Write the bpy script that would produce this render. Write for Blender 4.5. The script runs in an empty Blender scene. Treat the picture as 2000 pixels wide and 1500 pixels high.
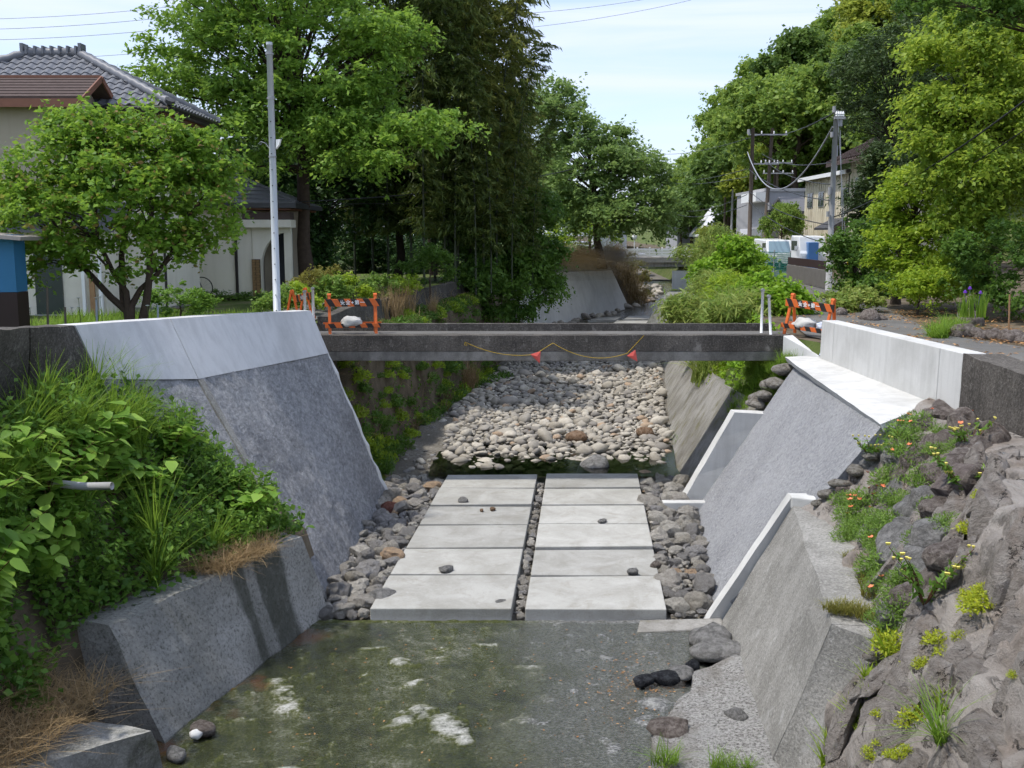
import bpy, bmesh, math, random
import numpy as np
from mathutils import Vector, Matrix, noise as mnoise

sc = bpy.context.scene
C = sc.collection
R = math.radians
PI = math.pi

# ------------------------------------------------------------------ camera
# eye 5.4 m above the slabs in the stream bed, on the road bridge downstream
PITCH = math.atan(292 / 2000.0)
cam = bpy.data.cameras.new('camera')
cam.sensor_width = 36.0
cam.lens = 36.0
cam.clip_start = 0.1
cam.clip_end = 3000.0
cam_o = bpy.data.objects.new('camera', cam)
cam_o.location = (0, 0, 5.4)
cam_o.rotation_euler = (R(90) - PITCH, 0, 0)
C.objects.link(cam_o)
sc.camera = cam_o

# ------------------------------------------------------------------ sky, sun, exposure
SUN_EL, SUN_AZ = 65.0, -102.0            # azimuth from +Y (upstream), negative = left
az, el = R(SUN_AZ), R(SUN_EL)
SUN_DIR = Vector((math.sin(az) * math.cos(el), math.cos(az) * math.cos(el), math.sin(el)))
w = bpy.data.worlds.new('World')
sc.world = w
w.use_nodes = True
nt = w.node_tree
nt.nodes.clear()
sky = nt.nodes.new('ShaderNodeTexSky')
sky.sky_type = 'NISHITA'
sky.sun_disc = False
sky.sun_elevation = el
sky.sun_rotation = az
sky.altitude = 50
sky.air_density = 1.0
sky.dust_density = 1.2
sky.ozone_density = 2.5
tc = nt.nodes.new('ShaderNodeTexCoord')
mp = nt.nodes.new('ShaderNodeMapping')
mp.inputs['Scale'].default_value = (0.8, 0.8, 9.0)
nt.links.new(tc.outputs['Generated'], mp.inputs['Vector'])
nz = nt.nodes.new('ShaderNodeTexNoise')
nz.inputs['Scale'].default_value = 2.3
nz.inputs['Detail'].default_value = 7
nz.inputs['Roughness'].default_value = 0.55
nz.inputs['Distortion'].default_value = 0.5
nt.links.new(mp.outputs['Vector'], nz.inputs['Vector'])
rp = nt.nodes.new('ShaderNodeValToRGB')
rp.color_ramp.elements[0].position = 0.40
rp.color_ramp.elements[0].color = (0.40, 0.40, 0.40, 1)
rp.color_ramp.elements[1].position = 0.62
rp.color_ramp.elements[1].color = (0.95, 0.95, 0.95, 1)
nt.links.new(nz.outputs['Fac'], rp.inputs['Fac'])
mx = nt.nodes.new('ShaderNodeMix')
mx.data_type = 'RGBA'
nt.links.new(rp.outputs['Color'], mx.inputs[0])
nt.links.new(sky.outputs['Color'], mx.inputs[6])
mx.inputs[7].default_value = (3.85, 4.3, 5.45, 1)          # thin high cloud
bg = nt.nodes.new('ShaderNodeBackground')
bg.inputs['Strength'].default_value = 0.15
nt.links.new(mx.outputs[2], bg.inputs['Color'])
wo = nt.nodes.new('ShaderNodeOutputWorld')
nt.links.new(bg.outputs['Background'], wo.inputs['Surface'])

sl = bpy.data.lights.new('sun', 'SUN')
sl.energy = 2.7
sl.angle = R(2.0)
sl.color = (1.0, 0.95, 0.87)
so = bpy.data.objects.new('sun', sl)
so.rotation_euler = SUN_DIR.to_track_quat('Z', 'Y').to_euler()
so.location = (-20, 20, 40)
C.objects.link(so)

sc.view_settings.view_transform = 'Standard'
sc.view_settings.look = 'None'
sc.view_settings.exposure = 0.62
sc.view_settings.gamma = 1.0
sc.view_settings.use_curve_mapping = False
sc.render.engine = 'CYCLES'
sc.cycles.max_bounces = 6
sc.cycles.diffuse_bounces = 3
sc.cycles.glossy_bounces = 2
sc.cycles.transmission_bounces = 4
sc.cycles.transparent_max_bounces = 6
sc.cycles.use_denoising = True
sc.cycles.use_adaptive_sampling = True
sc.cycles.adaptive_threshold = 0.03
sc.cycles.caustics_reflective = False
sc.cycles.caustics_refractive = False

# ------------------------------------------------------------------ survey helper: a point of the place seen in direction (u, v), at ground distance Y or height z
_c, _s = math.cos(PITCH), math.sin(PITCH)
def at(u, v, Y=None, z=None):
    x, y = (u - 1000) / 2000.0, (750 - v) / 2000.0
    d = (x, _c + y * _s, -_s + y * _c)
    t = Y / d[1] if Y is not None else (z - 5.4) / d[2]
    return Vector((d[0] * t, d[1] * t, 5.4 + d[2] * t))

# ------------------------------------------------------------------ object helpers
def props(o, label=None, cat=None, group=None, kind=None):
    if label: o['label'] = label
    if cat: o['category'] = cat
    if group: o['group'] = group
    if kind: o['kind'] = kind
    return o

def mesh_data(name, V, F, mats=(), smooth=False, mi=None):
    me = bpy.data.meshes.new(name)
    V = np.asarray(V, dtype=np.float32).reshape(-1, 3)
    if isinstance(F, np.ndarray):
        n, k = F.shape
        me.vertices.add(len(V)); me.vertices.foreach_set('co', V.ravel())
        me.loops.add(n * k); me.loops.foreach_set('vertex_index', F.astype(np.int32).ravel())
        me.polygons.add(n)
        me.polygons.foreach_set('loop_start', np.arange(0, n * k, k, dtype=np.int32))
        me.polygons.foreach_set('loop_total', np.full(n, k, dtype=np.int32))
    else:
        me.from_pydata([tuple(map(float, v)) for v in V], [], [tuple(f) for f in F])
    if not isinstance(mats, (list, tuple)): mats = [mats]
    for m in mats: me.materials.append(m)
    if mi is not None: me.polygons.foreach_set('material_index', np.asarray(mi, dtype=np.int32))
    if smooth: me.polygons.foreach_set('use_smooth', np.ones(len(me.polygons), dtype=bool))
    me.update(calc_edges=True)
    return me

def link(name, me, parent=None, loc=None, rz=None, sc_=None):
    o = bpy.data.objects.new(name, me)
    C.objects.link(o)
    if parent: o.parent = parent
    if loc is not None: o.location = loc
    if rz is not None: o.rotation_euler = (0, 0, rz)
    if sc_ is not None: o.scale = sc_ if hasattr(sc_, '__len__') else (sc_,) * 3
    return o

def mk(name, V, F, mats, parent=None, smooth=False, mi=None, bevel=0):
    o = link(name, mesh_data(name, V, F, mats, smooth, mi), parent)
    if bevel:
        b = o.modifiers.new('bevel', 'BEVEL'); b.width = bevel; b.segments = 2; b.limit_method = 'ANGLE'
    return o

def thing(name, label, cat, loc=(0, 0, 0), rz=0, group=None):
    o = bpy.data.objects.new(name, None)
    C.objects.link(o)
    o.empty_display_size = 0.2
    o.location = loc
    o.rotation_euler = (0, 0, rz)
    return props(o, label, cat, group)

def copy_tree(o, parent=None, kids=None):
    c = o.copy(); C.objects.link(c)
    if parent: c.parent = parent
    for ch in o.children: copy_tree(ch, c)
    return c

class MB:
    """collects simple shapes into one mesh"""
    def __init__(s): s.V, s.F = [], []
    def add(s, V, F):
        b = len(s.V); s.V += [tuple(v) for v in V]; s.F += [tuple(i + b for i in f) for f in F]; return s
    def box(s, x0, x1, y0, y1, z0, z1):
        V = [(x0,y0,z0),(x1,y0,z0),(x1,y1,z0),(x0,y1,z0),(x0,y0,z1),(x1,y0,z1),(x1,y1,z1),(x0,y1,z1)]
        return s.add(V, [(0,3,2,1),(4,5,6,7),(0,1,5,4),(1,2,6,5),(2,3,7,6),(3,0,4,7)])
    def hexa(s, b, t):
        return s.add(list(b) + list(t), [(3,2,1,0),(4,5,6,7),(0,1,5,4),(1,2,6,5),(2,3,7,6),(3,0,4,7)])
    def prism(s, poly, off):
        n = len(poly); off = Vector(off)
        P = [Vector(p) for p in poly]
        V = P + [p + off for p in P]
        return s.add(V, [tuple(range(n))[::-1], tuple(range(n, 2*n))] + [(i, (i+1) % n, n + (i+1) % n, n + i) for i in range(n)])
    def bar(s, a, b, wx, wy=None):
        a, b = Vector(a), Vector(b); wy = wy or wx
        d = (b - a).normalized(); up = Vector((0,0,1)) if abs(d.z) < .9 else Vector((1,0,0))
        p = d.cross(up).normalized() * wx / 2; q = d.cross(p).normalized() * wy / 2
        return s.hexa([a-p-q, a+p-q, a+p+q, a-p+q], [b-p-q, b+p-q, b+p+q, b-p+q])
    def tube(s, pts, rad, n=8, cap=True):
        pts = [Vector(p) for p in pts]
        if not hasattr(rad, '__len__'): rad = [rad] * len(pts)
        V, F = [], []
        ref = Vector((0.31, 0.77, 0.2)).normalized()
        for i, p in enumerate(pts):
            d = (pts[min(i+1, len(pts)-1)] - pts[max(i-1, 0)]).normalized()
            a = d.cross(ref)
            if a.length < 1e-3: a = d.cross(Vector((1,0,0)))
            a.normalize(); b = d.cross(a)
            for k in range(n):
                t = 2 * PI * k / n
                V.append(p + (a * math.cos(t) + b * math.sin(t)) * rad[i])
        for i in range(len(pts) - 1):
            for k in range(n):
                F.append((i*n+k, i*n+(k+1) % n, (i+1)*n+(k+1) % n, (i+1)*n+k))
        if cap:
            F.append(tuple(range(n))); F.append(tuple(range((len(pts)-1)*n, len(pts)*n))[::-1])
        return s.add(V, F)
    def lathe(s, prof, n=16, c=(0,0,0)):
        V = [(c[0]+r*math.cos(2*PI*k/n), c[1]+r*math.sin(2*PI*k/n), c[2]+z) for r, z in prof for k in range(n)]
        F = [(i*n+k, i*n+(k+1) % n, (i+1)*n+(k+1) % n, (i+1)*n+k) for i in range(len(prof)-1) for k in range(n)]
        F += [tuple(range(n))[::-1], tuple(range((len(prof)-1)*n, len(prof)*n))]
        return s.add(V, F)
    def build(s, name, mats, parent=None, smooth=False, bevel=0):
        return mk(name, s.V, s.F, mats, parent, smooth, None, bevel)

def fnoise(P, f, seed=0.0):
    return mnoise.noise(Vector((P[0]*f + seed, P[1]*f - seed, P[2]*f + seed*.5)))

def sweep(name, secs, mats, parent=None, n=1, jit=0.0, closed=True, sub=1, smooth=False, freq=2.2, bevel=0):
    """solid (closed loops) or sheet lofted through cross-sections; n steps between sections, sub steps between loop points"""
    secs = [[Vector(p) for p in s_] for s_ in secs]
    rows = []
    for i in range(len(secs) - 1):
        m = n[i] if hasattr(n, '__len__') else n
        for k in range(m):
            t = k / m
            rows.append([a.lerp(b, t) for a, b in zip(secs[i], secs[i+1])])
    rows.append(secs[-1])
    if sub > 1:
        nr = []
        for r_ in rows:
            q = []
            L = len(r_)
            for j in range(L if closed else L - 1):
                for k in range(sub): q.append(r_[j].lerp(r_[(j+1) % L], k / sub))
            if not closed: q.append(r_[-1])
            nr.append(q)
        rows = nr
    K = len(rows[0])
    V = []
    for r_ in rows:
        for p in r_:
            if jit:
                p = p + Vector((fnoise(p, freq, 1.3), fnoise(p, freq, 7.7), fnoise(p, freq, 13.1))) * jit
            V.append(p)
    F = []
    for i in range(len(rows) - 1):
        for j in range(K if closed else K - 1):
            F.append((i*K+j, i*K+(j+1) % K, (i+1)*K+(j+1) % K, (i+1)*K+j))
    if closed:
        F.append(tuple(range(K))[::-1]); F.append(tuple(range((len(rows)-1)*K, len(rows)*K)))
    return mk(name, V, F, mats, parent, smooth, None, bevel)

# ------------------------------------------------------------------ material helper
class NM:
    def __init__(s, name):
        s.m = bpy.data.materials.new(name); s.m.use_nodes = True
        s.t = s.m.node_tree; s.t.nodes.clear()
        s.out = s.t.nodes.new('ShaderNodeOutputMaterial')
        s._co = None
    def n(s, typ, ins=None, **kw):
        nd = s.t.nodes.new('ShaderNode' + typ)
        for k, v in kw.items(): setattr(nd, k, v)
        for k, v in (ins or {}).items(): s.set(nd.inputs[k], v)
        return nd
    def set(s, sock, v):
        if isinstance(v, bpy.types.NodeSocket): s.t.links.new(v, sock)
        elif isinstance(v, (tuple, list)) and len(v) == 3 and sock.type == 'RGBA': sock.default_value = (*v, 1)
        else: sock.default_value = v
    def co(s, scale=(1,1,1), rot=(0,0,0)):
        if s._co is None: s._co = s.n('TexCoord').outputs['Object']
        if scale == (1,1,1) and rot == (0,0,0): return s._co
        return s.n('Mapping', {'Vector': s._co, 'Scale': scale, 'Rotation': rot}).outputs[0]
    def noise(s, scale, detail=4, rough=.55, vec=None, dist=0):
        return s.n('TexNoise', {'Vector': vec or s.co(), 'Scale': scale, 'Detail': detail, 'Roughness': rough, 'Distortion': dist}).outputs['Fac']
    def vor(s, scale, vec=None, feature='F1', out='Distance', rnd=1.0):
        return s.n('TexVoronoi', {'Vector': vec or s.co(), 'Scale': scale, 'Randomness': rnd}, feature=feature).outputs[out]
    def ramp(s, fac, stops, interp='LINEAR'):
        r_ = s.n('ValToRGB', {'Fac': fac}); cr = r_.color_ramp; cr.interpolation = interp
        while len(cr.elements) < len(stops): cr.elements.new(0.5)
        for e, (p, c) in zip(cr.elements, stops):
            e.position = p; e.color = (*c, 1) if hasattr(c, '__len__') else (c, c, c, 1)
        return r_.outputs['Color']
    def mix(s, fac, a, b, blend='MIX'):
        nd = s.n('Mix', data_type='RGBA', blend_type=blend)
        s.set(nd.inputs[0], fac); s.set(nd.inputs[6], a); s.set(nd.inputs[7], b)
        return nd.outputs[2]
    def math(s, op, a, b=0.0, clamp=False):
        nd = s.n('Math', operation=op, use_clamp=clamp); s.set(nd.inputs[0], a); s.set(nd.inputs[1], b)
        return nd.outputs[0]
    def bump(s, h, strength=.5, dist=.02, normal=None):
        i = {'Height': h, 'Strength': strength, 'Distance': dist}
        if normal is not None: i['Normal'] = normal
        return s.n('Bump', i).outputs[0]
    def bsdf(s, col, rough=.8, spec=.3, normal=None, metal=0.0, **kw):
        i = {'Base Color': col, 'Roughness': rough, 'Specular IOR Level': spec, 'Metallic': metal}
        if normal is not None: i['Normal'] = normal
        i.update(kw)
        return s.n('BsdfPrincipled', i).outputs[0]
    def done(s, sh): s.t.links.new(sh, s.out.inputs['Surface']); return s.m

def plain(name, col, rough=.6, spec=.3, metal=0.0, var=.12, bump=0.0, scale=6):
    m = NM(name)
    f = m.noise(scale, 5, .6)
    c = m.mix(f, tuple(v * (1 - var) for v in col), tuple(min(1, v * (1 + var)) for v in col))
    nrm = m.bump(m.noise(scale * 8, 4), bump, .01) if bump else None
    return m.done(m.bsdf(c, rough, spec, nrm, metal))

def concrete(name, base, dark, streak=.5, stain=(.42, .62), speck=.25, bump=.35, agg=60, extra=None, moss=None, pale=None, cut=(.45, .72)):
    """weathered concrete: large stains, run-down streaks, speckled aggregate"""
    m = NM(name)
    big = m.ramp(m.noise(.9, 6, .62, dist=.4), [(stain[0], 0), (stain[1], 1)])
    c = m.mix(m.math('MULTIPLY', big, .8), base, dark)
    st = m.ramp(m.noise(1.0, 5, .6, m.co((5, 5, .28))), [(cut[0], 0), (cut[1], 1)])
    c = m.mix(m.math('MULTIPLY', st, streak), c, dark)
    fine = m.noise(agg, 3, .7)
    c = m.mix(m.ramp(fine, [(.3, speck), (.5, 0)]), c, tuple(v * .35 for v in base))
    c = m.mix(m.ramp(fine, [(.55, 0), (.75, speck)]), c, tuple(min(1, v * 1.5 + .03) for v in base))
    if moss:
        g = m.ramp(m.noise(2.3, 6, .65), [(.52, 0), (.7, .75)])
        c = m.mix(g, c, moss)
    if pale:
        g = m.ramp(m.noise(3.1, 8, .7, m.co((1, 1, .6))), [(.6, 0), (.7, .8)])
        c = m.mix(g, c, pale)
        g = m.ramp(m.noise(6, 7, .8, m.co((2, 2, .9))), [(.58, 0), (.66, .7)])
        c = m.mix(g, c, pale)
    h = m.math('ADD', m.math('MULTIPLY', fine, .6), m.noise(9, 6, .7))
    return m.done(m.bsdf(c, .9, .2, m.bump(h, bump, .02)))

def leafmat(name, dark, mid, light, trans=.35, rough=.5, odd=None, patch=.5):
    m = NM(name)
    rnd = m.n('NewGeometry').outputs['Random Per Island']
    cl = m.noise(patch, 3, .5)
    f = m.math('ADD', m.math('MULTIPLY', rnd, .62), m.math('MULTIPLY', m.math('SUBTRACT', cl, .28), .85), True)
    k_ = (1.55, 1.40, 1.12)
    dark, mid, light = [tuple(a * b for a, b in zip(q, k_)) for q in (dark, mid, light)]
    st = [(0.05, dark), (.5, mid), (.95, light)]
    c = m.ramp(f, st)
    if odd: c = m.mix(m.ramp(rnd, [(.93, 0), (.95, 1)]), c, odd)
    p = m.bsdf(c, rough, .25)
    t = m.n('BsdfTranslucent', {'Color': m.mix(.5, c, tuple(min(1, v * 1.5) for v in light))}).outputs[0]
    x = m.n('MixShader', {0: trans, 1: p, 2: t}).outputs[0]
    return m.done(x)
# ------------------------------------------------------------------ materials
M = {}
M['conc_new'] = concrete('new_concrete', (.60, .60, .585), (.44, .44, .43), .4, (.45, .75), .10, .15, 90)
M['conc_white'] = concrete('fresh_white_concrete', (.55, .548, .53), (.36, .355, .335), .5, (.48, .78), .10, .2, 70, cut=(.48, .75))
M['conc_band'] = concrete('coping_concrete', (.56, .56, .56), (.38, .38, .38), .5, (.45, .75), .10, .15, 80)
M['conc_old'] = concrete('old_grey_concrete', (.33, .325, .305), (.085, .085, .07), .75, (.40, .66), .55, .7, 36, moss=(.085, .09, .05), cut=(.50, .68))
M['conc_block'] = concrete('weathered_block_concrete', (.29, .282, .262), (.15, .145, .13), .5, (.42, .66), .7, .8, 34, pale=(.40, .395, .38))
M['conc_dark'] = concrete('blackened_concrete', (.115, .104, .092), (.038, .034, .03), .6, (.40, .64), .9, .8, 30, pale=(.23, .215, .195))
m = NM('stained_block_concrete')
big = m.ramp(m.noise(.9, 6, .62, dist=.4), [(.40, 0), (.66, 1)])
c = m.mix(m.math('MULTIPLY', big, .7), (.34, .335, .315), (.13, .13, .115))
fine = m.noise(24, 6, .8)
c = m.mix(m.ramp(fine, [(.36, .85), (.5, 0)]), c, (.06, .058, .05))
c = m.mix(m.ramp(fine, [(.56, 0), (.74, .6)]), c, (.50, .49, .47))
sp = m.n('SeparateXYZ', {0: m.co()})
ua = m.math('ADD', m.math('MULTIPLY', m.math('ADD', sp.outputs[0], 2.74), -.264), m.math('MULTIPLY', m.math('ADD', sp.outputs[1], -14.57), -.965))
ua = m.math('ADD', ua, m.math('MULTIPLY', m.math('SUBTRACT', m.noise(1.0, 5, .6, m.co((4, 4, .5))), .5), .22))
# water has run down here: two dark algae bands, as far apart as on the block
bd = m.ramp(m.math('MULTIPLY', ua, .25), [(.20, 0), (.225, .85), (.36, .85), (.375, .2), (.42, .25), (.435, .8), (.47, .8), (.49, .1), (.62, 0), (.72, .3)])
c = m.mix(m.math('MULTIPLY', bd, m.ramp(m.noise(7, 6, .7), [(.3, .7), (.5, 1)])), c, (.045, .048, .036))
M['conc_stain'] = m.done(m.bsdf(c, .9, .2, m.bump(m.math('ADD', m.math('MULTIPLY', fine, .6), m.noise(9, 6, .7)), .7, .02)))
M['conc_under'] = concrete('beam_concrete', (.30, .29, .275), (.09, .086, .08), .7, (.42, .66), .3, .4, 40)
M['conc_slope'] = concrete('old_slope_concrete', (.29, .28, .26), (.12, .11, .09), .6, (.42, .66), .35, .5, 40, moss=(.12, .11, .045))
m = NM('slab_concrete')
tone = m.math('ADD', .84, m.math('MULTIPLY', m.n('ObjectInfo').outputs['Random'], .26))
c = m.mix(m.ramp(m.noise(1.3, 7, .66, dist=.5), [(.38, 0), (.66, .8)]), (.40, .395, .37), (.27, .262, .235))
c = m.mix(m.ramp(m.noise(4.5, 8, .72), [(.56, 0), (.7, .5)]), c, (.47, .465, .445))
c = m.mix(m.ramp(m.noise(48, 4, .75), [(.30, .5), (.45, 0)]), c, (.17, .165, .15))
c = m.mix(m.ramp(m.noise(2.2, 8, .72, dist=.6), [(.53, 0), (.68, .6)]), c, (.25, .235, .2))
cmb = m.n('CombineColor', {0: tone, 1: tone, 2: tone}).outputs[0]
c = m.mix(1.0, c, cmb, 'MULTIPLY')
M['slab'] = m.done(m.bsdf(c, .9, .2, m.bump(m.noise(40, 5, .75), .35, .02)))

def split_stone(name, lo, mid, hi, sx, rot, bump, wear=.5):
    m = NM(name)
    v = m.co(sx, rot)
    a = m.noise(11, 7, .72, v, .3)
    b = m.noise(34, 4, .7, m.co((1, 1, .55)))
    h = m.math('ADD', a, m.math('MULTIPLY', b, .55))
    big = m.noise(.8, 4, .5)
    f = m.math('ADD', m.math('MULTIPLY', h, .55), m.math('MULTIPLY', big, .22))
    c = m.ramp(f, [(.36, lo), (.52, mid), (.68, hi)])
    sc_ = m.ramp(m.noise(5.5, 7, .75, m.co((2.4, 2.4, .35), (0, .1, 0))), [(.60, 0), (.72, wear)])
    c = m.mix(sc_, c, tuple(min(1, v * 1.25 + .06) for v in hi))
    return m.done(m.bsdf(c, .9, .15, m.bump(h, bump, .06)))
M['split_left'] = split_stone('rough_split_stone_grey', (.10, .102, .108), (.25, .253, .262), (.46, .46, .465), (1.3, .65, 1.0), (R(35), 0, 0), 1.0, .8)
M['split_right'] = split_stone('rough_split_stone_pale', (.19, .195, .205), (.345, .35, .365), (.48, .485, .495), (1.6, 1.6, 1.6), (0, 0, 0), 1.0, .5)

# river stones: every stone its own tint
m = NM('river_stone')
r1 = m.math('FRACT', m.math('ADD', m.n('NewGeometry').outputs['Random Per Island'], m.n('ObjectInfo').outputs['Random']))
c = m.ramp(r1, [(0, (.20, .195, .19)), (.18, (.34, .32, .29)), (.36, (.27, .265, .265)), (.55, (.42, .40, .36)), (.72, (.31, .29, .25)), (.86, (.48, .455, .41)), (.955, (.40, .28, .18)), (1, (.22, .215, .22))], 'CONSTANT')
c = m.mix(m.ramp(m.noise(3.0, 8, .75), [(.36, .65), (.6, 0)]), c, (.11, .10, .09))
c = m.mix(m.ramp(m.noise(38, 4, .7), [(.5, 0), (.75, .35)]), c, (.42, .40, .37))
c = m.mix(.25, c, m.mix(1.0, c, (1.9, 1.85, 1.75), 'MULTIPLY'))
M['stone'] = m.done(m.bsdf(c, .9, .2, m.bump(m.noise(5, 9, .78), .9, .12)))

m = NM('pale_river_stone')
r1 = m.math('FRACT', m.math('ADD', m.n('NewGeometry').outputs['Random Per Island'], m.n('ObjectInfo').outputs['Random']))
c = m.ramp(r1, [(0, (.20, .19, .18)), (.15, (.33, .31, .275)), (.33, (.26, .248, .23)), (.5, (.38, .36, .32)), (.68, (.29, .27, .235)), (.82, (.44, .415, .37)), (.955, (.34, .255, .185)), (1, (.16, .155, .16))], 'CONSTANT')
c = m.mix(m.ramp(m.noise(9, 8, .75), [(.34, .5), (.58, 0)]), c, (.17, .155, .135))
c = m.mix(1.0, c, (1.12, 1.09, 1.04), 'MULTIPLY')
M['stone_pale'] = m.done(m.bsdf(c, .85, .25, m.bump(m.noise(22, 5, .7), .45, .02)))
def stone_tint(name, a, b):
    m = NM(name)
    c = m.ramp(m.noise(2.6, 9, .76, dist=.3), [(.36, tuple(v * .6 for v in a)), (.46, a), (.6, b)])
    return m.done(m.bsdf(c, .9, .2, m.bump(m.noise(4.5, 9, .78), 1.0, .14)))
M['stone_rust'] = stone_tint('rust_stone', (.27, .17, .105), (.38, .27, .19))
M['margin'] = stone_tint('pale_mortared_stone', (.26, .235, .20), (.46, .435, .39))
M['stone_red'] = stone_tint('dark_red_stone', (.15, .06, .045), (.24, .11, .085))
M['stone_black'] = stone_tint('black_rock', (.02, .022, .028), (.07, .075, .085))
M['boulder'] = stone_tint('brown_grey_boulder', (.18, .148, .13), (.33, .288, .258))
M['boulder_grey'] = stone_tint('grey_boulder', (.24, .235, .225), (.40, .39, .375))
M['boulder_pink'] = stone_tint('purplish_boulder', (.21, .17, .155), (.30, .255, .235))

# craggy near rock face
m = NM('rock_face')
v = m.co((1.5, .62, .5), (R(20), R(-35), R(30)))
a = m.noise(1.9, 10, .70, v, .35)
b = m.noise(8, 8, .74, v, .3)
c = m.ramp(a, [(.32, (.165, .142, .122)), (.45, (.285, .255, .228)), (.56, (.345, .315, .285)), (.70, (.42, .392, .36))])
c = m.mix(m.ramp(b, [(.28, .5), (.44, 0)]), c, (.14, .12, .10))
c = m.mix(m.ramp(m.noise(1.1, 4, .5), [(.55, 0), (.7, .45)]), c, (.24, .17, .12))
ck = m.ramp(m.math('ABSOLUTE', m.math('SUBTRACT', m.noise(1.3, 6, .6, v, .2), .5)), [(.0, 0), (.012, 1)])
ckm = m.ramp(m.noise(1.7, 3, .5), [(.5, 0), (.58, 1)])
ck = m.math('MAXIMUM', ck, m.math('SUBTRACT', 1.0, ckm))
c = m.mix(ck, (.045, .04, .035), c)
h = m.math('ADD', m.math('ADD', a, m.math('MULTIPLY', b, .5)), m.math('MULTIPLY', ck, .35))
M['rock'] = m.done(m.bsdf(c, .92, .2, m.bump(h, 1.0, .14)))

# soil and grass ground
m = NM('soil')
c = m.ramp(m.noise(1.4, 8, .65), [(.3, (.055, .045, .03)), (.55, (.13, .105, .075)), (.75, (.18, .155, .115))])
M['soil'] = m.done(m.bsdf(c, .95, .1, m.bump(m.noise(14, 6, .7), .7, .04)))
m = NM('grassy_soil')
c = m.ramp(m.noise(.9, 8, .65), [(.3, (.045, .07, .02)), (.5, (.09, .12, .035)), (.68, (.15, .135, .08))])
M['turf'] = m.done(m.bsdf(c, .95, .1, m.bump(m.noise(18, 6, .7), .8, .04)))
m = NM('asphalt')
c = m.ramp(m.noise(.7, 7, .6), [(.3, (.085, .083, .08)), (.7, (.15, .145, .135))])
c = m.mix(m.ramp(m.noise(70, 3, .7), [(.5, 0), (.72, .5)]), c, (.25, .24, .225))
c = m.mix(m.ramp(m.noise(2.2, 6, .7), [(.56, 0), (.68, .6)]), c, (.16, .125, .085))
M['asphalt'] = m.done(m.bsdf(c, .92, .2, m.bump(m.noise(60, 3), .4, .01)))
m = NM('stream_gravel')
c = m.ramp(m.noise(16, 6, .75), [(.3, (.07, .062, .052)), (.5, (.17, .155, .13)), (.7, (.30, .285, .25))])
c = m.mix(m.ramp(m.noise(.8, 5, .6), [(.42, 0), (.6, .6)]), c, (.10, .09, .075))
M['gravel'] = m.done(m.bsdf(c, .95, .15, m.bump(m.noise(28, 5, .75), .8, .03)))

# apron of the stream bed under the water: algae, stained concrete, pale dry crusts
m = NM('algae_bed')
A = m.noise(1.0, 6, .65, dist=.6)
Bm = m.noise(5.0, 9, .78, dist=.4)
B = m.noise(26, 6, .75)
alg = m.ramp(m.math('ADD', m.math('ADD', m.math('MULTIPLY', A, .30), m.math('MULTIPLY', Bm, .34)), m.math('MULTIPLY', B, .36)), [(.41, (.008, .011, .003)), (.465, (.030, .037, .006)), (.515, (.06, .069, .013)), (.545, (.125, .128, .08)), (.60, (.30, .30, .26)), (.65, (.52, .52, .49))])
gry = m.ramp(m.noise(24, 7, .8, m.co((1, 1.6, 1))), [(.38, (.025, .025, .022)), (.48, (.11, .112, .11)), (.56, (.22, .222, .22)), (.66, (.42, .42, .41))])
sep = m.n('SeparateXYZ', {0: m.co()})
wob = m.math('MULTIPLY', m.math('SUBTRACT', m.noise(.7, 5, .6), .5), 2.6)
side = m.ramp(m.math('ADD', m.math('MULTIPLY', m.math('ADD', sep.outputs[0], wob), .3), .36), [(.28, 0), (.62, 1)])
c = m.mix(side, alg, m.mix(m.ramp(Bm, [(.45, 0), (.62, .6)]), gry, (.07, .07, .055)))
cr = m.ramp(m.math('ADD', sep.outputs[2], m.math('MULTIPLY', m.math('SUBTRACT', B, .5), .02)), [(0, 0), (1, 1)])
dry = m.math('MULTIPLY', m.math('ADD', m.math('ADD', sep.outputs[2], .137), m.math('MULTIPLY', m.math('SUBTRACT', Bm, .5), .05)), 45.0, True)
c = m.mix(dry, c, m.ramp(B, [(.3, (.16, .16, .14)), (.48, (.40, .40, .375)), (.65, (.58, .575, .55))]))
rust = m.ramp(m.noise(1.3, 5, .6), [(.5, 0), (.62, .8)])
left = m.math('MULTIPLY', m.math('SUBTRACT', -2.75, m.math('ADD', sep.outputs[0], m.math('MULTIPLY', m.math('SUBTRACT', sep.outputs[1], 12.6), -.27))), 4.0, True)
c = m.mix(m.math('MULTIPLY', rust, left), c, (.20, .065, .018))
M['apron'] = m.done(m.bsdf(c, .75, .3, m.bump(B, .6, .03)))

def watermat(name, tint, rip, rscale, ior=1.34):
    m = NM(name)
    h = m.math('ADD', m.noise(rscale, 3, .6, m.co((1, 2.2, 1))), m.math('MULTIPLY', m.noise(rscale * 3.2, 3, .6, m.co((1, 1.6, 1))), .5))
    nb = m.bump(h, rip, .03)
    fr = m.n('Fresnel', {'IOR': ior, 'Normal': nb}).outputs[0]
    t = m.n('BsdfTransparent', {'Color': tint}).outputs[0]
    g = m.n('BsdfGlossy', {'Color': (1, 1, 1), 'Roughness': .03, 'Normal': nb}).outputs[0]
    return m.done(m.n('MixShader', {0: fr, 1: t, 2: g}).outputs[0])
M['water'] = watermat('shallow_water', (.86, .88, .83), .5, 20, 1.42)
M['pool'] = watermat('pool_water', (.22, .26, .2), .05, 6)
m = NM('rough_apron_concrete')
a = m.noise(30, 6, .75)
b = m.noise(2.2, 6, .65)
c = m.ramp(a, [(.36, (.07, .067, .06)), (.45, (.27, .262, .248)), (.54, (.43, .42, .40)), (.68, (.56, .55, .53))])
c = m.mix(m.ramp(b, [(.52, 0), (.66, .6)]), c, (.42, .415, .40))
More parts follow.
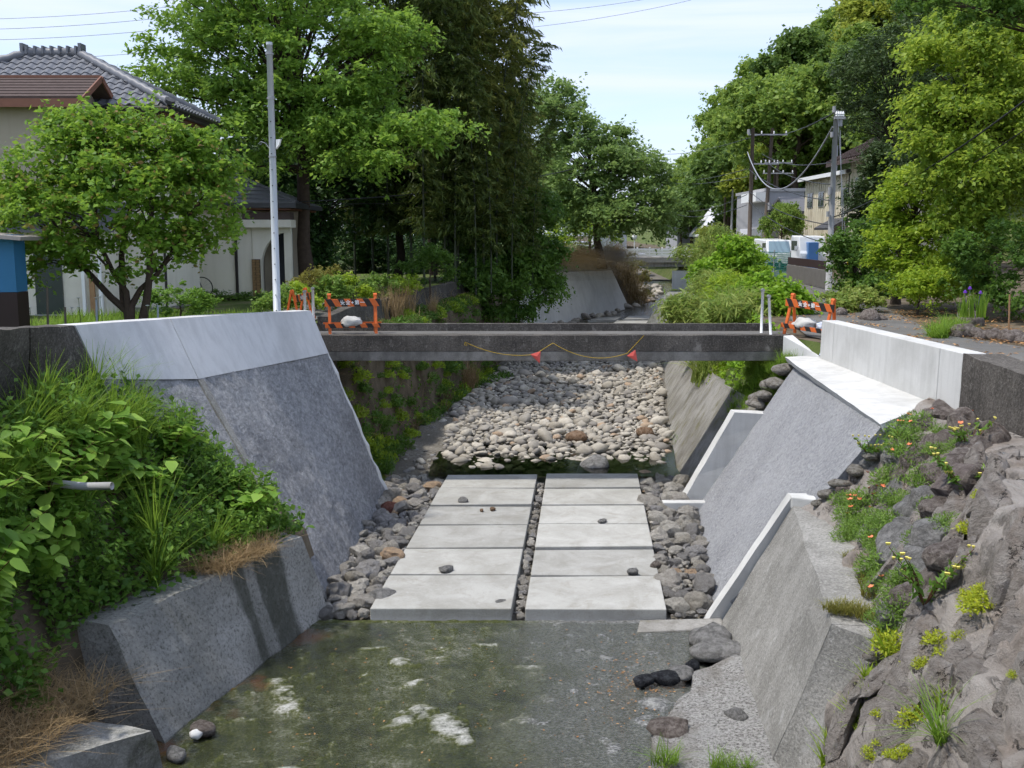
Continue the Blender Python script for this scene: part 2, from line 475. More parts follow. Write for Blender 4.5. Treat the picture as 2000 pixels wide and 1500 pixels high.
c = m.mix(m.ramp(m.noise(1.4, 5, .6), [(.5, 0), (.62, .45)]), c, (.17, .15, .12))
M['rough_conc'] = m.done(m.bsdf(c, .95, .15, m.bump(a, 1.0, .06)))

# plant colours
M['lf_zelkova'] = leafmat('zelkova_leaves', (.04, .095, .018), (.105, .21, .036), (.19, .31, .06), .42)
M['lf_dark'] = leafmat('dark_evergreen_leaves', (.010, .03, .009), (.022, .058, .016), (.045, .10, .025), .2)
M['lf_plum'] = leafmat('garden_tree_leaves', (.03, .08, .012), (.09, .19, .026), (.19, .31, .05), .42, odd=(.24, .14, .06))
M['lf_cherry'] = leafmat('cherry_leaves', (.045, .09, .03), (.10, .175, .055), (.17, .26, .095), .4)
M['lf_hill'] = leafmat('hill_leaves', (.05, .10, .026), (.115, .20, .045), (.20, .29, .07), .4, patch=.25)
M['lf_hill2'] = leafmat('hill_leaves_yellow', (.08, .12, .024), (.17, .23, .04), (.27, .33, .07), .4, patch=.25)
M['lf_hill3'] = leafmat('hill_leaves_dark', (.03, .065, .02), (.065, .125, .034), (.115, .19, .05), .35, patch=.25)
M["lf_yellow"] = leafmat("yellow_green_leaves", (.03, .075, .012), (.125, .215, .03), (.26, .35, .06), .45)
M['lf_fresh'] = leafmat('fresh_green_leaves', (.055, .12, .012), (.15, .25, .024), (.27, .37, .05), .45)
M['lf_mid'] = leafmat('mid_green_leaves', (.022, .06, .014), (.058, .125, .024), (.10, .19, .036), .35)
M['lf_pine'] = leafmat('pine_needles', (.014, .03, .012), (.03, .058, .02), (.055, .092, .03), .15)
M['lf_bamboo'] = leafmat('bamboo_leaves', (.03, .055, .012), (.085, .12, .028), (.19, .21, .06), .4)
M['lf_bamboo_dark'] = leafmat('shaded_bamboo_leaves', (.02, .04, .01), (.05, .085, .02), (.10, .13, .035), .3)  # darker copy of the bamboo leaves: the grove's shade is put into the colour
M['lf_sasa'] = leafmat('dwarf_bamboo_leaves', (.05, .105, .02), (.125, .205, .045), (.27, .32, .12), .4)
M['lf_vine'] = leafmat('vine_leaves', (.055, .13, .012), (.13, .25, .024), (.20, .34, .04), .42)
M['lf_knot'] = leafmat('knotweed_leaves', (.05, .13, .02), (.13, .25, .045), (.22, .36, .085), .38, patch=1.2)
M['lf_herb'] = leafmat('herb_leaves', (.035, .095, .018), (.085, .18, .032), (.15, .26, .05), .4, patch=1.0)
M['lf_ivy'] = leafmat('ivy_leaves', (.022, .065, .012), (.055, .13, .024), (.11, .21, .04), .35, patch=1.2)
M['grass'] = leafmat('grass_blades', (.04, .10, .012), (.095, .19, .024), (.18, .28, .05), .42, patch=.9)
M['straw'] = leafmat('dry_straw', (.10, .075, .045), (.20, .155, .10), (.32, .26, .18), .25)
M['deadvine'] = leafmat('dead_vines', (.06, .048, .026), (.11, .088, .05), (.18, .15, .09), .25)
M['sedum'] = leafmat('sedum_leaves', (.11, .17, .016), (.22, .29, .026), (.36, .40, .05), .35)
M['poppyleaf'] = leafmat('feathery_leaves', (.045, .10, .02), (.10, .19, .04), (.17, .27, .07), .38)
M['litter'] = leafmat('fallen_leaves', (.10, .055, .025), (.22, .125, .06), (.36, .23, .12), .1)
M['bush_olive'] = leafmat('olive_bush_leaves', (.055, .075, .016), (.12, .135, .032), (.20, .19, .06), .35)
M['poppy'] = plain('poppy_petals', (.75, .22, .10), .6)
M['yellowflower'] = plain('yellow_petals', (.72, .62, .14), .6)
M['whiteflower'] = plain('white_petals', (.75, .75, .72), .6)
M['violet'] = plain('violet_petals', (.10, .02, .30), .6)
M['bark'] = plain('bark', (.075, .055, .042), .9, .1, var=.5, bump=.8, scale=9)
M['bark_dark'] = plain('dark_bark', (.035, .028, .022), .9, .1, var=.5, bump=.8, scale=9)
M['culm'] = plain('bamboo_culm', (.05, .06, .035), .5, .3, var=.35, scale=3)
M['stem'] = plain('plant_stem', (.09, .13, .035), .7, .2)
M['stem_red'] = plain('reddish_stem', (.11, .055, .03), .7, .2)

# built things
M['steel_white'] = plain('galvanised_pole', (.52, .55, .58), .45, .5, .15, .08, scale=2.5)
M['white_paint'] = plain('white_paint', (.78, .78, .77), .5, .4, var=.06)
M['black_plastic'] = plain('black_plastic', (.02, .02, .022), .5)
M['cream'] = concrete('cream_render', (.72, .675, .58), (.58, .54, .45), .35, (.5, .75), .06, .12, 60)
M['cream_dull'] = concrete('tan_render', (.40, .345, .27), (.30, .25, .19), .3, (.5, .75), .06, .12, 60)
M['cream_far'] = concrete('yellowed_wall_boards', (.66, .60, .46), (.34, .28, .19), .75, (.5, .8), .03, .08, 30, cut=(.5, .68))
M['white_wall'] = concrete('white_rendered_wall', (.66, .67, .70), (.52, .53, .56), .3, (.5, .8), .03, .08, 30)
M['grey_wall'] = concrete('grey_rendered_wall', (.36, .36, .37), (.26, .26, .26), .3, (.5, .8), .03, .08, 30)
M['tile'] = plain('grey_glazed_tile', (.145, .15, .165), .45, .5, var=.22, scale=5)
M['tile_dark'] = plain('dark_roof', (.05, .05, .055), .5, .4, var=.2)
M['slate'] = plain('slate_roof', (.12, .12, .13), .6, .4, var=.25, scale=3)
M['brown_shingle'] = plain('brown_shingle', (.085, .062, .055), .8, .2, var=.35, bump=.5, scale=7)
M['brown_trim'] = plain('brown_trim', (.19, .085, .055), .6, .3, var=.2)
M['dark_trim'] = plain('dark_gutter', (.022, .017, .016), .5, .4)
M['glass'] = plain('window_glass', (.035, .045, .055), .08, .8, var=.2)
M['glass_blue'] = plain('windscreen_glass', (.20, .30, .36), .1, .8, var=.1)
M['alu'] = plain('aluminium_frame', (.30, .30, .30), .4, .5, .4)
M['door'] = plain('dark_door', (.02, .02, .028), .4, .4)
M['brick'] = plain('tan_brick', (.24, .15, .075), .85, .2, var=.45, scale=14)
M['mortar'] = plain('mortar', (.12, .085, .05), .9)
M['shed_blue'] = plain('blue_painted_sheet', (.035, .155, .30), .6, .3, var=.15, scale=2)
M['shed_brown'] = plain('brown_painted_sheet', (.035, .02, .018), .6, .3, var=.2, scale=2)
M['shed_roof'] = plain('weathered_sheet_roof', (.30, .27, .255), .6, .3, var=.2)
M['orange'] = plain('orange_steel', (.62, .13, .025), .5, .35, var=.18, scale=10)
m = NM('striped_board')
sx = m.n('SeparateXYZ', {0: m.co()})
fr = m.math('FRACT', m.math('MULTIPLY', m.math('ADD', sx.outputs[0], m.math('MULTIPLY', sx.outputs[2], .6)), 3.7))
st = m.ramp(fr, [(.5, 0), (.505, 1)])
c = m.mix(st, (.62, .13, .025), (.022, .018, .016))
c = m.mix(m.ramp(m.noise(9, 6, .7), [(.55, 0), (.75, .5)]), c, (.25, .14, .09))
M['stripes'] = m.done(m.bsdf(c, .5, .35))
M['sandbag'] = plain('white_sandbag', (.50, .49, .46), .9, .1, var=.12, bump=.6, scale=5)
m = NM('striped_bag')
sx = m.n('SeparateXYZ', {0: m.co()})
c = m.mix(m.ramp(m.math('FRACT', m.math('MULTIPLY', sx.outputs[2], 22)), [(.5, 0), (.52, 1)]), (.68, .68, .68), (.22, .28, .42))
M['stripebag'] = m.done(m.bsdf(c, .9, .1))
M['rope'] = plain('yellow_black_rope', (.40, .27, .03), .8, .2, var=.6, scale=40)
M['flag'] = plain('red_pennant', (.62, .11, .09), .7, .2, var=.12)
M['wire'] = plain('black_wire', (.02, .02, .022), .5)
M['wire_grey'] = plain('grey_wire', (.28, .29, .32), .5)
M['pole_wood'] = plain('old_pole_concrete', (.13, .105, .085), .85, .2, var=.3, scale=4)
M['pole_grey'] = plain('concrete_pole', (.33, .33, .335), .8, .2, var=.15, scale=4)
M['yellow'] = plain('yellow_guard', (.70, .45, .02), .5)
M['fence_panel'] = plain('grey_panel', (.24, .225, .205), .8, .2, var=.2, scale=3)
M['fence_dark'] = plain('dark_brown_board', (.035, .018, .016), .7)
M['mesh_green'] = plain('green_netting', (.02, .16, .12), .7, .2)
M['van_white'] = plain('white_car_paint', (.75, .77, .78), .25, .5, var=.04)
M['van_blue'] = plain('blue_car_paint', (.05, .16, .38), .3, .5, var=.06)
M['tyre'] = plain('tyre_rubber', (.02, .02, .02), .8)
M['hivis'] = plain('orange_vest', (.75, .28, .02), .7)
M['skin'] = plain('skin', (.45, .28, .2), .6)
M['trouser'] = plain('navy_trousers', (.03, .035, .06), .8)
M['pipe'] = plain('grey_drain_pipe', (.32, .36, .41), .4, .4, var=.08)
M['wood'] = plain('bare_wood', (.32, .19, .10), .8, .2, var=.3, scale=12)
# ------------------------------------------------------------------ the valley: cross-sections along the stream
def tab(pairs):
    xs, ys = zip(*pairs)
    return lambda Y: float(np.interp(Y, xs, ys))
LTOE = tab([(-40,-4.5),(6,-4.2),(10,-3.95),(12,-3.35),(14.5,-2.85),(18,-2.8),(21,-2.75),(24,-2.85),(26,-2.75),(30,-2.25),(40,-.55),(55,1.8),(68,7.8),(76,9.6),(95,11.5),(140,13)])
RTOE = tab([(-40,3.2),(6,2.7),(10,2.66),(12,2.8),(14.5,3.0),(18,3.5),(21,3.85),(24,3.8),(26,4.1),(30,4.6),(40,5.9),(56,8.4),(66,10.2),(76,11.8),(95,15),(140,17)])
BED = tab([(-40,-.15),(14.3,-.15),(15,-.12),(22,-.14),(23.2,-.26),(24.4,-.2),(26.5,0),(40,.15),(56,.45),(76,.75),(95,1.0),(140,1.2)])
LTOP = tab([(-40,-6.6),(8,-6.4),(12,-6.25),(14,-6.15),(16,-5.6),(21,-4.4),(24,-4.75),(26,-4.5),(30,-3.75),(39,-2.1),(50,-.4),(57,.5),(68,6.5),(76,8.2),(95,10),(140,12)])
RTOP = tab([(-40,6.7),(13,6.6),(14,6.45),(20.6,6.4),(22,6.0),(24,6.1),(30,6.9),(40,8.2),(56,10.6),(76,14),(95,17),(140,19)])
ZL = tab([(-40,4.0),(8,3.9),(12,3.75),(16,3.6),(20,3.35),(22,3.25),(26,3.3),(33,3.45),(45,3.6),(60,3.7),(95,3.6),(300,3.6)])
ZR = tab([(-40,3.2),(14,3.24),(20,3.22),(22,3.2),(30,3.25),(45,3.3),(60,3.4),(95,3.5),(300,3.6)])

def kind_structure(o): o['kind'] = 'structure'; return o

def sheet(name, rows, mat, smooth=True):
    K = len(rows[0])
    V = [p for r_ in rows for p in r_]
    n = len(rows)
    F = [(i*K+j, i*K+j+1, (i+1)*K+j+1, (i+1)*K+j) for i in range(n-1) for j in range(K-1)]
    return mk(name, V, F, mat, None, smooth)

YS = list(np.concatenate([np.arange(-40, 4, 4), np.arange(4, 60, 1.0), np.arange(60, 140, 3.0), [140, 170, 220, 300, 450, 700, 1100]]))
rows = []
for Y in YS:
    x0 = LTOP(Y)
    offs = [0, .3, .8, 1.5, 2.5, 4, 6, 9, 13, 18, 30, 60, 150, 500]
    rows.append([(x0 - o, Y, ZL(Y) + (.05 * fnoise((x0 - o, Y, 0), .5) if o > .4 else 0)) for o in offs])
kind_structure(sheet('ground', rows, M['turf']))
rows = []
for Y in YS:
    x0 = RTOP(Y)
    offs = [0, .3, .8, 1.5, 2.5, 4, 5.5, 7, 9, 13, 18, 30, 60, 150, 500]
    rows.append([(x0 + o, Y, ZR(Y) + (.02 * fnoise((x0 + o, Y, 0), .5) if o > .4 else 0) + .035 * max(0, min(o, 18) - 5)) for o in offs][::-1])
kind_structure(sheet('ground', rows, M['soil']))

# stream bed upstream (gravel) and the flat concrete apron downstream
rows = []
for Y in np.concatenate([np.arange(14.2, 48, .4), np.arange(48, 140, 3)]):
    a, b = LTOE(Y) - .3, RTOE(Y) + .3
    rows.append([(a + (b - a) * t, Y, BED(Y) - .06 + .05 * fnoise((a + (b - a) * t, Y, 3), .7) + (.10 * max(0, 1 - abs(t - .1) / .2) if 23 < Y < 30 else 0)) for t in np.linspace(0, 1, 22)])
bed = kind_structure(sheet('stream_bed', rows, M['gravel']))

def crust(x, y):
    """pale dry crusts that stand out of the shallow water"""
    v = 0
    for cx, cy, rx, ry, a in [(-1.15, 11.2, .52, .26, .8), (-.72, 11.0, .28, .5, .55), (-.55, 10.7, .16, .3, .3), (-1.25, 12.1, .25, .09, .9), (-1.5, 12.75, .16, .22, .2), (-2.45, 9.9, .6, .2, .3), (-1.1, 9.75, .8, .2, -.3), (-2.0, 10.6, .16, .1, 0), (.3, 12.6, .2, .06, 0), (-1.9, 13.2, .3, .07, .1), (-.4, 13.3, .3, .06, 0),
                             (-2.75, 11.75, .22, .75, .42), (1.75, 11.55, .3, .22, .3), (1.95, 10.95, .55, .35, .1), (-.95, 12.9, .25, .05, 0)]:
        ca, sa = math.cos(a), math.sin(a)
        dx, dy = x - cx, y - cy
        q = ((dx*ca + dy*sa) / rx) ** 2 + ((-dx*sa + dy*ca) / ry) ** 2
        v = max(v, 1 - q)
    return v
rows = []
for Y in np.concatenate([np.arange(-40, 8, 4), np.arange(8, 14.25, .055), [14.24]]):
    a, b = LTOE(Y) - .4, RTOE(Y) + .4
    row = []
    for t in np.linspace(0, 1, 130):
        x = a + (b - a) * t
        z = -.15 + .010 * fnoise((x, Y, 0), 1.6) + .006 * fnoise((x, Y, 0), 6) - .006
        if 8 < Y:
            z += .032 * max(-.1, min(1, crust(x, Y) + .7 * fnoise((x, Y, 5), 4) + .6 * fnoise((x, Y, 9), 11))) if crust(x, Y) > -.9 else 0
        row.append((x, Y, z))
    rows.append(row)
kind_structure(sheet('stream_apron', rows, M['apron']))
rows = []
for Y in np.concatenate([np.arange(-40, 8, 6), np.arange(8, 14.2, .5), [14.12]]):
    a, b = LTOE(Y) - .3, RTOE(Y) + .3
    rows.append([(a + (b - a) * t, Y, -.143) for t in np.linspace(0, 1, 8)])
kind_structure(sheet('water', rows, M['water']))
rows = [[(a, Y, -.085) for a in np.linspace(LTOE(Y) + .9, RTOE(Y) + .1, 6)] for Y in np.arange(22.9, 31, .5)]
kind_structure(sheet('pool_water', rows, M['pool']))
rows = [[(a, Y, BED(Y) - .03) for a in np.linspace(LTOE(Y) + .6, RTOE(Y) + .1, 6)] for Y in np.arange(48, 100, 2)]
kind_structure(sheet('stream_water', rows, M['water']))

# banks
rows = []
for Y in np.concatenate([np.arange(20.7, 60, .7), np.arange(60, 141, 3)]):
    xt, zt, xb, zb = LTOP(Y), ZL(Y), LTOE(Y) - .25, BED(Y) - .15
    far = max(0, min(1, (Y - 40) / 8), 1 - max(0, min(1, (Y - 22.2) / 2)))
    r_ = [(xt - .05, zt), (xt + .22, zt - .5), (xt + .22 + (xb - xt) * .55, zt - .62), (xt + (xb - xt) * .86, zb + (zt - zb) * .36), (xb, zb)]
    r_ = [(x * (1 - far) + (xt + (xb - xt) * q) * far, z * (1 - far) + (zt + (zb - zt) * q) * far) for (x, z), q in zip(r_, (0, .2, .5, .8, 1))]
    P = []
    for (x0, z0), (x1, z1) in zip(r_, r_[1:]):
        for t in (0, .25, .5, .75): P.append((x0 + (x1 - x0) * t, z0 + (z1 - z0) * t))
    P.append(r_[-1])
    rows.append([(x + .08 * fnoise((x, Y, z), 1.2), Y, z + .06 * fnoise((x, Y, z), 1.2, 5) if 0 < i < len(P) - 1 else z) for i, (x, z) in enumerate(P)])
left_bank_up = kind_structure(sheet('left_bank', rows, M['soil']))
rows = []
for Y in np.concatenate([np.arange(20.7, 60, .7), np.arange(60, 141, 3)]):
    xt, zt, xb, zb = RTOP(Y), ZR(Y), RTOE(Y) + .3, BED(Y) - .2
    rows.append([(xt + (xb - xt) * t + (.06 * fnoise((Y, t * 3, 0), 1) if 0 < t < 1 else 0), Y, zt + (zb - zt) * t ** .92) for t in np.linspace(0, 1, 14)][::-1])
right_bank_up = kind_structure(sheet('right_bank', rows, M['turf']))

LBB = tab([(-40,-5.2),(4,-5.1),(8,-5.0),(10,-4.75),(10.5,-4.95),(10.9,-4.95),(14.5,-3.3),(16,-3.2)])
LBZ = tab([(-40,.4),(10,.42),(10.8,1.0),(14.5,1.0),(16,.8)])
rows = []
for Y in np.concatenate([np.arange(-40, 4, 4), np.arange(4, 15.9, .3)]):
    xb, zb = LBB(Y), LBZ(Y)
    xt, zt = LTOP(Y) + .35, 3.3
    if Y > 14: xt = xt - .3 * (Y - 14); 
    P = []
    for t in np.linspace(0, 1, 20):
        x = xb + (xt - xb) * t
        z = zb + (zt - zb) * t ** 1.15
        d = .09 * fnoise((x, Y, z), 1.1)
        P.append((x + d, Y, z + d))
    P.append((LTOP(Y) - .3, Y, 3.2 if Y < 14 else 3.0))
    rows.append([(xb + .3, Y, -.4)] + P)
left_bank = kind_structure(sheet('left_bank', rows, M['soil']))

from mathutils.bvhtree import BVHTree
def bvh_of(o):
    me = o.data
    return BVHTree.FromPolygons([v.co.copy() for v in me.vertices], [tuple(p.vertices) for p in me.polygons])
EYE = Vector((0, 0, 5.4))
def hit(tree, u, v):
    d = (at(u, v, Y=10) - EYE).normalized()
    p, n_, i, dist = tree.ray_cast(EYE, d)
    return p, n_
def drop(tree, x, y, z0=9.0):
    p, n_, i, d = tree.ray_cast(Vector((x, y, z0)), Vector((0, 0, -1)))
    return p, n_

# ------------------------------------------------------------------ new retaining wall on the left: split-stone face under a white coping band
rw = thing('retaining_wall', 'long battered retaining wall with grey rough stone face under a pale concrete coping, left of the slabs', 'wall', (-4, 18, 0))
def inv(o, parent):                      # parent keeping world place
    o.parent = parent
    o.matrix_parent_inverse = Matrix.Translation(parent.location).inverted()
    return o
T0, M0, B0 = at(605, 606, Y=21), at(640, 690, Y=21.05), at(757, 972, Y=21.25)
TJ, MJ, BJ = at(330, 622, Y=16), at(385, 740, Y=15.85), at(632, 1165, Y=15.05)
T1, M1, B1 = at(145, 636, Y=13.8), at(195, 742, Y=14.0), Vector((-3.75, 13.6, .3))
dn = Vector((-.9, .2, 0))
def wall_sec(a, b, back=.45, deep=0.0, out=0.0):
    o = Vector((out, -out * .3, 0))
    b_ = dn * back
    return [a + o, b + o, b + b_, a + b_]
def ext(a, b, t): return a + (b - a) * t
e0, eJ, e1 = ext(M0, B0, 1.1), ext(MJ, BJ, 1.06), ext(M1, B1, 1.05)
inv(sweep('stone_face', [wall_sec(e0, M0, .5), wall_sec(eJ, MJ, .5)], M['split_left'], None, 46, .035, True, 14, freq=5), rw)
g = Vector((-.02, -.03, 0))
inv(sweep('stone_face', [wall_sec(eJ + g, MJ + g, .5), wall_sec(e1, M1, .5)], M['split_left'], None, 20, .035, True, 14, freq=5), rw)
gap = (MJ - M0).normalized() * .012
inv(sweep('coping_panel', [wall_sec(M0, T0, .38, out=.02), wall_sec(MJ - gap, TJ - gap, .38, out=.02)], M['conc_band'], None, 12, .012, True, 1, freq=.8), rw)
inv(sweep('coping_panel', [wall_sec(MJ + gap, TJ + gap, .38, out=.02), wall_sec(M1, T1, .38, out=.02)], M['conc_band'], None, 8, .012, True, 1, freq=.8), rw)
ax = (MJ - M0).normalized()
inv(sweep('joint_strip', [[MJ - ax * .14 + Vector((.03, 0, -.02)), MJ + ax * .02 + Vector((.03, 0, -.02)), MJ + dn * .2, MJ - ax * .16 + dn * .2],
                          [eJ - ax * .10 + Vector((.02, 0, 0)), eJ + ax * .02 + Vector((.02, 0, 0)), eJ + dn * .2, eJ - ax * .12 + dn * .2]], M['conc_block'], None, 12, .01), rw)
inv(sweep('edge_mortar', [[M0 + Vector((.0, .0, 0)), M0 + Vector((.02, .09, 0)), M0 + Vector((-.3, .09, 0)), M0 + Vector((-.3, 0, 0))],
                          [e0 + Vector((.0, .0, 0)), e0 + Vector((.05, .1, 0)), e0 + Vector((-.3, .1, 0)), e0 + Vector((-.3, 0, 0))]], M['conc_new'], None, 24, .05, freq=4), rw)

# blackened old wall that continues it towards the viewer
T2, M2 = at(0, 643, Y=11.9), at(0, 800, Y=12.4)
T3, M3 = Vector((-6.35, 4, 4.35)), Vector((-6.0, 4, 3.1))
ow = thing('old_wall', 'blackened old concrete wall at left edge, behind the tall grass', 'wall', (-6.2, 12, 3))
inv(sweep('wall_panel', [wall_sec(M1 + (M1 - T1) * .25 - gap * -1, T1 + gap, .45), wall_sec(ext(T1, T2, .62) + (M2 - T2) * 1.05, ext(T1, T2, .62), .45)], M['conc_dark'], None, 8, .02, True, 4), ow)
inv(sweep('wall_panel', [wall_sec(ext(T1, T2, .64) + (M2 - T2) * 1.05, ext(T1, T2, .64), .42), wall_sec(M2, T2, .42), wall_sec(M3, T3, .42)], M['conc_dark'], None, 8, .02, True, 4), ow)

# ------------------------------------------------------------------ old concrete blocks at the foot of the left bank
a0, a1 = at(590, 1048, Y=14.35), at(212, 1225, Y=10.85)
b0, b1 = at(642, 1197, z=-.16), at(322, 1452, z=-.16)
bl = thing('concrete_block', 'weathered old concrete footing block with dark vertical stains, left of the water', 'concrete block', (-3.5, 12.5, -.2))
ks = [0, .33, .46, .5, 1]
secs = []
for t in np.linspace(0, 1, 7):
    A, B = a0.lerp(a1, t), b0.lerp(b1, t)
    secs.append([B + (B - A) * .15, A, A + Vector((-.55 - .1 * t, .35 - .1 * t, .02)), Vector((A.x - .8, A.y + .3, -.4))])
inv(sweep('block_face', secs, M['conc_stain'], None, 6, .03, True, 8, freq=2.5), bl)
secs = []
c0, c1 = at(300, 1424, z=.46), at(20, 1512, z=.50)
d0, d1 = at(312, 1492, z=-.16), Vector((-4.4, 8.6, -.16))
bl2 = thing('concrete_block', 'low rounded concrete footing in the lower left corner, half covered by straw', 'concrete block', (-4.2, 9.4, -.2))
for t in (0, .5, 1):
    A, B = c0.lerp(c1, t), d0.lerp(d1, t)
    secs.append([B + Vector((.05, 0, -.2)), A, A + Vector((-.7, .25, -.02)), Vector((A.x - .8, A.y + .3, -.4))])
secs.append([p + Vector((-.6, -4, 0)) for p in secs[-1]])
inv(sweep('block_face', secs, M['conc_old'], None, 8, .05, True, 8, freq=2.0), bl2)

# ------------------------------------------------------------------ new revetment on the right: stone slope, ledge, ribs
rv = thing('revetment', 'sloping pale grey stone-faced revetment with white concrete ledge and ribs, right of the slabs', 'revetment', (4.5, 17, 0))
def rsec(toe, top): return [toe, top, Vector((6.7, top.y, 2.7)), Vector((6.7, toe.y, -.4))]
PD, PA = Vector((3.72, 20.5, -.3)), Vector((5.80, 20.62, 2.86))
PC, PB = Vector((2.86, 14.30, -.3)), Vector((4.93, 13.45, 2.86))
inv(sweep('stone_slope', [rsec(PD, PA), rsec(PC, PB)], M['split_right'], None, 50, .025, True, 16, freq=6), rv)
inv(sweep('ledge', [[Vector((5.62, 20.95, 2.90)), Vector((6.5, 20.95, 2.95)), Vector((6.5, 20.95, 2.8)), Vector((5.66, 20.95, 2.8))],
                    [Vector((4.90, 13.40, 2.90)), Vector((6.5, 15.2, 2.95)), Vector((6.5, 15.2, 2.55)), Vector((4.95, 13.40, 2.80))]], M['conc_white'], None, 20, .012, True, 1, freq=1.5), rv)
# far rib that stands proud of the slope
inv(sweep('rib', [[Vector((3.40, 20.52, -.25)), Vector((3.95, 20.50, -.25)), Vector((3.95, 20.86, -.25)), Vector((3.40, 20.88, -.25))],
                  [Vector((4.50, 20.40, 1.84)), Vector((5.2, 20.40, 1.80)), Vector((5.4, 20.80, 1.80)), Vector((4.50, 20.76, 1.84))]], M['conc_white'], None, 8, .012), rv)
inv(MB().box(3.05, 3.98, 20.1, 20.32, -.2, .05).build('rib_footing', M['conc_white'], None, bevel=.02), rv)
# near rib: white strip up the edge and its flat cap
inv(sweep('rib', [[Vector((2.80, 14.40, -.2)), Vector((3.12, 14.40, -.2)), Vector((3.12, 14.22, -.2)), Vector((2.80, 14.20, -.2))],
                  [Vector((3.93, 14.24, 1.74)), Vector((4.2, 14.24, 1.74)), Vector((4.2, 14.02, 1.74)), Vector((3.93, 14.02, 1.74))]], M['conc_white'], None, 10, .012), rv)
inv(MB().hexa([(3.92, 13.98, 1.58), (4.62, 13.62, 1.58), (4.72, 13.84, 1.58), (3.94, 14.20, 1.58)], [(3.92, 13.98, 1.76), (4.62, 13.62, 1.76), (4.72, 13.84, 1.76), (3.94, 14.20, 1.76)]).build('rib_cap', M['conc_white'], None, bevel=.02), rv)

# white parapet beside the lane, in three cast lengths
pw = thing('parapet_wall', 'bright white new concrete parapet wall above the right revetment', 'wall', (6.3, 17, 2.9))
def par(y0, y1, x0, z0, z1):
    return MB().hexa([(x0, y1, 2.85), (x0 + .34, y1, 2.85), (x0 + .34, y0, 2.85), (x0, y0, 2.85)], [(x0 + .015, y1, z1), (x0 + .34, y1, z1), (x0 + .34, y0, z0), (x0 + .015, y0, z0)])
for y0, y1 in ((20.5, 19.72), (19.70, 14.80), (14.78, 14.02)):
    zz = lambda y: 3.70 + (20.5 - y) / 6.5 * .08
    inv(par(y0, y1, 6.2, zz(y0), zz(y1)).build('parapet_panel', M['conc_white'], None, bevel=.012), pw)
op = thing('old_parapet', 'dark stained old parapet wall running on from the white one at right edge', 'wall', (6.4, 11, 2.8))
secs = []
for y, z in ((14.0, 3.775), (12.4, 3.70), (10, 3.68), (4, 3.7), (-10, 3.7)):
    secs.append([Vector((6.19 if y > 13 else 6.24, y, 2.6)), Vector((6.21 if y > 13 else 6.26, y, z)), Vector((6.74, y, z)), Vector((6.74, y, 2.6))])
inv(sweep('wall_panel', secs, M['conc_dark'], None, 14, .02, True, 5, freq=3), op)
# low splayed wing at the end of the footbridge
ww = props(MB().hexa([(5.78, 21.75, 2.6), (6.22, 20.55, 2.6), (6.22, 20.95, 2.6), (6.0, 21.8, 2.6)], [(5.78, 21.75, 3.27), (6.22, 20.55, 2.97), (6.22, 20.95, 2.99), (6.0, 21.8, 3.28)]).build('wing_wall', M['conc_new'], None, bevel=.015),
           'low splayed concrete wing wall joining the footbridge to the white parapet', 'wall')

# ------------------------------------------------------------------ old concrete block on the right, in front of the revetment
ob = thing('concrete_block', 'old grey concrete buttress block with sloping face, right of the water', 'concrete block', (3.3, 12, -.2))
def osec(toe, top, back): return [toe, top, back, Vector((back.x, back.y, -.4))]
J_t, J_b = Vector((3.13, 9.57, 1.63)), Vector((2.62, 10.02, -.32))
inv(sweep('block_face', [osec(Vector((2.92, 14.16, -.32)), Vector((3.95, 14.0, 1.62)), Vector((5.2, 13.5, 1.70))),
                         osec(Vector((2.76, 12.2, -.32)), Vector((3.56, 11.9, 1.63)), Vector((4.6, 11.6, 1.70))),
                         osec(J_b, J_t, Vector((4.0, 9.5, 1.66)))], M['conc_block'], None, 14, .025, True, 7, freq=2.2), ob)
inv(sweep('end_face', [osec(J_b + Vector((.0, -.012, 0)), J_t + Vector((.0, -.012, 0)), Vector((4.0, 9.48, 1.66))),
                       osec(Vector((3.05, 9.1, -.32)), Vector((3.50, 9.20, 1.60)), Vector((4.2, 9.3, 1.6)))], M['conc_block'], None, 6, .02, True, 7, freq=2.2), ob)

# raised rough concrete at the water's edge in front of it
poly = [(2.70, 12.6), (2.3, 12.3), (2.15, 11.75), (1.92, 11.45), (1.72, 11.0), (1.55, 10.75), (1.52, 10.3), (1.62, 9.9), (1.55, 9.2), (1.6, 6), (1.6, 0), (3.1, 0), (3.1, 9), (2.95, 10.2), (2.95, 12.5)]
bmv = []
def inside(x, y, P):
    c_ = False
    for i in range(len(P)):
        (x0, y0), (x1, y1) = P[i], P[i-1]
        if (y0 > y) != (y1 > y) and x < (x1 - x0) * (y - y0) / (y1 - y0) + x0: c_ = not c_
    return c_
rows = []
for Y in np.concatenate([np.arange(0, 8, 1.0), np.arange(8, 12.75, .06)]):
    ins = [x for x in np.arange(1.4, 3.2, .04) if inside(x, Y, poly)]
    if not ins: continue
    a, b = ins[0] + .05 * fnoise((Y, 0, 0), 3.5) + .03 * fnoise((Y, 0, 0), 11), ins[-1] + .1
    row = [(a - .03, Y, -.24)]
    for t in np.linspace(0, 1, 30) ** 1.3:
        x = a + (b - a) * t
        row.append((x, Y, -.07 + .10 * min(1, t * 1.2) + .035 * fnoise((x, Y, 2), 2.2) + .018 * fnoise((x, Y, 2), 9)))
    rows.append(row)
ra = kind_structure(sheet('rough_concrete_apron', rows, M['rough_conc']))

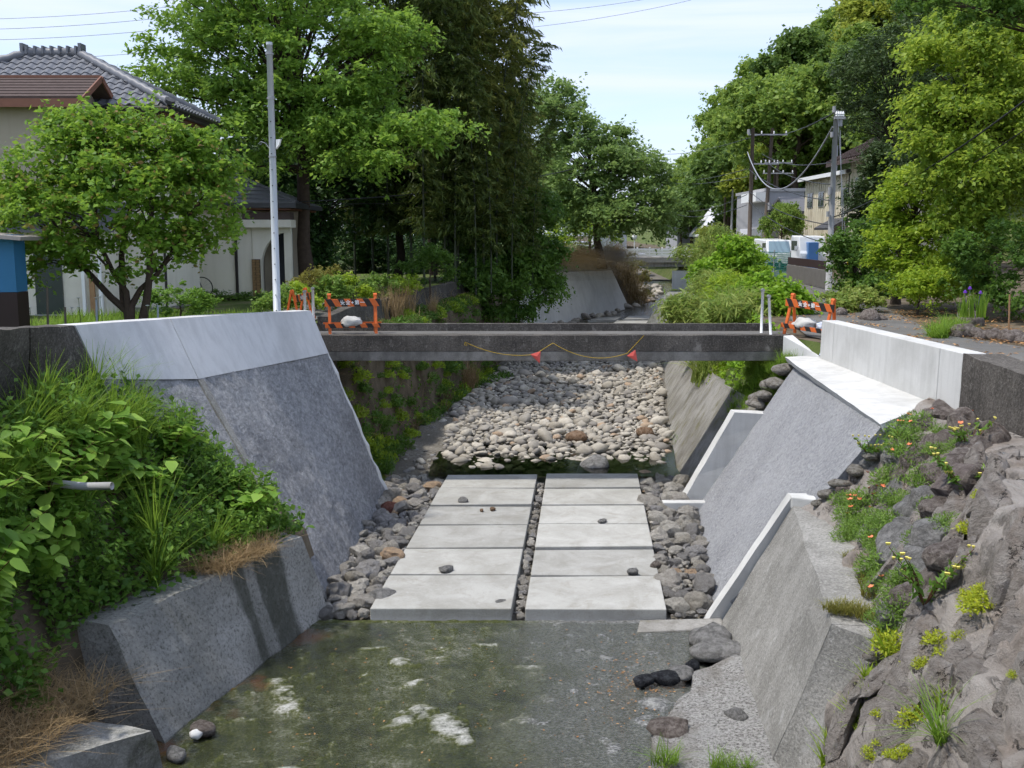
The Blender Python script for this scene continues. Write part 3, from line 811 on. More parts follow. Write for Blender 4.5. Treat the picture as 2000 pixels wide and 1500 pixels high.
# ------------------------------------------------------------------ footbridge
fb = thing('footbridge', 'narrow old concrete footbridge with blackened edge beam across the stream', 'bridge', (1, 22.7, 2.7))
beam = [[Vector((x, 22.0, 2.90)), Vector((x, 22.0, 3.245)), Vector((x, 22.35, 3.25)), Vector((x, 22.35, 2.90))] for x in (-4.3, 1, 5.98)]
inv(sweep('edge_beam', beam, M['conc_dark'], None, 30, .012, True, 3, freq=4), fb)
inv(MB().hexa([(-4.3, 22.10, 2.68), (5.95, 22.10, 2.68), (5.95, 23.5, 2.68), (-4.3, 23.5, 2.68)], [(-4.3, 22.012, 2.897), (5.95, 22.012, 2.897), (5.95, 23.5, 2.897), (-4.3, 23.5, 2.897)]).build('beam_soffit', M['conc_under'], None, bevel=.02), fb)
inv(MB().box(-4.4, 6.1, 22.355, 23.118, 3.0, 3.238).build('deck', M['asphalt'], None), fb)
inv(sweep('kerb', [[Vector((x, 23.125, 2.78)), Vector((x, 23.12, 3.40)), Vector((x, 23.32, 3.40)), Vector((x, 23.32, 2.78))] for x in (-4.3, 1, 5.9)], M['conc_dark'], None, 24, .01, True, 2, freq=4), fb)
inv(MB().box(-4.9, -4.0, 21.9, 23.7, -.3, 2.65).build('abutment', M['conc_dark'], None, bevel=.03), fb)
inv(MB().box(5.75, 6.5, 21.95, 23.7, 1.0, 2.65).build('abutment', M['conc_dark'], None, bevel=.03), fb)

# old dark wall above the left bank beyond the footbridge
dw = thing('old_wall', 'dark old retaining wall behind the dry grass beyond the left end of the footbridge', 'wall', (-3.5, 30, 2.5))
secs = []
for Y, z in ((24.6, 3.44), (27, 3.52), (30, 3.56), (34, 3.60), (39.5, 3.66), (46, 3.7)):
    x = at(640, 608, Y=24.6).x if Y < 25 else LTOP(Y) + .12
    secs.append([Vector((x + .28, Y, 2.0)), Vector((x, Y, z)), Vector((x - .25, Y, z)), Vector((x - .25, Y, 2.0))])
inv(sweep('wall_panel', secs, M['conc_dark'], None, 8, .02, True, 3, freq=2), dw)
# old concrete facing low on the right bank beyond the rib
sv = thing('old_revetment', 'old stained concrete slope at the foot of the right bank under the footbridge', 'revetment', (4.6, 28, 0))
secs = []
for Y in (20.9, 23, 26, 30, 36, 42):
    xt, zt, xb, zb = RTOP(Y), ZR(Y), RTOE(Y), BED(Y) - .25
    f = 0.62 if Y < 25 else .55
    secs.append([Vector((xb - .05, Y, zb)), Vector((xb + (xt - xb) * f - .1, Y, zb + (zt - zb) * f + .06)), Vector((xb + (xt - xb) * f + .3, Y, zb + (zt - zb) * f - .1)), Vector((xb + .5, Y, zb - .2))])
inv(sweep('slope_face', secs, M['conc_slope'], None, 6, .03, True, 4, freq=1.5), sv)
# far new wall on the left bank
fw = thing('retaining_wall', 'far new retaining wall, grey face with pale top band, beyond the footbridge', 'wall', (4, 60, .5))
s1 = (Vector((-.6, 49, 3.9)), Vector((-.3, 49, 3.3)), Vector((-.05, 49, 2.8)), Vector((1.0, 49, .1)))
s2 = (at(1066, 513, Y=57), at(1066, 533, Y=56.7), at(1066, 552, Y=56.4), at(1062, 640, Y=55))
s3 = (at(1186, 509, Y=66.8), at(1195, 528, Y=67), at(1203, 545, Y=67.3), at(1230, 604, Y=68))
bk = Vector((-.6, .3, 0))
for a_, b_, nm, mt in ((0, 1, 'upper_panel', 'conc_block'), (1, 2, 'coping_panel', 'conc_white'), (2, 3, 'stone_face', 'conc_new')):
    inv(sweep(nm, [[s[b_], s[a_], s[a_] + bk, s[b_] + bk] for s in (s1, s2, s3)], M[mt], None, 10, .02, True, 3), fw)
# far new wing on the right bank
inv(sweep('coping_panel', [[p, p + Vector((0, 0, 1.15)), p + Vector((1.8, .2, 1.15)), p + Vector((1.8, .2, 0))] for p in (at(1312, 566, Y=62), at(1316, 566, Y=76))], M['conc_white'], None, 2),
    props(thing('wing_wall', 'far white concrete wing wall at the right bank, above the dark slope', 'wall', (9.7, 62, 1)), None))
sd = thing('revetment', 'far dark smooth slope on the right bank, under the white wing wall', 'revetment', (9, 60, .5))
inv(sweep('slope_face', [[at(1256, 640, Y=52), at(1300, 575, Y=53), at(1300, 575, Y=53) + Vector((1.5, 0, 0)), at(1256, 640, Y=52) + Vector((2.5, 0, 0))],
                        [at(1290, 600, Y=66), at(1312, 566, Y=66), at(1312, 566, Y=66) + Vector((1.5, 0, 0)), at(1290, 600, Y=66) + Vector((2.5, 0, 0))]], M['conc_old'], None, 6, .02), sd)

# ------------------------------------------------------------------ concrete slabs in the bed
Lx = lambda Y: np.interp(Y, (14.28, 22.83), (-2.07, -1.46)); G1 = lambda Y: np.interp(Y, (14.28, 22.83), (-.01, .58))
G2 = lambda Y: np.interp(Y, (14.28, 22.83), (.19, .79)); Rx = lambda Y: np.interp(Y, (14.28, 22.83), (2.25, 2.86))
rng = random.Random(5)
ROWN = ['nearest the water', 'second from the water', 'third from the water', 'fourth from the water', 'fifth from the water', 'farthest, beside the dark pool']
YR = [14.28, 15.80, 17.25, 18.72, 20.08, 21.5, 22.83]
for r_ in range(6):
    y0, y1 = YR[r_] + (.05 if r_ else 0), YR[r_ + 1] - .05
    for side, (fa, fb_) in (('left', (Lx, G1)), ('right', (G2, Rx))):
        tl = rng.uniform(-.02, .02); dz = [tl + rng.uniform(-.012, .012) for _ in range(4)]
        dy = rng.uniform(-.012, .012)
        x = [fa(y0), fb_(y0), fb_(y1), fa(y1)]
        yy = [y0 + dy, y0 + dy + rng.uniform(-.01, .01), y1 + dy, y1 + dy]
        b_ = [(x[i], yy[i], -.3) for i in range(4)]
        t_ = [(x[i], yy[i], dz[i]) for i in range(4)]
        o = MB().hexa(b_, t_).build('concrete_slab', M['slab'], None, bevel=.015)
        props(o, f'pale concrete slab in the {side} column, {ROWN[r_]}', 'slab', 'concrete slabs laid in the stream bed')
k = 0
for (u0, v0, u1, v1, u2, v2, u3, v3), lab in (((1190, 637, 1262, 637, 1268, 626, 1205, 626), 'far pale concrete slab just above the footbridge kerb'),
                                             ((1218, 624, 1275, 623, 1276, 616, 1228, 617), 'farthest pale concrete slab upstream, right of the wet patch'),
                                             ((1148, 626, 1205, 624, 1215, 618, 1165, 620), 'far pale concrete slab upstream, left of the other two')):
    q = [at(u, v, z=.56) for u, v in ((u0, v0), (u1, v1), (u2, v2), (u3, v3))]
    props(MB().hexa([p - Vector((0, 0, .3)) for p in q], q).build('concrete_slab', M['slab'], None), lab, 'slab', 'concrete slabs far upstream')
# low sill in front of the right revetment
props(MB().hexa([(1.75, 13.75, -.3), (3.0, 13.85, -.3), (3.05, 14.22, -.3), (1.85, 14.2, -.3)], [(1.75, 13.75, -.132), (3.0, 13.85, -.11), (3.05, 14.22, -.10), (1.85, 14.2, -.125)]).build('sill', M['conc_slope'], None, bevel=.03),
      'low pale concrete sill at the foot of the right revetment', 'sill')

# ------------------------------------------------------------------ river stones
def rock_mesh(name, seed, sub, flat, ang, mat, amp=.22):
    bm = bmesh.new(); bmesh.ops.create_icosphere(bm, subdivisions=sub, radius=1)
    rr = random.Random(seed)
    ex, ey, ez = 1.0, rr.uniform(.62, .9), rr.uniform(*flat)
    planes = [(Vector((rr.gauss(0, 1), rr.gauss(0, 1), rr.gauss(0, 1))).normalized(), rr.uniform(.62, .88)) for _ in range(ang)]
    for v in bm.verts:
        p = v.co.copy()
        d = 1 + amp * mnoise.noise(p * 1.1 + Vector((seed * 3.1, seed, 0))) + amp * .35 * mnoise.noise(p * 2.7 + Vector((0, seed * 2.3, 0)))
        p = p * d
        for n_, h_ in planes:
            e = p.dot(n_) - h_
            if e > 0: p -= n_ * e * .85
        v.co = Vector((p.x * ex, p.y * ey, p.z * ez)) * 1.12
    me = bpy.data.meshes.new(name); bm.to_mesh(me); bm.free()
    me.materials.append(mat)
    if sub < 3: me.polygons.foreach_set('use_smooth', np.ones(len(me.polygons), dtype=bool))
    return me
COB = [rock_mesh('stone', i, 3, (.5, .8), 9, M['stone'], .55) for i in range(16)]
SLABBY = [rock_mesh('stone', 50 + i, 2 if i < 8 else 1, (.38, .7), 9, M['stone'], .5) for i in range(14)]

def pack(fn, bx, sizes, seed, over=.8):
    """dart throwing, big stones first"""
    rr = random.Random(seed); out = []; grid = {}
    cell = .5
    for (lo, hi, tries) in sizes:
        for _ in range(tries):
            x, y = rr.uniform(bx[0], bx[1]), rr.uniform(bx[2], bx[3])
            if not fn(x, y): continue
            s_ = rr.uniform(lo, hi)
            gx, gy = int(x // cell), int(y // cell)
            ok = True
            for i in (-1, 0, 1):
                for j in (-1, 0, 1):
                    for (px_, py_, pr) in grid.get((gx + i, gy + j), ()):
                        if (px_ - x) ** 2 + (py_ - y) ** 2 < ((pr + s_) * over) ** 2: ok = False; break
                    if not ok: break
                if not ok: break
            if ok:
                out.append((x, y, s_)); grid.setdefault((gx, gy), []).append((x, y, s_))
    return out
def strip(x, y):
    if not 14.35 < y < 23.4: return False
    l = LTOE(y) + .02 < x < Lx(y) - .06 and y < 23.4
    r_ = Rx(y) + .08 < x < RTOE(y) - .05
    return l or r_
def gapf(x, y): return 14.3 < y < 22.8 and G1(y) + .05 < x < G2(y) - .05
near = pack(strip, (-3.4, 4.2, 14.3, 23.4), [(.15, .22, 260), (.09, .15, 2200), (.05, .09, 7000)], 3, .76)
gaps = pack(gapf, (-.1, .9, 14.2, 22.9), [(.07, .10, 400), (.05, .07, 500)], 8, .75)
allp = [(x, y, s_, 0) for x, y, s_ in near] + [(x, y, s_, 1) for x, y, s_ in gaps]
allp.sort(key=lambda q: -(q[2] / q[1]) if q[3] == 0 else -(q[2] * 1.3 / q[1]))
rr = random.Random(77)
def put_stone(x, y, s_, g, parent, me=None, z=None):
    base = BED(y) if z is None else z
    o = bpy.data.objects.new('stone', me or rr.choice(COB))
    C.objects.link(o); o.parent = parent
    sc_ = s_ * rr.uniform(1.0, 1.22)
    o.location = (x, y, base + (s_ * rr.uniform(.18, .5) if not g else s_ * .3 - .02))
    o.rotation_euler = (rr.gauss(0, .18), rr.gauss(0, .18), rr.uniform(0, 6.28))
    o.scale = (sc_, sc_, sc_ * rr.uniform(.85, 1.15))
    return o
NIND = 285
for q in allp[:NIND]: put_stone(*q, bed)
special = [(-2.45, 20.15, .19, 'stone_red', 'dark red stone in the gravel left of the slabs'), (1.72, 26.6, .26, 'stone_rust', 'round rust orange stone in the upstream stones'),
           (1.95, 24.05, .34, 'boulder_grey', 'large grey boulder at the edge of the pool'), (4.6 - 1.0, 27.2, .24, 'stone_rust', None)]
for x, y, s_, mt, lab in special:
    me = rock_mesh('stone', int(x * 100) + 7, 2, (.55, .7), 3, M[mt], .22)
    o = put_stone(x, y, s_, 0, bed, me)
    if lab: o['label'] = lab
def upst(x, y):
    if not 22.9 < y < 47: return False
    a = LTOE(y) + (1.35 - (y - 23) * .13 if y < 31 else .15)
    if not a < x < RTOE(y) - .05: return False
    if y < 24.25 + .35 * fnoise((x, 0, 0), .9) and .2 + .0 < x < 3.7: return rr.random() < .03
    return True
ups = pack(upst, (-3, 7.5, 22.9, 47), [(.18, .26, 120), (.11, .17, 2000), (.075, .11, 9000), (.05, .075, 14000)], 21, .72)
bar_ = pack(lambda x, y: 22.9 < y < 33 and LTOE(y) + .1 < x < LTOE(y) + 1.5 - (y - 23) * .12, (-3.2, 1, 22.9, 33), [(.06, .12, 250), (.03, .05, 900)], 22, 1.0)
far_ = pack(lambda x, y: 47 < y < 90 and ((LTOE(y) < x < LTOE(y) + .9) or (y > 70 and LTOE(y) < x < RTOE(y) - 1)), (0, 15, 47, 90), [(.18, .35, 900)], 23, 1.0)
rest = [(x, y, s_) for x, y, s_, g in allp[NIND:]] + bar_
# sand and pebble filler around the slabs
peb = pack(lambda x, y: strip(x, y) or gapf(x, y), (-3.4, 4.2, 14.2, 23.4), [(.022, .045, 5000)], 31, .8)
rest += peb
def stone_cloud(name, lst, variants, parent, seed, mt='stone'):
    base = [(np.array([v.co for v in me.vertices], dtype=np.float32), np.array([p.vertices for p in me.polygons], dtype=np.int32)) for me in variants]
    g = np.random.default_rng(seed); Vs, Fs, off = [], [], 0
    for (x, y, s_) in lst:
        V, F = base[g.integers(len(base))]
        a = g.uniform(0, 6.28); tx, ty = g.normal(0, .22, 2)
        ca, sa = math.cos(a), math.sin(a)
        Rz = np.array([[ca, -sa, 0], [sa, ca, 0], [0, 0, 1]]); Rx_ = np.array([[1, 0, 0], [0, math.cos(tx), -math.sin(tx)], [0, math.sin(tx), math.cos(tx)]])
        Ry_ = np.array([[math.cos(ty), 0, math.sin(ty)], [0, 1, 0], [-math.sin(ty), 0, math.cos(ty)]])
        Vs.append((V * s_ * g.uniform(1.0, 1.25)) @ (Rz @ Rx_ @ Ry_).T + np.array([x, y, BED(y) - (.02 if y > 25 else 0) + s_ * g.uniform(.1, .5)]))
        Fs.append(F + off); off += len(V)
    o = mk(name, np.concatenate(Vs), np.concatenate(Fs), M[mt], parent, False)
    o['kind'] = 'stuff'
    return o
stone_cloud('small_stones', rest, SLABBY, bed, 4)
stone_cloud('upstream_stones', ups + far_, SLABBY, bed, 6, 'stone_pale')
# a few stones lying on and against the slabs, and boulders in the water's edge
def lone(u, v, z, s_, mt, label, name='stone', flat=(.5, .7), seed=None, sub=2):
    p = at(u, v, z=z)
    me = rock_mesh(name, seed if seed is not None else u, sub, flat, 6, M[mt], .3)
    o = link(name, me, None, (p.x, p.y, p.z + s_ * .25), rr.uniform(0, 6), s_)
    return props(o, label, 'stone')
lone(962, 996, 0, .075, 'stone_rust', 'small brown stone lying on the third left slab, larger of the pair')
lone(941, 998, 0, .05, 'stone_rust', 'tiny brown stone left of a larger one on the third left slab')
lone(1281, 1105, 0, .09, 'boulder', 'dark stone on the right edge of the second right slab')
lone(1235, 1120, 0, .10, 'boulder_grey', 'grey stone resting against the front of the second right slab')
lone(872, 1116, 0, .12, 'boulder_grey', 'flat grey stone on the far edge of the front left slab')
lone(905, 980, 0, .12, 'boulder_grey', 'flat grey stone on the fifth left slab')
lone(1176, 1020, 0, .09, 'boulder_grey', 'grey stone on the joint of the right column slabs')
lone(745, 1178, -.12, .26, 'boulder_grey', 'pale rounded stone against the front corner of the left slabs')
lone(880, 1188, -.13, .17, 'boulder_grey', 'rounded stone against the front face of the left slab')
lone(975, 1192, -.13, .19, 'boulder_grey', 'low flat stone at the front face of the left slab near the gap')
lone(1078, 1186, -.12, .14, 'boulder_grey', 'pale stone against the front left corner of the right slab')
lone(1228, 1192, -.13, .15, 'boulder_grey', 'small low stone in front of the right slab')
lone(1388, 1258, -.13, .30, 'boulder_grey', 'smooth bluish boulder behind the pale one at the right water edge')
lone(1405, 1285, -.12, .40, 'boulder_grey', 'large pale flat boulder half sunk at the right water edge', flat=(.3, .35))
lone(1352, 1308, -.12, .14, 'stone_black', 'angular black rock at the right water edge', sub=1)
lone(1300, 1332, -.12, .20, 'stone_black', 'long black rock lying in the wet patch', flat=(.3, .4))
lone(1258, 1334, -.12, .17, 'stone_black', 'low dark grey rock at the left end of the black rocks', flat=(.3, .4))
lone(1330, 1322, -.12, .20, 'boulder_grey', 'grey slab of rock between the black rocks', flat=(.35, .45))
lone(1306, 1435, -.12, .23, 'boulder', 'brown rounded boulder standing at the edge of the rough concrete')
lone(1440, 1405, -.02, .14, 'boulder_grey', 'small grey stone set in the rough concrete')
lone(343, 1478, -.12, .14, 'boulder_grey', 'grey rounded stone at the lower left water edge')
lone(395, 1430, -.12, .17, 'boulder', 'dark flat stone at the foot of the left block')
lone(385, 1438, -.1, .08, 'conc_new', 'small white stone at the foot of the left block')
# ------------------------------------------------------------------ rock bank at the lower right
RB = [  # far to near, bottom to top
    [(3.6, 14.0, 1.0), (3.95, 13.9, 1.55), (4.45, 13.55, 2.05), (4.95, 13.38, 2.62), (5.5, 14.05, 2.93), (6.4, 15.3, 3.02)],
    [(3.6, 12.7, 1.0), (4.2, 12.55, 1.66), (4.75, 12.3, 2.15), (5.3, 12.1, 2.66), (5.8, 12.3, 2.92), (6.5, 12.5, 2.95)],
    [(3.4, 11.1, 1.0), (3.9, 11.0, 1.66), (4.35, 10.7, 2.25), (4.8, 10.4, 2.75), (5.25, 10.35, 3.08), (6.5, 10.8, 3.0)],
    [(3.2, 9.6, .9), (3.50, 9.35, 1.60), (3.85, 9.15, 2.2), (4.25, 9.1, 2.75), (4.65, 9.2, 3.14), (6.5, 9.3, 3.1)],
    [(2.75, 9.0, -.3), (2.92, 8.55, .92), (3.35, 8.35, 1.7), (3.85, 8.2, 2.5), (4.4, 8.2, 3.08), (6.5, 8.2, 3.12)],
    [(2.5, 7.0, -.3), (2.7, 6.6, .6), (3.15, 6.5, 1.5), (3.7, 6.4, 2.4), (4.3, 6.4, 3.08), (6.5, 6.4, 3.12)],
    [(2.5, 2.0, -.3), (2.7, 2.0, .6), (3.15, 2.0, 1.5), (3.7, 2.0, 2.4), (4.3, 2.0, 3.08), (6.5, 2.0, 3.12)]]
RBa = np.array(RB)
def cr(P, t):
    n = len(P) - 1; i = min(int(t), n - 1); f = t - i
    p0, p1, p2, p3 = P[max(i-1, 0)], P[i], P[i+1], P[min(i+2, n)]
    return .5 * ((2*p1) + (-p0 + p2)*f + (2*p0 - 5*p1 + 4*p2 - p3)*f*f + (-p0 + 3*p1 - 3*p2 + p3)*f**3)
rows = []
NI, NJ = 230, 110
for i in range(NI + 1):
    s_ = i / NI * 6
    s_ = s_ if s_ < 5 else s_
    line = np.array([cr(RBa[:, j, :], s_) for j in range(6)])
    row = []
    for j in range(NJ + 1):
        t = j / NJ * 5
        p = cr(line, t)
        P = Vector(p)
        q = Vector((P.x * 1.0 + P.y * .35, P.y * .8 - P.x * .35, (P.z * .8 + P.x * .4) * .55))
        nz_ = abs(mnoise.noise(q * 1.5 + Vector((4, 1, 9)))) ; n2 = abs(mnoise.noise(q * 3.7)); n3 = mnoise.noise(q * 9)
        cell = mnoise.voronoi(q * 1.9, distance_metric='DISTANCE', exponent=2.5)[0]
        d = .30 * (nz_ - .25) + .16 * (n2 - .2) + .05 * abs(n3) + .025 * mnoise.noise(q * 21) + .14 * (min(cell[1] - cell[0], .22) - .14)
        amp = 1.0 if t < 4 else max(.25, 1 - (t - 4) * 1.4)
        amp *= .35 if s_ < 1.4 else 1
        row.append(P + Vector((-.75, -.35, .55)) * d * amp)
    rows.append(row)
bank = thing('rock_bank', 'craggy grey-brown rock bank in the lower right corner, with boulders and flowering weeds above', 'rock bank', (4.2, 9, 0))
rock_o = sheet('rock_face', rows, M['rock'], True)
inv(rock_o, bank)
rock_bvh = bvh_of(rock_o)

BO = [(1835, 812, .22, 'boulder'), (1800, 838, .16, 'boulder'), (1770, 845, .13, 'boulder_grey'), (1885, 838, .24, 'boulder'), (1930, 862, .26, 'boulder'), (1812, 868, .16, 'boulder'), (1905, 885, .22, 'boulder'), (1852, 868, .2, 'boulder'), (1790, 905, .17, 'boulder'),
      (1762, 925, .16, 'boulder'), (1868, 915, .2, 'boulder'), (1825, 935, .2, 'boulder'), (1735, 895, .15, 'boulder_grey'), (1700, 905, .13, 'boulder_grey'), (1672, 935, .13, 'boulder'), (1716, 862, .10, 'boulder_grey'),
      (1648, 962, .12, 'boulder'), (1632, 985, .09, 'boulder'), (1745, 965, .19, 'boulder_grey'), (1712, 975, .14, 'boulder'), (1880, 955, .25, 'boulder_pink'), (1815, 980, .18, 'boulder_grey'), (1782, 1005, .18, 'boulder_grey'),
      (1768, 1035, .14, 'boulder_grey'), (1838, 1010, .2, 'boulder'), (1745, 1045, .14, 'boulder_grey'), (1800, 1045, .13, 'boulder'), (1762, 1078, .26, 'boulder_grey'), (1828, 1062, .26, 'boulder_grey'), (1700, 1045, .15, 'boulder_grey'),
      (1802, 1110, .22, 'boulder_grey'), (1860, 1095, .2, 'boulder'), (1835, 1135, .18, 'boulder'), (1780, 1170, .17, 'boulder'), (1745, 1215, .16, 'boulder_grey'), (1690, 985, .12, 'boulder'), (1665, 905, .10, 'boulder'), (1692, 868, .09, 'boulder_grey'), (1955, 905, .14, 'boulder_grey'), (1905, 940, .16, 'boulder')]
for k, (u, v, s_, mt) in enumerate(BO):
    p, n_ = hit(rock_bvh, u, v)
    if p is None: continue
    me = rock_mesh('boulder', 300 + k, 3, (.6, .9), 9, M[mt], .45)
    o = link('boulder', me, bank, p - bank.location + Vector((.04, .06, -.02)), None, s_ * 1.25)
    o.rotation_euler = (rr.gauss(0, .3), R(-25) + rr.gauss(0, .3), rr.uniform(0, 6.28))
# the near rock face is fitted from big angular stones
BS = [rock_mesh('bank_stone', 700 + i, 3, (.6, .8), 6, M['rock'], .5) for i in range(10)]
cand = []
rs = random.Random(8)
for _ in range(9000):
    i, j = rs.randint(int(NI * .17), int(NI * .93)), rs.randint(int(NJ * .14), int(NJ * .70))
    if i < NI * .56 and j < NJ * .27: continue
    p = rows[i][j]
    s_ = rs.choice([.20, .24, .28, .34])
    if all((p - q).length > (s_ + r_) * .86 for q, r_, *_x in cand):
        du = (rows[i + 1][j] - rows[i - 1][j]).normalized(); dv = (rows[i][j + 1] - rows[i][j - 1]).normalized()
        n_ = du.cross(dv).normalized()
        if n_.dot(Vector((-.6, -.2, .77))) < 0: n_ = -n_
        cand.append((p, s_, (dv * .8 - du * .6 + Vector((0, 0, .1))).normalized(), n_))
    if len(cand) > 230: break
for p, s_, ax_, n_ in cand:
    o = link('bank_stone', rs.choice(BS), bank)
    xx = (ax_ - n_ * ax_.dot(n_)).normalized(); yy = n_.cross(xx)
    Mx = Matrix((xx, yy, n_)).transposed().to_4x4()
    o.matrix_local = Matrix.Translation(p - bank.location - n_ * s_ * .26) @ Mx @ Matrix.Rotation(rs.gauss(0, .25), 4, 'Z') @ Matrix.Diagonal((s_ * 1.4, s_ * 1.05, s_ * .6, 1))
# rough mortared stones between the revetment and its banks
for k, (x, y, z, s_) in enumerate([(5.62, 20.95, 2.72, .2), (5.42, 20.9, 2.45, .22), (5.22, 20.88, 2.2, .2), (5.05, 20.95, 2.0, .2), (5.7, 21.2, 2.7, .22), (5.45, 21.2, 2.35, .24), (5.2, 21.15, 2.1, .22),
                                   (4.62, 13.42, 2.35, .14), (4.45, 13.5, 2.15, .13), (4.3, 13.6, 1.98, .12), (4.78, 13.3, 2.58, .13), (4.18, 13.62, 1.85, .1)]):
    me = rock_mesh('margin_stone', 500 + k, 2, (.5, .7), 7, M['margin'], .2)
    o = link('margin_stone', me, rv, Vector((x, y, z - .08)) - rv.location, rr.uniform(0, 6), (s_ * 1.15, s_ * 1.15, s_ * .85))

# ------------------------------------------------------------------ foliage helpers (numpy)
def unit(a): return a / np.maximum(np.linalg.norm(a, axis=1, keepdims=True), 1e-9)
def leaf_quads(P, g, size, aspect=.5, up=.6, droop=.25, fold=.12, dirs=None, var=.5):
    """one folded diamond leaf at each point"""
    n = len(P)
    nrm = unit(g.normal(0, 1, (n, 3)) * (1 - up) + np.array([0, 0, up]) + 1e-6)
    u = g.normal(0, 1, (n, 3)) if dirs is None else dirs + g.normal(0, .35, (n, 3))
    u[:, 2] -= droop
    u = unit(u - nrm * np.sum(u * nrm, axis=1, keepdims=True) * (1 - droop))
    v = unit(np.cross(nrm, u))
    L = (size * (1 + g.uniform(-var, var, n)))[:, None]
    W = L * aspect
    base, tip = P - u * L * .5, P + u * L * .5
    m_ = P - u * L * .06
    nn = np.cross(u, v)
    l_, r_ = m_ + v * W * .5 + nn * W * fold, m_ - v * W * .5 + nn * W * fold
    V = np.stack([base, r_, tip, l_], axis=1).reshape(-1, 3)
    F = np.arange(4 * n).reshape(n, 4)
    return V, F
def big_leaves(P, U, N, L, asp=.7):
    """pointed heart-shaped leaf: 2 x 3 faces, folded on the midrib"""
    n = len(P); U = unit(U); Vv = unit(np.cross(N, U)); N = np.cross(U, Vv)
    L = L[:, None]; W = L * asp
    prof = [(0, .0, 0), (.08, .34, .05), (.38, .5, .08), (.72, .27, .04), (1.0, 0, -.12)]
    pts = []
    for t, w_, z_ in prof:
        mid = P + U * L * t + N * L * (-.10 * t * t)
        if w_ == 0: pts.append([mid])
        else: pts.append([mid + Vv * W * w_ + N * L * z_, mid, mid - Vv * W * w_ + N * L * z_])
    flat = [q for p in pts for q in p]          # 1+3+3+3+1 = 11
    V = np.stack(flat, axis=1).reshape(-1, 3)
    base = (np.arange(n) * 11)[:, None]
    quads = np.array([[0, 2, 1, 1], [0, 3, 2, 2], [1, 2, 5, 4], [2, 3, 6, 5], [4, 5, 8, 7], [5, 6, 9, 8], [7, 8, 10, 10], [8, 9, 10, 10]])
    tri = []
    for q in quads:
        if q[2] == q[3]: tri.append([q[0], q[1], q[2]])
        else: tri += [[q[0], q[1], q[2]], [q[0], q[2], q[3]]]
    tri = np.array(tri)
    F = (base[:, :, None] + tri[None]).reshape(-1, 3)
    return V, F
def blades(base, g, length, width, lean=.35, seg=4, curl=.6, var=.35, dirs=None):
    """curved grass blades rising from base points"""
    n = len(base)
    a = g.uniform(0, 2 * PI, n)
    d = np.stack([np.cos(a), np.sin(a), np.zeros(n)], 1) if dirs is None else dirs
    side = np.stack([-d[:, 1], d[:, 0], np.zeros(n)], 1)
    L = (length * (1 + g.uniform(-var, var, n)))[:, None]
    ln = np.abs(g.normal(lean, lean * .5, n))[:, None]
    rows_ = []
    for k in range(seg + 1):
        t = k / seg
        h = L * (t - curl * .45 * ln * t * t); o = L * ln * (t * .35 + t * t * curl)
        p = base + d * o + np.array([0, 0, 1.0]) * h
        w_ = width * (1 - t ** 1.6) * .5 + .0008
        rows_.append(p - side * w_); rows_.append(p + side * w_)
    V = np.stack(rows_, axis=1).reshape(-1, 3); K = 2 * (seg + 1)
    b = (np.arange(n) * K)[:, None, None]
    F = np.array([[2*k, 2*k+1, 2*k+3, 2*k+2] for k in range(seg)])[None] + b
    return V, F.reshape(-1, 4)
def joinVF(lst):
    Vs, Fs, o = [], [], 0
    for V, F in lst: Vs.append(V); Fs.append(F + o); o += len(V)
    return np.concatenate(Vs), np.concatenate(Fs)
def ell_clumps(g, ells, n, inner=.45):
    w_ = np.array([(e[3] * e[4] * e[5]) ** (2 / 3.) for e in ells]); w_ /= w_.sum()
    idx = g.choice(len(ells), n, p=w_)
    E = np.array(ells)[idx]
    d = unit(g.normal(0, 1, (n, 3))); d[:, 2] = np.abs(d[:, 2]) * np.where(g.random(n) < .72, 1, -1)
    r_ = (inner + (1 - inner) * g.random(n) ** .6)[:, None]
    return E[:, :3] + d * E[:, 3:6] * r_
def crown_mesh(g, cl, per, size, cr_, aspect=.5, up=.55, droop=.3, flat=.6):
    n = len(cl); nt_ = max(3, per // 9)
    tw = np.repeat(cl, nt_, axis=0)
    rad = np.repeat(cr_ * (.5 + 1.0 * g.random(n)), nt_)[:, None]
    st = tw + g.normal(0, .30, tw.shape) * rad * np.array([1, 1, flat])
    d = unit(g.normal(0, 1, tw.shape) * np.array([1, 1, flat * .7]) + (tw - cl.mean(axis=0)) * .12)
    ln = rad * g.uniform(.5, 1.5, (len(tw), 1))
    k = 9
    t = np.tile(np.linspace(.1, 1, k), len(tw))[:, None]
    S, D, L = np.repeat(st, k, axis=0), np.repeat(d, k, axis=0), np.repeat(ln, k, axis=0)
    P = S + D * L * t; P[:, 2] -= (droop * .5 * L * t * t)[:, 0]
    P += g.normal(0, .35 * size, P.shape)
    sd = unit(np.cross(D, np.array([0, 0, 1.0])) + 1e-6) * np.where(np.arange(len(P)) % 2, 1, -1)[:, None]
    return leaf_quads(P, g, size, aspect, up, droop, .12, unit(D * .6 + sd))
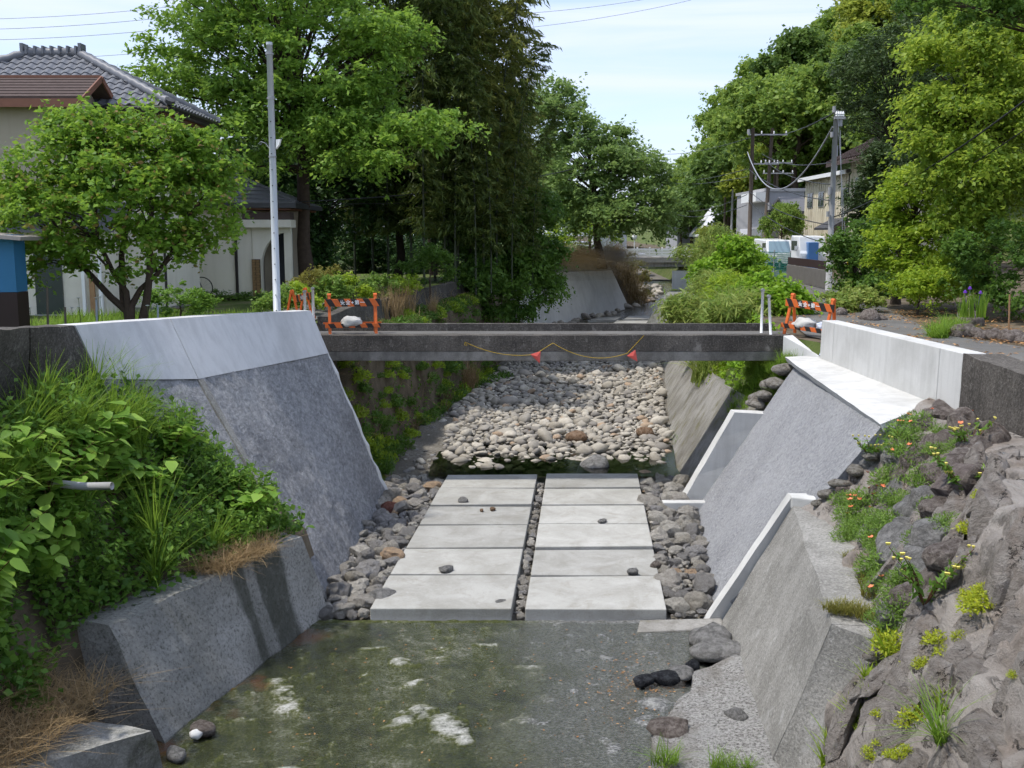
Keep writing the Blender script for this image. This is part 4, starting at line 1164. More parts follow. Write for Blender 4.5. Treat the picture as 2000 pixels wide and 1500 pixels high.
def limb_paths(g, base, top, cl, r0, every=1, n_main=5):
    """trunk with bends, then limbs towards the leaf clumps"""
    mb = MB()
    base, top = Vector(base), Vector(top)
    pts = [base.lerp(top, t) + Vector((g.normal(0, .06), g.normal(0, .06), 0)) * (top - base).length * .25 * (t > 0) for t in np.linspace(0, 1, 6)]
    mb.tube([base - Vector((0, 0, .3))] + pts, [r0 * 1.3] + [r0 * (1 - .72 * t) for t in np.linspace(0, 1, 6)], 8)
    for c_ in cl[::every]:
        c_ = Vector(c_)
        t = min(.98, max(.3, .25 + .6 * (c_.z - base.z) / max(.1, (top.z - base.z)) * .8))
        i = t * 5; a = pts[int(i)].lerp(pts[min(5, int(i) + 1)], i - int(i))
        m1 = a.lerp(c_, .45) + Vector((g.normal(0, .12), g.normal(0, .12), .12)) * (c_ - a).length * .5
        rb = r0 * (1 - .72 * t) * .45
        mb.tube([a, m1, c_], [rb, rb * .55, rb * .15], 5)
    return mb
def tree(name, label, base, ells, ncl, per, size, cr_, lm, r0=.18, seed=1, top=None, group=None, cat='tree', bark='bark', every=4, inner=.45, aspect=.5, up=.5, droop=.3, flat=.6, stems=None):
    """base: foot of the trunk; ells are in metres relative to it"""
    g = np.random.default_rng(seed)
    t = thing(name, label, cat, base, 0, group)
    cl = ell_clumps(g, ells, ncl, inner)
    tp = top or (ells[0][0], ells[0][1], ells[0][2] + ells[0][5] * .4)
    (stems or limb_paths)(g, (0, 0, 0), tp, cl, r0, every).build('trunk', M[bark], t, True)
    V, F = crown_mesh(g, cl, per, size, cr_, aspect, up, droop, flat)
    mk('crown', V, F, M[lm], t)
    return t
def place(src, loc, rz, s_, label=None, group=None):
    c_ = copy_tree(src); c_.location = loc; c_.rotation_euler = (0, 0, rz); c_.scale = s_ if hasattr(s_, '__len__') else (s_,) * 3
    if label: c_['label'] = label
    if group: c_['group'] = group
    return c_

# ------------------------------------------------------------------ plants on the left bank
lb_bvh = bvh_of(left_bank)
def ground_at(tree_, x, y, z0=9.0, default=None):
    p, n_ = drop(tree_, x, y, z0)
    return p if p is not None else Vector((x, y, default or 0))
gr = np.random.default_rng(11)
def knotweed(seed, nst=7, h=.75, L=.16):
    g = np.random.default_rng(seed)
    t = thing('knotweed', 'leafy knotweed with broad pointed leaves in the thicket on the left bank', 'plant', (0, 0, 0), 0, 'knotweed in the left thicket')
    st = MB(); Ps, Us, Ns = [], [], []
    for k in range(nst):
        a = g.uniform(0, 2 * PI); hh = h * g.uniform(.6, 1.15); sp = g.uniform(.15, .6)
        pts = [Vector((math.cos(a) * sp * hh * q ** 1.6, math.sin(a) * sp * hh * q ** 1.6, hh * (q - .12 * q * q))) for q in np.linspace(0, 1, 7)]
        st.tube(pts, [.008 * (1 - .6 * q) for q in np.linspace(0, 1, 7)], 4)
        for j in range(10):
            q = .28 + .72 * j / 9; i = q * 6; p = pts[int(i)].lerp(pts[min(6, int(i) + 1)], i - int(i))
            b = a + (PI / 2 if j % 2 else -PI / 2) + g.normal(0, .5) * (1.5 if q > .85 else 1)
            Ps.append(p); Us.append((math.cos(b), math.sin(b), g.uniform(-.45, .25))); Ns.append((g.normal(0, .25), g.normal(0, .25), 1))
    Ps, Us, Ns = map(lambda q: np.array([tuple(v) for v in q], dtype=float), (Ps, Us, Ns))
    V, F = big_leaves(Ps, Us, Ns, L * g.uniform(.6, 1.2, len(Ps)), .74)
    st.build('stem', M['stem_red'], t); mk('leaves', V, F, M['lf_knot'], t)
    return t
def herb(seed, n=260, h=.6, r_=.3, size=.07, lm='lf_herb', label='dark green herb with small divided leaves in the left thicket', group='herbs in the left thicket', name='herb', aspect=.35):
    g = np.random.default_rng(seed)
    t = thing(name, label, 'plant', (0, 0, 0), 0, group)
    st = MB(); P = []
    for k in range(9):
        a, rr_ = g.uniform(0, 2 * PI), r_ * g.uniform(.1, 1)
        tip = Vector((math.cos(a) * rr_, math.sin(a) * rr_, h * g.uniform(.6, 1.1)))
        st.tube([(0, 0, 0), tip * .5 + Vector((0, 0, .05)), tip], [.006, .004, .002], 4)
        for j in range(n // 9):
            q = g.uniform(.15, 1.02); p = tip * q
            P.append((p.x + g.normal(0, .05), p.y + g.normal(0, .05), p.z + g.normal(0, .03)))
    P = np.array(P)
    d = P * np.array([1, 1, 0]) + g.normal(0, .1, P.shape)
    V, F = leaf_quads(P, g, size, aspect, .5, .1, .12, unit(d))
    st.build('stem', M['stem'], t); mk('leaves', V, F, M[lm], t)
    return t
def tuft(seed, n, length, width, lean, label, group, mat='grass', name='grass_tuft', r_=.1, curl=.6, cat='grass'):
    g = np.random.default_rng(seed)
    a, q = g.uniform(0, 2 * PI, n), np.sqrt(g.random(n)) * r_
    V, F = blades(np.stack([np.cos(a) * q, np.sin(a) * q, np.zeros(n)], 1), g, length, width, lean, 5, curl)
    o = mk(name, V, F, M[mat])
    return props(o, label, cat, group)
def scatter(protos, pts, tree_, smin=.8, smax=1.25, tilt=(0, 0), seed=1, lift=0.0):
    g = random.Random(seed); first = set()
    for (x, y) in pts:
        pr = g.choice(protos)
        p = ground_at(tree_, x, y)
        if p is None: continue
        s_ = g.uniform(smin, smax)
        if pr.name not in first and pr.location.length == 0:
            first.add(pr.name); o = pr
        else: o = copy_tree(pr)
        o.location = (p.x, p.y, p.z + lift); o.rotation_euler = (tilt[0] + g.gauss(0, .12), tilt[1] + g.gauss(0, .12), g.uniform(0, 6.28)); o.scale = (s_,) * 3
    for pr in protos:
        if pr.name not in first and pr.location.length == 0:
            for ch in list(pr.children): bpy.data.objects.remove(ch)
            bpy.data.objects.remove(pr)
def bank_xy(t, Y):
    xb, xt = LBB(Y), LTOP(Y) + .35 - (.3 * (Y - 14) if Y > 14 else 0)
    return xb + (xt - xb) * t, Y
R1 = random.Random(9)
KN = [knotweed(40 + i, 9, .80, .20) for i in range(3)]
pts = [bank_xy(R1.uniform(.35, .9), R1.uniform(9.6, 13.3)) for _ in range(30)] + [bank_xy(.25, 11.0), bank_xy(.42, 10.6), bank_xy(.3, 11.4), bank_xy(.15, 13.9), bank_xy(.4, 13.6), bank_xy(.55, 13.9), bank_xy(.6, 12.9)]
scatter(KN, pts, lb_bvh, .85, 1.3, (0, R(16)), 3)
HB = [herb(60 + i, 330, .62, .34, .085) for i in range(3)]
pts = [bank_xy(R1.uniform(.05, .95), R1.uniform(9.8, 14.6)) for _ in range(46)] + [bank_xy(.04, 13.7), bank_xy(.06, 14.0), bank_xy(.1, 14.3), bank_xy(.18, 14.4), bank_xy(.3, 14.5), bank_xy(.45, 14.6), bank_xy(.6, 14.6)]
scatter(HB, pts, lb_bvh, .75, 1.25, (0, R(14)), 4)
GT = [tuft(80 + i, 110, .62, .013, .6, 'tall arching grass at the top of the left bank below the blackened wall', 'tall grass on the left bank') for i in range(3)]
pts = [bank_xy(R1.uniform(.62, .97), R1.uniform(9.8, 14.6)) for _ in range(38)]
scatter(GT, pts, lb_bvh, .8, 1.2, (0, R(10)), 5)
SG = [tuft(90, 130, 1.0, .016, .5, 'big arching sedge tuft hanging over the left concrete block', None, name='sedge', r_=.07, curl=.75)]
scatter(SG, [bank_xy(.16, 12.55)], lb_bvh, 1.1, 1.1, (0, R(12)), 6)
SG2 = [tuft(91 + i, 70, .8, .013, .5, 'medium arching sedge tuft among the leaves of the left bank', 'sedges on the left bank', name='sedge', r_=.06, curl=.75) for i in range(2)]
scatter(SG2, [bank_xy(.05, 12.2), bank_xy(.5, 12.0), bank_xy(.08, 13.2), bank_xy(.55, 10.6)], lb_bvh, .8, 1.1, (0, R(12)), 7)
# ivy and small leaves that cover the bank, one mass
g = np.random.default_rng(14)
P = []
for k in range(16000):
    Y = g.uniform(8.6, 15.2); t = g.uniform(.0, 1.0)
    if Y < 10.6 and t < .25 + .2 * math.sin(Y * 5): continue
    x, y = bank_xy(t, Y)
    dens = fnoise((x, y, t * 3), 1.4)
    if dens < -.25 and t < .6: continue
    p = (x, y, LBZ(Y) + (3.3 - LBZ(Y)) * t ** 1.15)
    P.append((p[0] + abs(g.normal(0, .12)), p[1], p[2] + .03 + abs(g.normal(0, .14))))
V, F = leaf_quads(np.array(P), g, .085, .75, .55, .3, .1)
props(mk('ground_cover', V, F, M['lf_ivy']), 'dark low leaves covering the left bank', 'ground cover', kind='stuff')
# dry straw on the block shoulder and in the corner
B_ = []
for k in range(4200):
    if g.random() < .75:
        Y = g.uniform(7.6, 10.4); x = -4.3 - g.uniform(0, 1.1) - .15 * (10 - Y); z = .50 + g.uniform(0, .16) + max(0, -4.8 - x) * .7
    else:
        Y = g.uniform(12.6, 13.7); x = np.interp(Y, (10.85, 14.35), (-4.3, -2.95)) - g.uniform(.02, .55); z = 1.06 + g.uniform(0, .07)
    B_.append((x, Y, z))
B_ = np.array(B_)
V, F = blades(B_, g, .26, .006, 2.2, 3, .3)
props(mk('dry_straw', V, F, M['straw']), 'dry straw lying on the left concrete shoulders', 'straw', kind='stuff')
ST = [tuft(95 + i, 60, .5, .008, .9, 'straw-coloured drooping grass tuft in the lower left corner', 'dry grass in the lower left corner', 'straw', 'dry_grass', .12, .9) for i in range(2)]
scatter(ST, [(-4.5 - R1.uniform(0, .5), R1.uniform(8.8, 10.3)) for _ in range(9)], lb_bvh, .7, 1.1, (0, R(25)), 8)
# drain pipe poking out of the thicket
a_ = at(165, 950, Y=11.4)
props(MB().tube([a_ + Vector((-.6, .15, .02)), a_, a_ + Vector((.34, -.06, .02))], .045, 12).build('drain_pipe', M['pole_grey'], None, True), 'grey drain pipe poking out of the left thicket', 'pipe')

# ------------------------------------------------------------------ plants on the rock bank
def on_rock(u, v): return hit(rock_bvh, u, v)[0]
def cushion(seed, n, r_, h, size, lm, label, group, name='cushion_plant', aspect=.4, cat='plant'):
    g = np.random.default_rng(seed)
    d = unit(g.normal(0, 1, (n, 3))); d[:, 2] = np.abs(d[:, 2])
    q = g.random(n) ** .5
    P = d * q[:, None] * np.array([r_, r_, h])
    V, F = leaf_quads(P, g, size, aspect, .25, -.2, .1, d)
    o = mk(name, V, F, M[lm]); return props(o, label, cat, group)
def put(src, u, v, s_, used=set()):
    p = on_rock(u, v)
    if p is None: return None
    o = src if src.name not in used else copy_tree(src)
    used.add(src.name); used.add(o.name)
    o.location = p; o.scale = (s_,) * 3; o.rotation_euler = (R1.gauss(0, .1), R(-18), R1.uniform(0, 6.28))
    return o
PO = [cushion(120 + i, 1100, .34, .26, .06, 'poppyleaf', 'feathery green poppy clump among the boulders of the right bank', 'poppy clumps on the right bank', 'poppy_plant', .22) for i in range(2)]
for u, v, s_ in [(1790, 832, .8), (1755, 848, .8), (1660, 1050, .8), (1720, 1110, .9), (1735, 1230, .8), (1765, 1150, .8), (1870, 880, .6), (1840, 850, .6), (1800, 1070, .7), (1850, 1030, .6), (1690, 985, .9), (1665, 1010, .8), (1715, 1030, .9), (1650, 985, .7), (1700, 1065, .9), (1740, 940, .9), (1765, 895, 1.0), (1775, 860, .8), (1815, 935, .8), (1740, 1030, .9), (1725, 1085, .8), (1680, 1040, .8), (1780, 1130, .7),
                 (1740, 985, .8), (1820, 1040, .6), (1825, 890, .7), (1755, 1190, .7), (1720, 1140, .6), (1795, 950, .7), (1830, 1000, .7), (1770, 985, .7)]:
    put(R1.choice(PO), u, v, s_)
SE = [cushion(130 + i, 500, .16, .13, .035, 'sedum', 'bright yellow-green stonecrop cushion on the rock bank', 'stonecrop on the rock bank', 'stonecrop') for i in range(2)]
for u, v, s_ in [(1915, 1190, 1.4), (1900, 1170, 1.0), (1925, 1165, 1.0), (1915, 970, .7), (1895, 1045, 1.2), (1740, 1265, 1.4), (1725, 1245, 1.1), (1830, 1255, 1.0), (1810, 1245, .9), (1845, 1280, .8), (1775, 1298, .7), (1802, 1300, .7), (1790, 1405, 1.1),
                 (1775, 1420, 1.0), (1875, 1245, .6), (1720, 1400, .7), (1768, 1470, .6), (1850, 1340, .5), (1740, 1345, .5), (1875, 1110, .6), (1830, 1360, .5), (1980, 1320, .4), (1720, 1455, .6), (1700, 1475, .7), (1745, 1480, .7)]:
    put(R1.choice(SE), u, v, s_ * .85)
WE = [tuft(140 + i, 46, .2, .018, .9, 'bright green rosette weed at the foot of the rock bank', 'rosette weeds along the rock bank', 'lf_fresh', 'rosette_weed', .03, .6, 'weed') for i in range(2)]
for u, v, s_ in [(1735, 1290, 1.1), (1690, 1335, 1.0), (1690, 1365, .8), (1665, 1415, 1.0), (1672, 1400, .8), (1625, 1480, 1.1), (1840, 1375, .9), (1835, 1395, .9), (1845, 1350, .7), (1790, 1150, .7), (1610, 1500, 1.0), (1715, 1300, .9)]:
    put(R1.choice(WE), u, v, s_)
GR = tuft(150, 70, .38, .007, .7, 'fine arching grass tuft low on the rock bank', None, 'grass', 'grass_tuft', .05, .8)
put(GR, 1840, 1450, 1.0)
TH = []
def thistle(seed, h, label):
    g = np.random.default_rng(seed)
    t = thing('sow_thistle', label, 'weed')
    st, fl, P = MB(), MB(), []
    for k in range(9):
        a = g.uniform(0, 2 * PI); l_ = h * g.uniform(.55, 1.1)
        tip = Vector((math.cos(a) * l_ * .55, math.sin(a) * l_ * .45, l_ * .8)); mid = tip * .5 + Vector((0, 0, .06))
        st.tube([(0, 0, 0), mid, tip], [.008, .006, .003], 5)
        for j in range(14):
            q = g.uniform(.1, .95); p = mid * (q * 2) if q < .5 else mid.lerp(tip, q * 2 - 1)
            P.append((p.x + g.normal(0, .02), p.y + g.normal(0, .02), p.z))
        for j in range(2):
            c_ = tip + Vector((g.normal(0, .02), g.normal(0, .02), .02))
            fl.lathe([(.004, -.012), (.012, 0), (.016, .012), (.004, .014)], 8, c_)
    V, F = leaf_quads(np.array(P), g, .10, .3, .3, .1)
    st.build('stem', M['stem_red'], t); mk('leaves', V, F, M['lf_herb'], t); fl.build('flowers', M['yellowflower'], t)['kind'] = 'stuff'
    return t
for k, (u, v, h, lab) in enumerate([(1805, 1185, .62, 'tall branching sow thistle with pale yellow flowers beside the concrete shoulder'), (1880, 975, .6, 'sow thistle with a few yellow flowers beside the purplish boulder'),
                                    (1890, 890, .5, 'thin sow thistle below the dark old parapet'), (1700, 905, .45, 'spindly sow thistle by the edge of the stone slope')]):
    t = thistle(160 + k, h, lab); p = on_rock(u, v)
    if p is not None: t.location = p
def poppy(seed):
    g = np.random.default_rng(seed)
    t = thing('poppy', 'small orange poppy on a thin stem on the right bank', 'flower', (0, 0, 0), 0, 'orange poppies on the right bank')
    h = .26; top = Vector((.03, .02, h))
    MB().tube([(0, 0, 0), (.01, .0, h * .5), top], .0035, 4).build('stem', M['stem'], t)
    fl = MB()
    for k in range(4):
        a = k * PI / 2 + .3
        d, s_ = Vector((math.cos(a), math.sin(a), 0)), Vector((-math.sin(a), math.cos(a), 0))
        fl.add([top, top + d * .018 + s_ * .022 + Vector((0, 0, .012)), top + d * .036 + Vector((0, 0, .024)), top + d * .018 - s_ * .022 + Vector((0, 0, .012))], [(0, 1, 2, 3)])
    fl.build('petals', M['poppy'], t)
    return t
pp = poppy(1)
for k, (u, v) in enumerate([(1700, 975), (1708, 975), (1718, 972), (1672, 985), (1705, 995), (1660, 1002), (1682, 1000), (1680, 1008), (1665, 1020), (1692, 1018), (1752, 838), (1768, 840), (1755, 852), (1785, 845), (1822, 820), (1785, 895), (1730, 870), (1695, 918), (1683, 942),
                            (1632, 968), (1640, 975), (1880, 835), (1885, 855), (1740, 905), (1708, 1080), (1655, 1030), (1670, 1000), (1722, 1160), (1712, 1175), (1720, 1190), (1668, 940), (1640, 935), (1570, 1480), (1555, 1500)]):
    p = on_rock(u, v)
    if p is None: p = at(u, v, z=-.05)
    o = pp if k == 0 else copy_tree(pp)
    o.location = p - Vector((0, 0, .08)); o.rotation_euler = (R1.gauss(0, .2), R1.gauss(-.2, .2), R1.uniform(0, 6)); o.scale = (R1.uniform(.8, 1.2),) * 3
# rusty little plants on the concrete shoulder
RU = [tuft(170 + i, 160, .12, .006, .9, 'rust-tinged low plant on the concrete shoulder at right', 'rust-tinged plants on the right shoulder', 'bush_olive', 'low_weed', .12, .5, 'weed') for i in range(2)]
for k, (u, v, s_) in enumerate([(1690, 1118, .9), (1700, 1140, 1.1), (1710, 1165, 1.2), (1640, 1195, 1.0), (1665, 1198, 1.1), (1625, 1192, .8), (1690, 1205, 1.0), (1660, 1090, .7)]):
    p = at(u, v, z=1.66); o = RU[k % 2] if k < 2 else copy_tree(RU[k % 2])
    o.location = p; o.scale = (s_,) * 3; o.rotation_euler = (0, 0, k)
# grass at the bottom edge of the rough concrete
BG = [tuft(175 + i, 60, .2, .008, .8, 'short grass tuft on the rough concrete at the bottom edge', 'grass tufts at the bottom edge', 'grass', 'grass_tuft', .08) for i in range(2)]
for k, (u, v, s_) in enumerate([(1290, 1495, 1.2), (1310, 1490, 1.0), (1400, 1500, 1.0), (1430, 1505, .9), (1420, 1280, .7), (1460, 1505, .8)]):
    p = at(u, v, z=-.03); o = BG[k % 2] if k < 2 else copy_tree(BG[k % 2])
    o.location = p; o.scale = (s_,) * 3; o.rotation_euler = (0, 0, k)
# fallen leaves floating on the shallow water
g = np.random.default_rng(19)
n = 420
P = np.stack([g.uniform(-3.0, 2.4, n), g.uniform(8.8, 13.9, n), np.full(n, -.138)], 1)
P[:180, 0] = g.normal(1.6, .35, 180); P[:180, 1] = g.normal(12.1, .4, 180)
V, F = leaf_quads(P, g, .035, .5, .97, 0)
props(mk('fallen_leaves', V, F, M['litter']), 'brown fallen leaves on the shallow water', 'leaves', kind='stuff')
# ------------------------------------------------------------------ barricades and other things by the footbridge
def text_mesh(body, size):
    cu = bpy.data.curves.new('lettering', 'FONT'); cu.body = body; cu.size = size; cu.align_x = 'CENTER'; cu.align_y = 'CENTER'
    cu.extrude = .002; cu.offset = size * .018; cu.space_character = 1.25
    o = bpy.data.objects.new('lettering', cu); C.objects.link(o)
    me = bpy.data.meshes.new_from_object(o.evaluated_get(bpy.context.evaluated_depsgraph_get()))
    bpy.data.objects.remove(o)
    me.materials.clear(); me.materials.append(M['white_paint'])
    return me
LET = text_mesh('安全+第一', .105)
def barricade(label, loc, rz, tilt=0):
    t = thing('barricade', label, 'barricade', loc, rz, 'orange and black barricades')
    t.rotation_euler = (0, tilt, rz)
    for x in (-.5, .5):
        for y in (-.2, .2):
            MB().bar((x, y, 0), (x, y * .08, .84), .045, .06).build('leg', M['orange'], t, bevel=.005)
        MB().tube([(x - .04, 0, .84), (x + .04, 0, .84)], .045, 10).build('hinge', M['orange'], t)
        MB().bar((x, -.16, .2), (x, .16, .2), .03, .03).build('brace', M['orange'], t)
    b = MB().box(-.6, .6, -.12, -.095, .60, .765).build('board', M['stripes'], t, bevel=.005)
    l_ = link('lettering', LET, b); l_.location = (0, -.1235, .682); l_.rotation_euler = (R(90), 0, 0)
    MB().box(-.6, .6, -.215, -.19, .14, .235).build('board', M['stripes'], t, bevel=.005)
    MB().box(-.64, .64, .15, .175, .20, .235).build('rail', M['orange'], t)
    return t
bA = at(688, 650, Y=22.45)
barricade('orange and black striped barricade facing the viewer at left end of the footbridge', (bA.x, 22.55, 3.24), R(11))
bB = at(588, 612, Y=24.2)
barricade('orange barricade seen end-on behind the pale coping, left of the white posts', (bB.x - .02, 24.1, 3.26), R(84))
bC = at(1592, 655, Y=21.9)
barricade('orange and black barricade turned sideways at right end of the footbridge', (bC.x - .1, 22.0, 3.22), R(-50), R(4))
def sandbag(label, loc, rz, s_, mat):
    bm = bmesh.new(); bmesh.ops.create_icosphere(bm, subdivisions=3, radius=1)
    for v in bm.verts:
        p = v.co
        sx = math.copysign(abs(p.x) ** .75, p.x); sy = math.copysign(abs(p.y) ** .8, p.y); szz = math.copysign(abs(p.z) ** .9, p.z)
        d = 1 + .3 * mnoise.noise(p * 1.6 + Vector(loc)) + .14 * mnoise.noise(p * 4)
        tip = max(0, -p.x - .55)
        v.co = Vector((sx * .27 * d - tip * .22, sy * .19 * d * (1 - tip * 1.4), szz * (.15 - .05 * p.x) * d * (1 - tip * 1.2) - .05 * p.x * p.x + .03 * mnoise.noise(p * 3)))
    me = bpy.data.meshes.new('sandbag'); bm.to_mesh(me); bm.free(); me.materials.append(M[mat])
    me.polygons.foreach_set('use_smooth', np.ones(len(me.polygons), dtype=bool))
    return props(link('sandbag', me, None, loc, rz, s_), label, 'sandbag', None)
sandbag('white sandbag slung on the lower board of the left barricade', (bA.x + .02, 22.42, 3.52), R(8), .78, 'sandbag')
sandbag('white sandbag hung on the lower rail of the right barricade', (bC.x - .18, 22.0, 3.50), R(-30), .8, 'sandbag')
sandbag('blue and white striped sandbag beside the plain one on the right barricade', (bC.x + .12, 21.8, 3.46), R(60), .62, 'stripebag')
sandbag('striped sandbag at the foot of the end-on barricade', (bB.x + .12, 24.0, 3.34), R(60), .5, 'stripebag')
def post(label, u, v0, v1, Y, lean=0.0, r_=.03, cat='post'):
    a_ = at(u, v1, Y=Y); h = at(u, v0, Y=Y).z - a_.z
    t = thing('white_post', label, cat, a_, 0, 'white steel posts at the footbridge ends')
    MB().tube([(0, 0, -.25), (lean, 0, h)], r_, 12).build('tube', M['white_paint'], t, True)
    MB().tube([(lean, -.06, h - .03), (lean, .05, h - .03)], r_ * 1.25, 10).build('pulley', M['alu'], t)
    return t
post('short white post nearest the end-on barricade at the left bridge end', 597, 567, 640, 23.0)
post('taller white post at the left bridge end, right of the short one', 613, 561, 645, 22.6, .0)
post('upright white post at the right end of the footbridge', 1487, 564, 645, 22.7, 0)
post('leaning white post at the right end of the footbridge', 1507, 576, 652, 22.2, -.09)
# rope with two red pennants along the edge beam
rp_ = thing('pennant_rope', 'yellow and black rope sagging along the footbridge with two red pennants', 'rope', (1.3, 21.93, 3.0))
def sag(p, q, d, n=14): return [p.lerp(q, t) - Vector((0, 0, d * 4 * t * (1 - t))) for t in np.linspace(0, 1, n)]
k0, k1, k2, k3, k4 = [at(u, v, Y=21.93) for u, v in ((908, 668), (1045, 692), (1080, 670), (1225, 690), (1258, 655))]
ptsr = sag(k0, k1, .12) + [k2] + sag(k2, k3, .2)[1:] + [k4]
inv(MB().tube(ptsr, .007, 6).build('rope', M['rope'], None, True), rp_)
inv(MB().tube([k0, k0 + Vector((.05, -.01, -.08)), k0 + Vector((-.01, -.01, -.06)), k0], .008, 6).build('knot', M['rope'], None, True), rp_)
for a_, b_, c_ in (((1036, 692), (1056, 686), (1054, 710)), ((1224, 695), (1241, 683), (1245, 706))):
    A, B, D = [at(u, v, Y=21.90) for u, v in (a_, b_, c_)]
    mid = (A + B + D) / 3 + Vector((0, -.025, 0))
    inv(mk('pennant', [A, B, D, mid, A + Vector((0, .006, 0)), B + Vector((0, .006, 0)), D + Vector((0, .006, 0))], [(0, 3, 1), (1, 3, 2), (2, 3, 0), (4, 5, 6), (0, 1, 5, 4), (1, 2, 6, 5), (2, 0, 4, 6)], M['flag']), rp_)
# drain pipe and grasses behind the kerb
p_ = at(822, 630, Y=31.5)
props(MB().tube([p_ + Vector((-.35, .15, .06)), p_ + Vector((-.05, .1, .07)), p_ + Vector((.08, .05, 0)), p_ + Vector((.1, .03, -.3))], .075, 12).build('drain_pipe', M['pipe'], None, True), 'pale blue-grey elbow drain pipe beyond the footbridge kerb', 'pipe')

# ------------------------------------------------------------------ grey steel pole with a small floodlight
pb = at(541, 604, Y=23.2); pt = at(526, 88, Y=23.2)
sp = thing('steel_pole', 'tall pale grey steel pole standing behind the left coping', 'pole', (pb.x, 23.2, 3.2))
topv = Vector((pt.x - pb.x, 0, pt.z - 3.2))
MB().tube([(0, 0, -.2), topv * .5, topv], [.088, .078, .066], 16).build('shaft', M['steel_white'], sp, True)
MB().tube([topv, topv + Vector((0, 0, .06))], .07, 16).build('cap', M['steel_white'], sp)
for q in (.82, .62, .97):
    MB().tube([topv * q - Vector((0, 0, .02)), topv * q + Vector((0, 0, .02))], .088, 16).build('band', M['alu'], sp)
for q in np.linspace(.08, .74, 13):
    MB().tube([topv * q + Vector((.0, -.085, 0)), topv * q + Vector((0, -.1, 0))], .013, 6).build('step_hole', M['black_plastic'], sp)
ff = topv * .663
MB().hexa([ff + Vector((.09, -.06, -.1)), ff + Vector((.16, -.08, -.02)), ff + Vector((.16, .06, -.02)), ff + Vector((.09, .08, -.1))], [ff + Vector((.10, -.06, .10)), ff + Vector((.2, -.08, .11)), ff + Vector((.2, .06, .11)), ff + Vector((.10, .08, .1))]).build('floodlight', M['white_paint'], sp)
MB().tube([ff + Vector((-.07, 0, -.08)), ff + Vector((-.14, -.02, .02)), ff + Vector((-.24, -.02, .06)), ff + Vector((-.3, -.02, .02)), ff + Vector((-.25, -.02, -.01)), ff + Vector((-.22, -.02, .05))], .008, 6).build('cable_loop', M['wire_grey'], sp, True)

# ------------------------------------------------------------------ two-storey house with tiled hip roof
hs = thing('house', 'cream two-storey house with grey tiled hip roof, behind the round garden tree', 'house', (-12.5, 29.2, 3.3))
ho = hs.location
def hb(x0, x1, y0, y1, z0, z1): return MB().box(x0 - ho.x, x1 - ho.x, y0 - ho.y, y1 - ho.y, z0 - ho.z, z1 - ho.z)
EZ = 8.66
hb(-16.2, -9.35, 27.7, 30.8, 3.0, EZ + .05).build('wall', M['cream'], hs)
hb(-16.25, -9.3, 27.66, 30.84, 2.95, 3.45).build('plinth', M['conc_block'], hs)
eave = [Vector((-16.9, 27.0, EZ)), Vector((-8.75, 27.0, EZ)), Vector((-8.75, 31.4, EZ)), Vector((-16.9, 31.4, EZ))]
ridge = [Vector((-13.3, 29.2, 10.28)), Vector((-11.95, 29.2, 10.28))]
V = [p - ho for p in eave + ridge] + [p - ho - Vector((0, 0, .12)) for p in eave]
roof = mk('roof', V, [(0, 1, 5, 4), (1, 2, 5), (2, 3, 4, 5), (3, 0, 4), (0, 6, 7, 1), (1, 7, 8, 2), (2, 8, 9, 3), (3, 9, 6, 0), (6, 9, 8, 7)], M['tile_dark'], hs)
def tile_mesh():
    w_, l_ = .275, .34; V, F = [], []
    n = 7
    for r_, (y, dz) in enumerate(((l_, .0), (0, .035), (0, -.01))):
        for k in range(n):
            t = k / (n - 1); V.append((t * w_, y, dz + .03 * math.sin(t * 2 * PI - .6) + .015))
    for r_ in range(2):
        for k in range(n - 1): F.append((r_*n+k, (r_+1)*n+k, (r_+1)*n+k+1, r_*n+k+1))
    return mesh_data('tile', V, F, M['tile'])
TILE = tile_mesh()
def tile_face(e0, e1, r0, r1, rows_n, limit):
    """courses of tiles on a hip face: eave e0-e1, top r0-r1"""
    ex = (e1 - e0).normalized(); up_ = ((r0 + r1) / 2 - (e0 + e1) / 2); up_ = (up_ - ex * up_.dot(ex)); L = up_.length; up_.normalize(); nn = ex.cross(up_)
    Mx = Matrix((ex, up_, nn)).transposed().to_4x4()
    cnt = 0
    for r_ in range(rows_n):
        f = r_ / rows_n
        a_, b_ = e0.lerp(r0, f), e1.lerp(r1, f)
        W = (b_ - a_).length - .1; k = int(W / .27)
        st = (a_ - e0).dot(ex)
        x0 = math.ceil(st / .27) * .27
        while x0 + .27 < st + W + .05:
            p = e0 + ex * x0 + up_ * (L * f) + nn * .012
            o = bpy.data.objects.new('tile', TILE); C.objects.link(o); o.parent = roof
            o.matrix_local = Matrix.Translation(p - ho) @ Mx
            cnt += 1; x0 += .27
    return cnt
n_t = tile_face(eave[0], eave[1], ridge[0], ridge[1], 10, 999)
n_t += tile_face(eave[1], eave[2], ridge[1], ridge[1], 11, 999)
rl = [p - ho for p in ridge]
MB().tube([rl[0] + Vector((-.1, 0, .06)), rl[1] + Vector((.1, 0, .06))], .14, 10).build('ridge_tiles', M['tile'], roof, True)
for x in np.linspace(rl[0].x, rl[1].x, 7): MB().box(x - .025, x + .025, -.17, .17, rl[0].z + .02, rl[0].z + .23).build('ridge_fin', M['tile'], roof)
MB().box(rl[0].x - .16, rl[0].x - .08, -.18, .18, rl[0].z - .05, rl[0].z + .30).build('ridge_end', M['tile'], roof); MB().box(rl[1].x + .08, rl[1].x + .16, -.18, .18, rl[1].z - .05, rl[1].z + .30).build('ridge_end', M['tile'], roof)
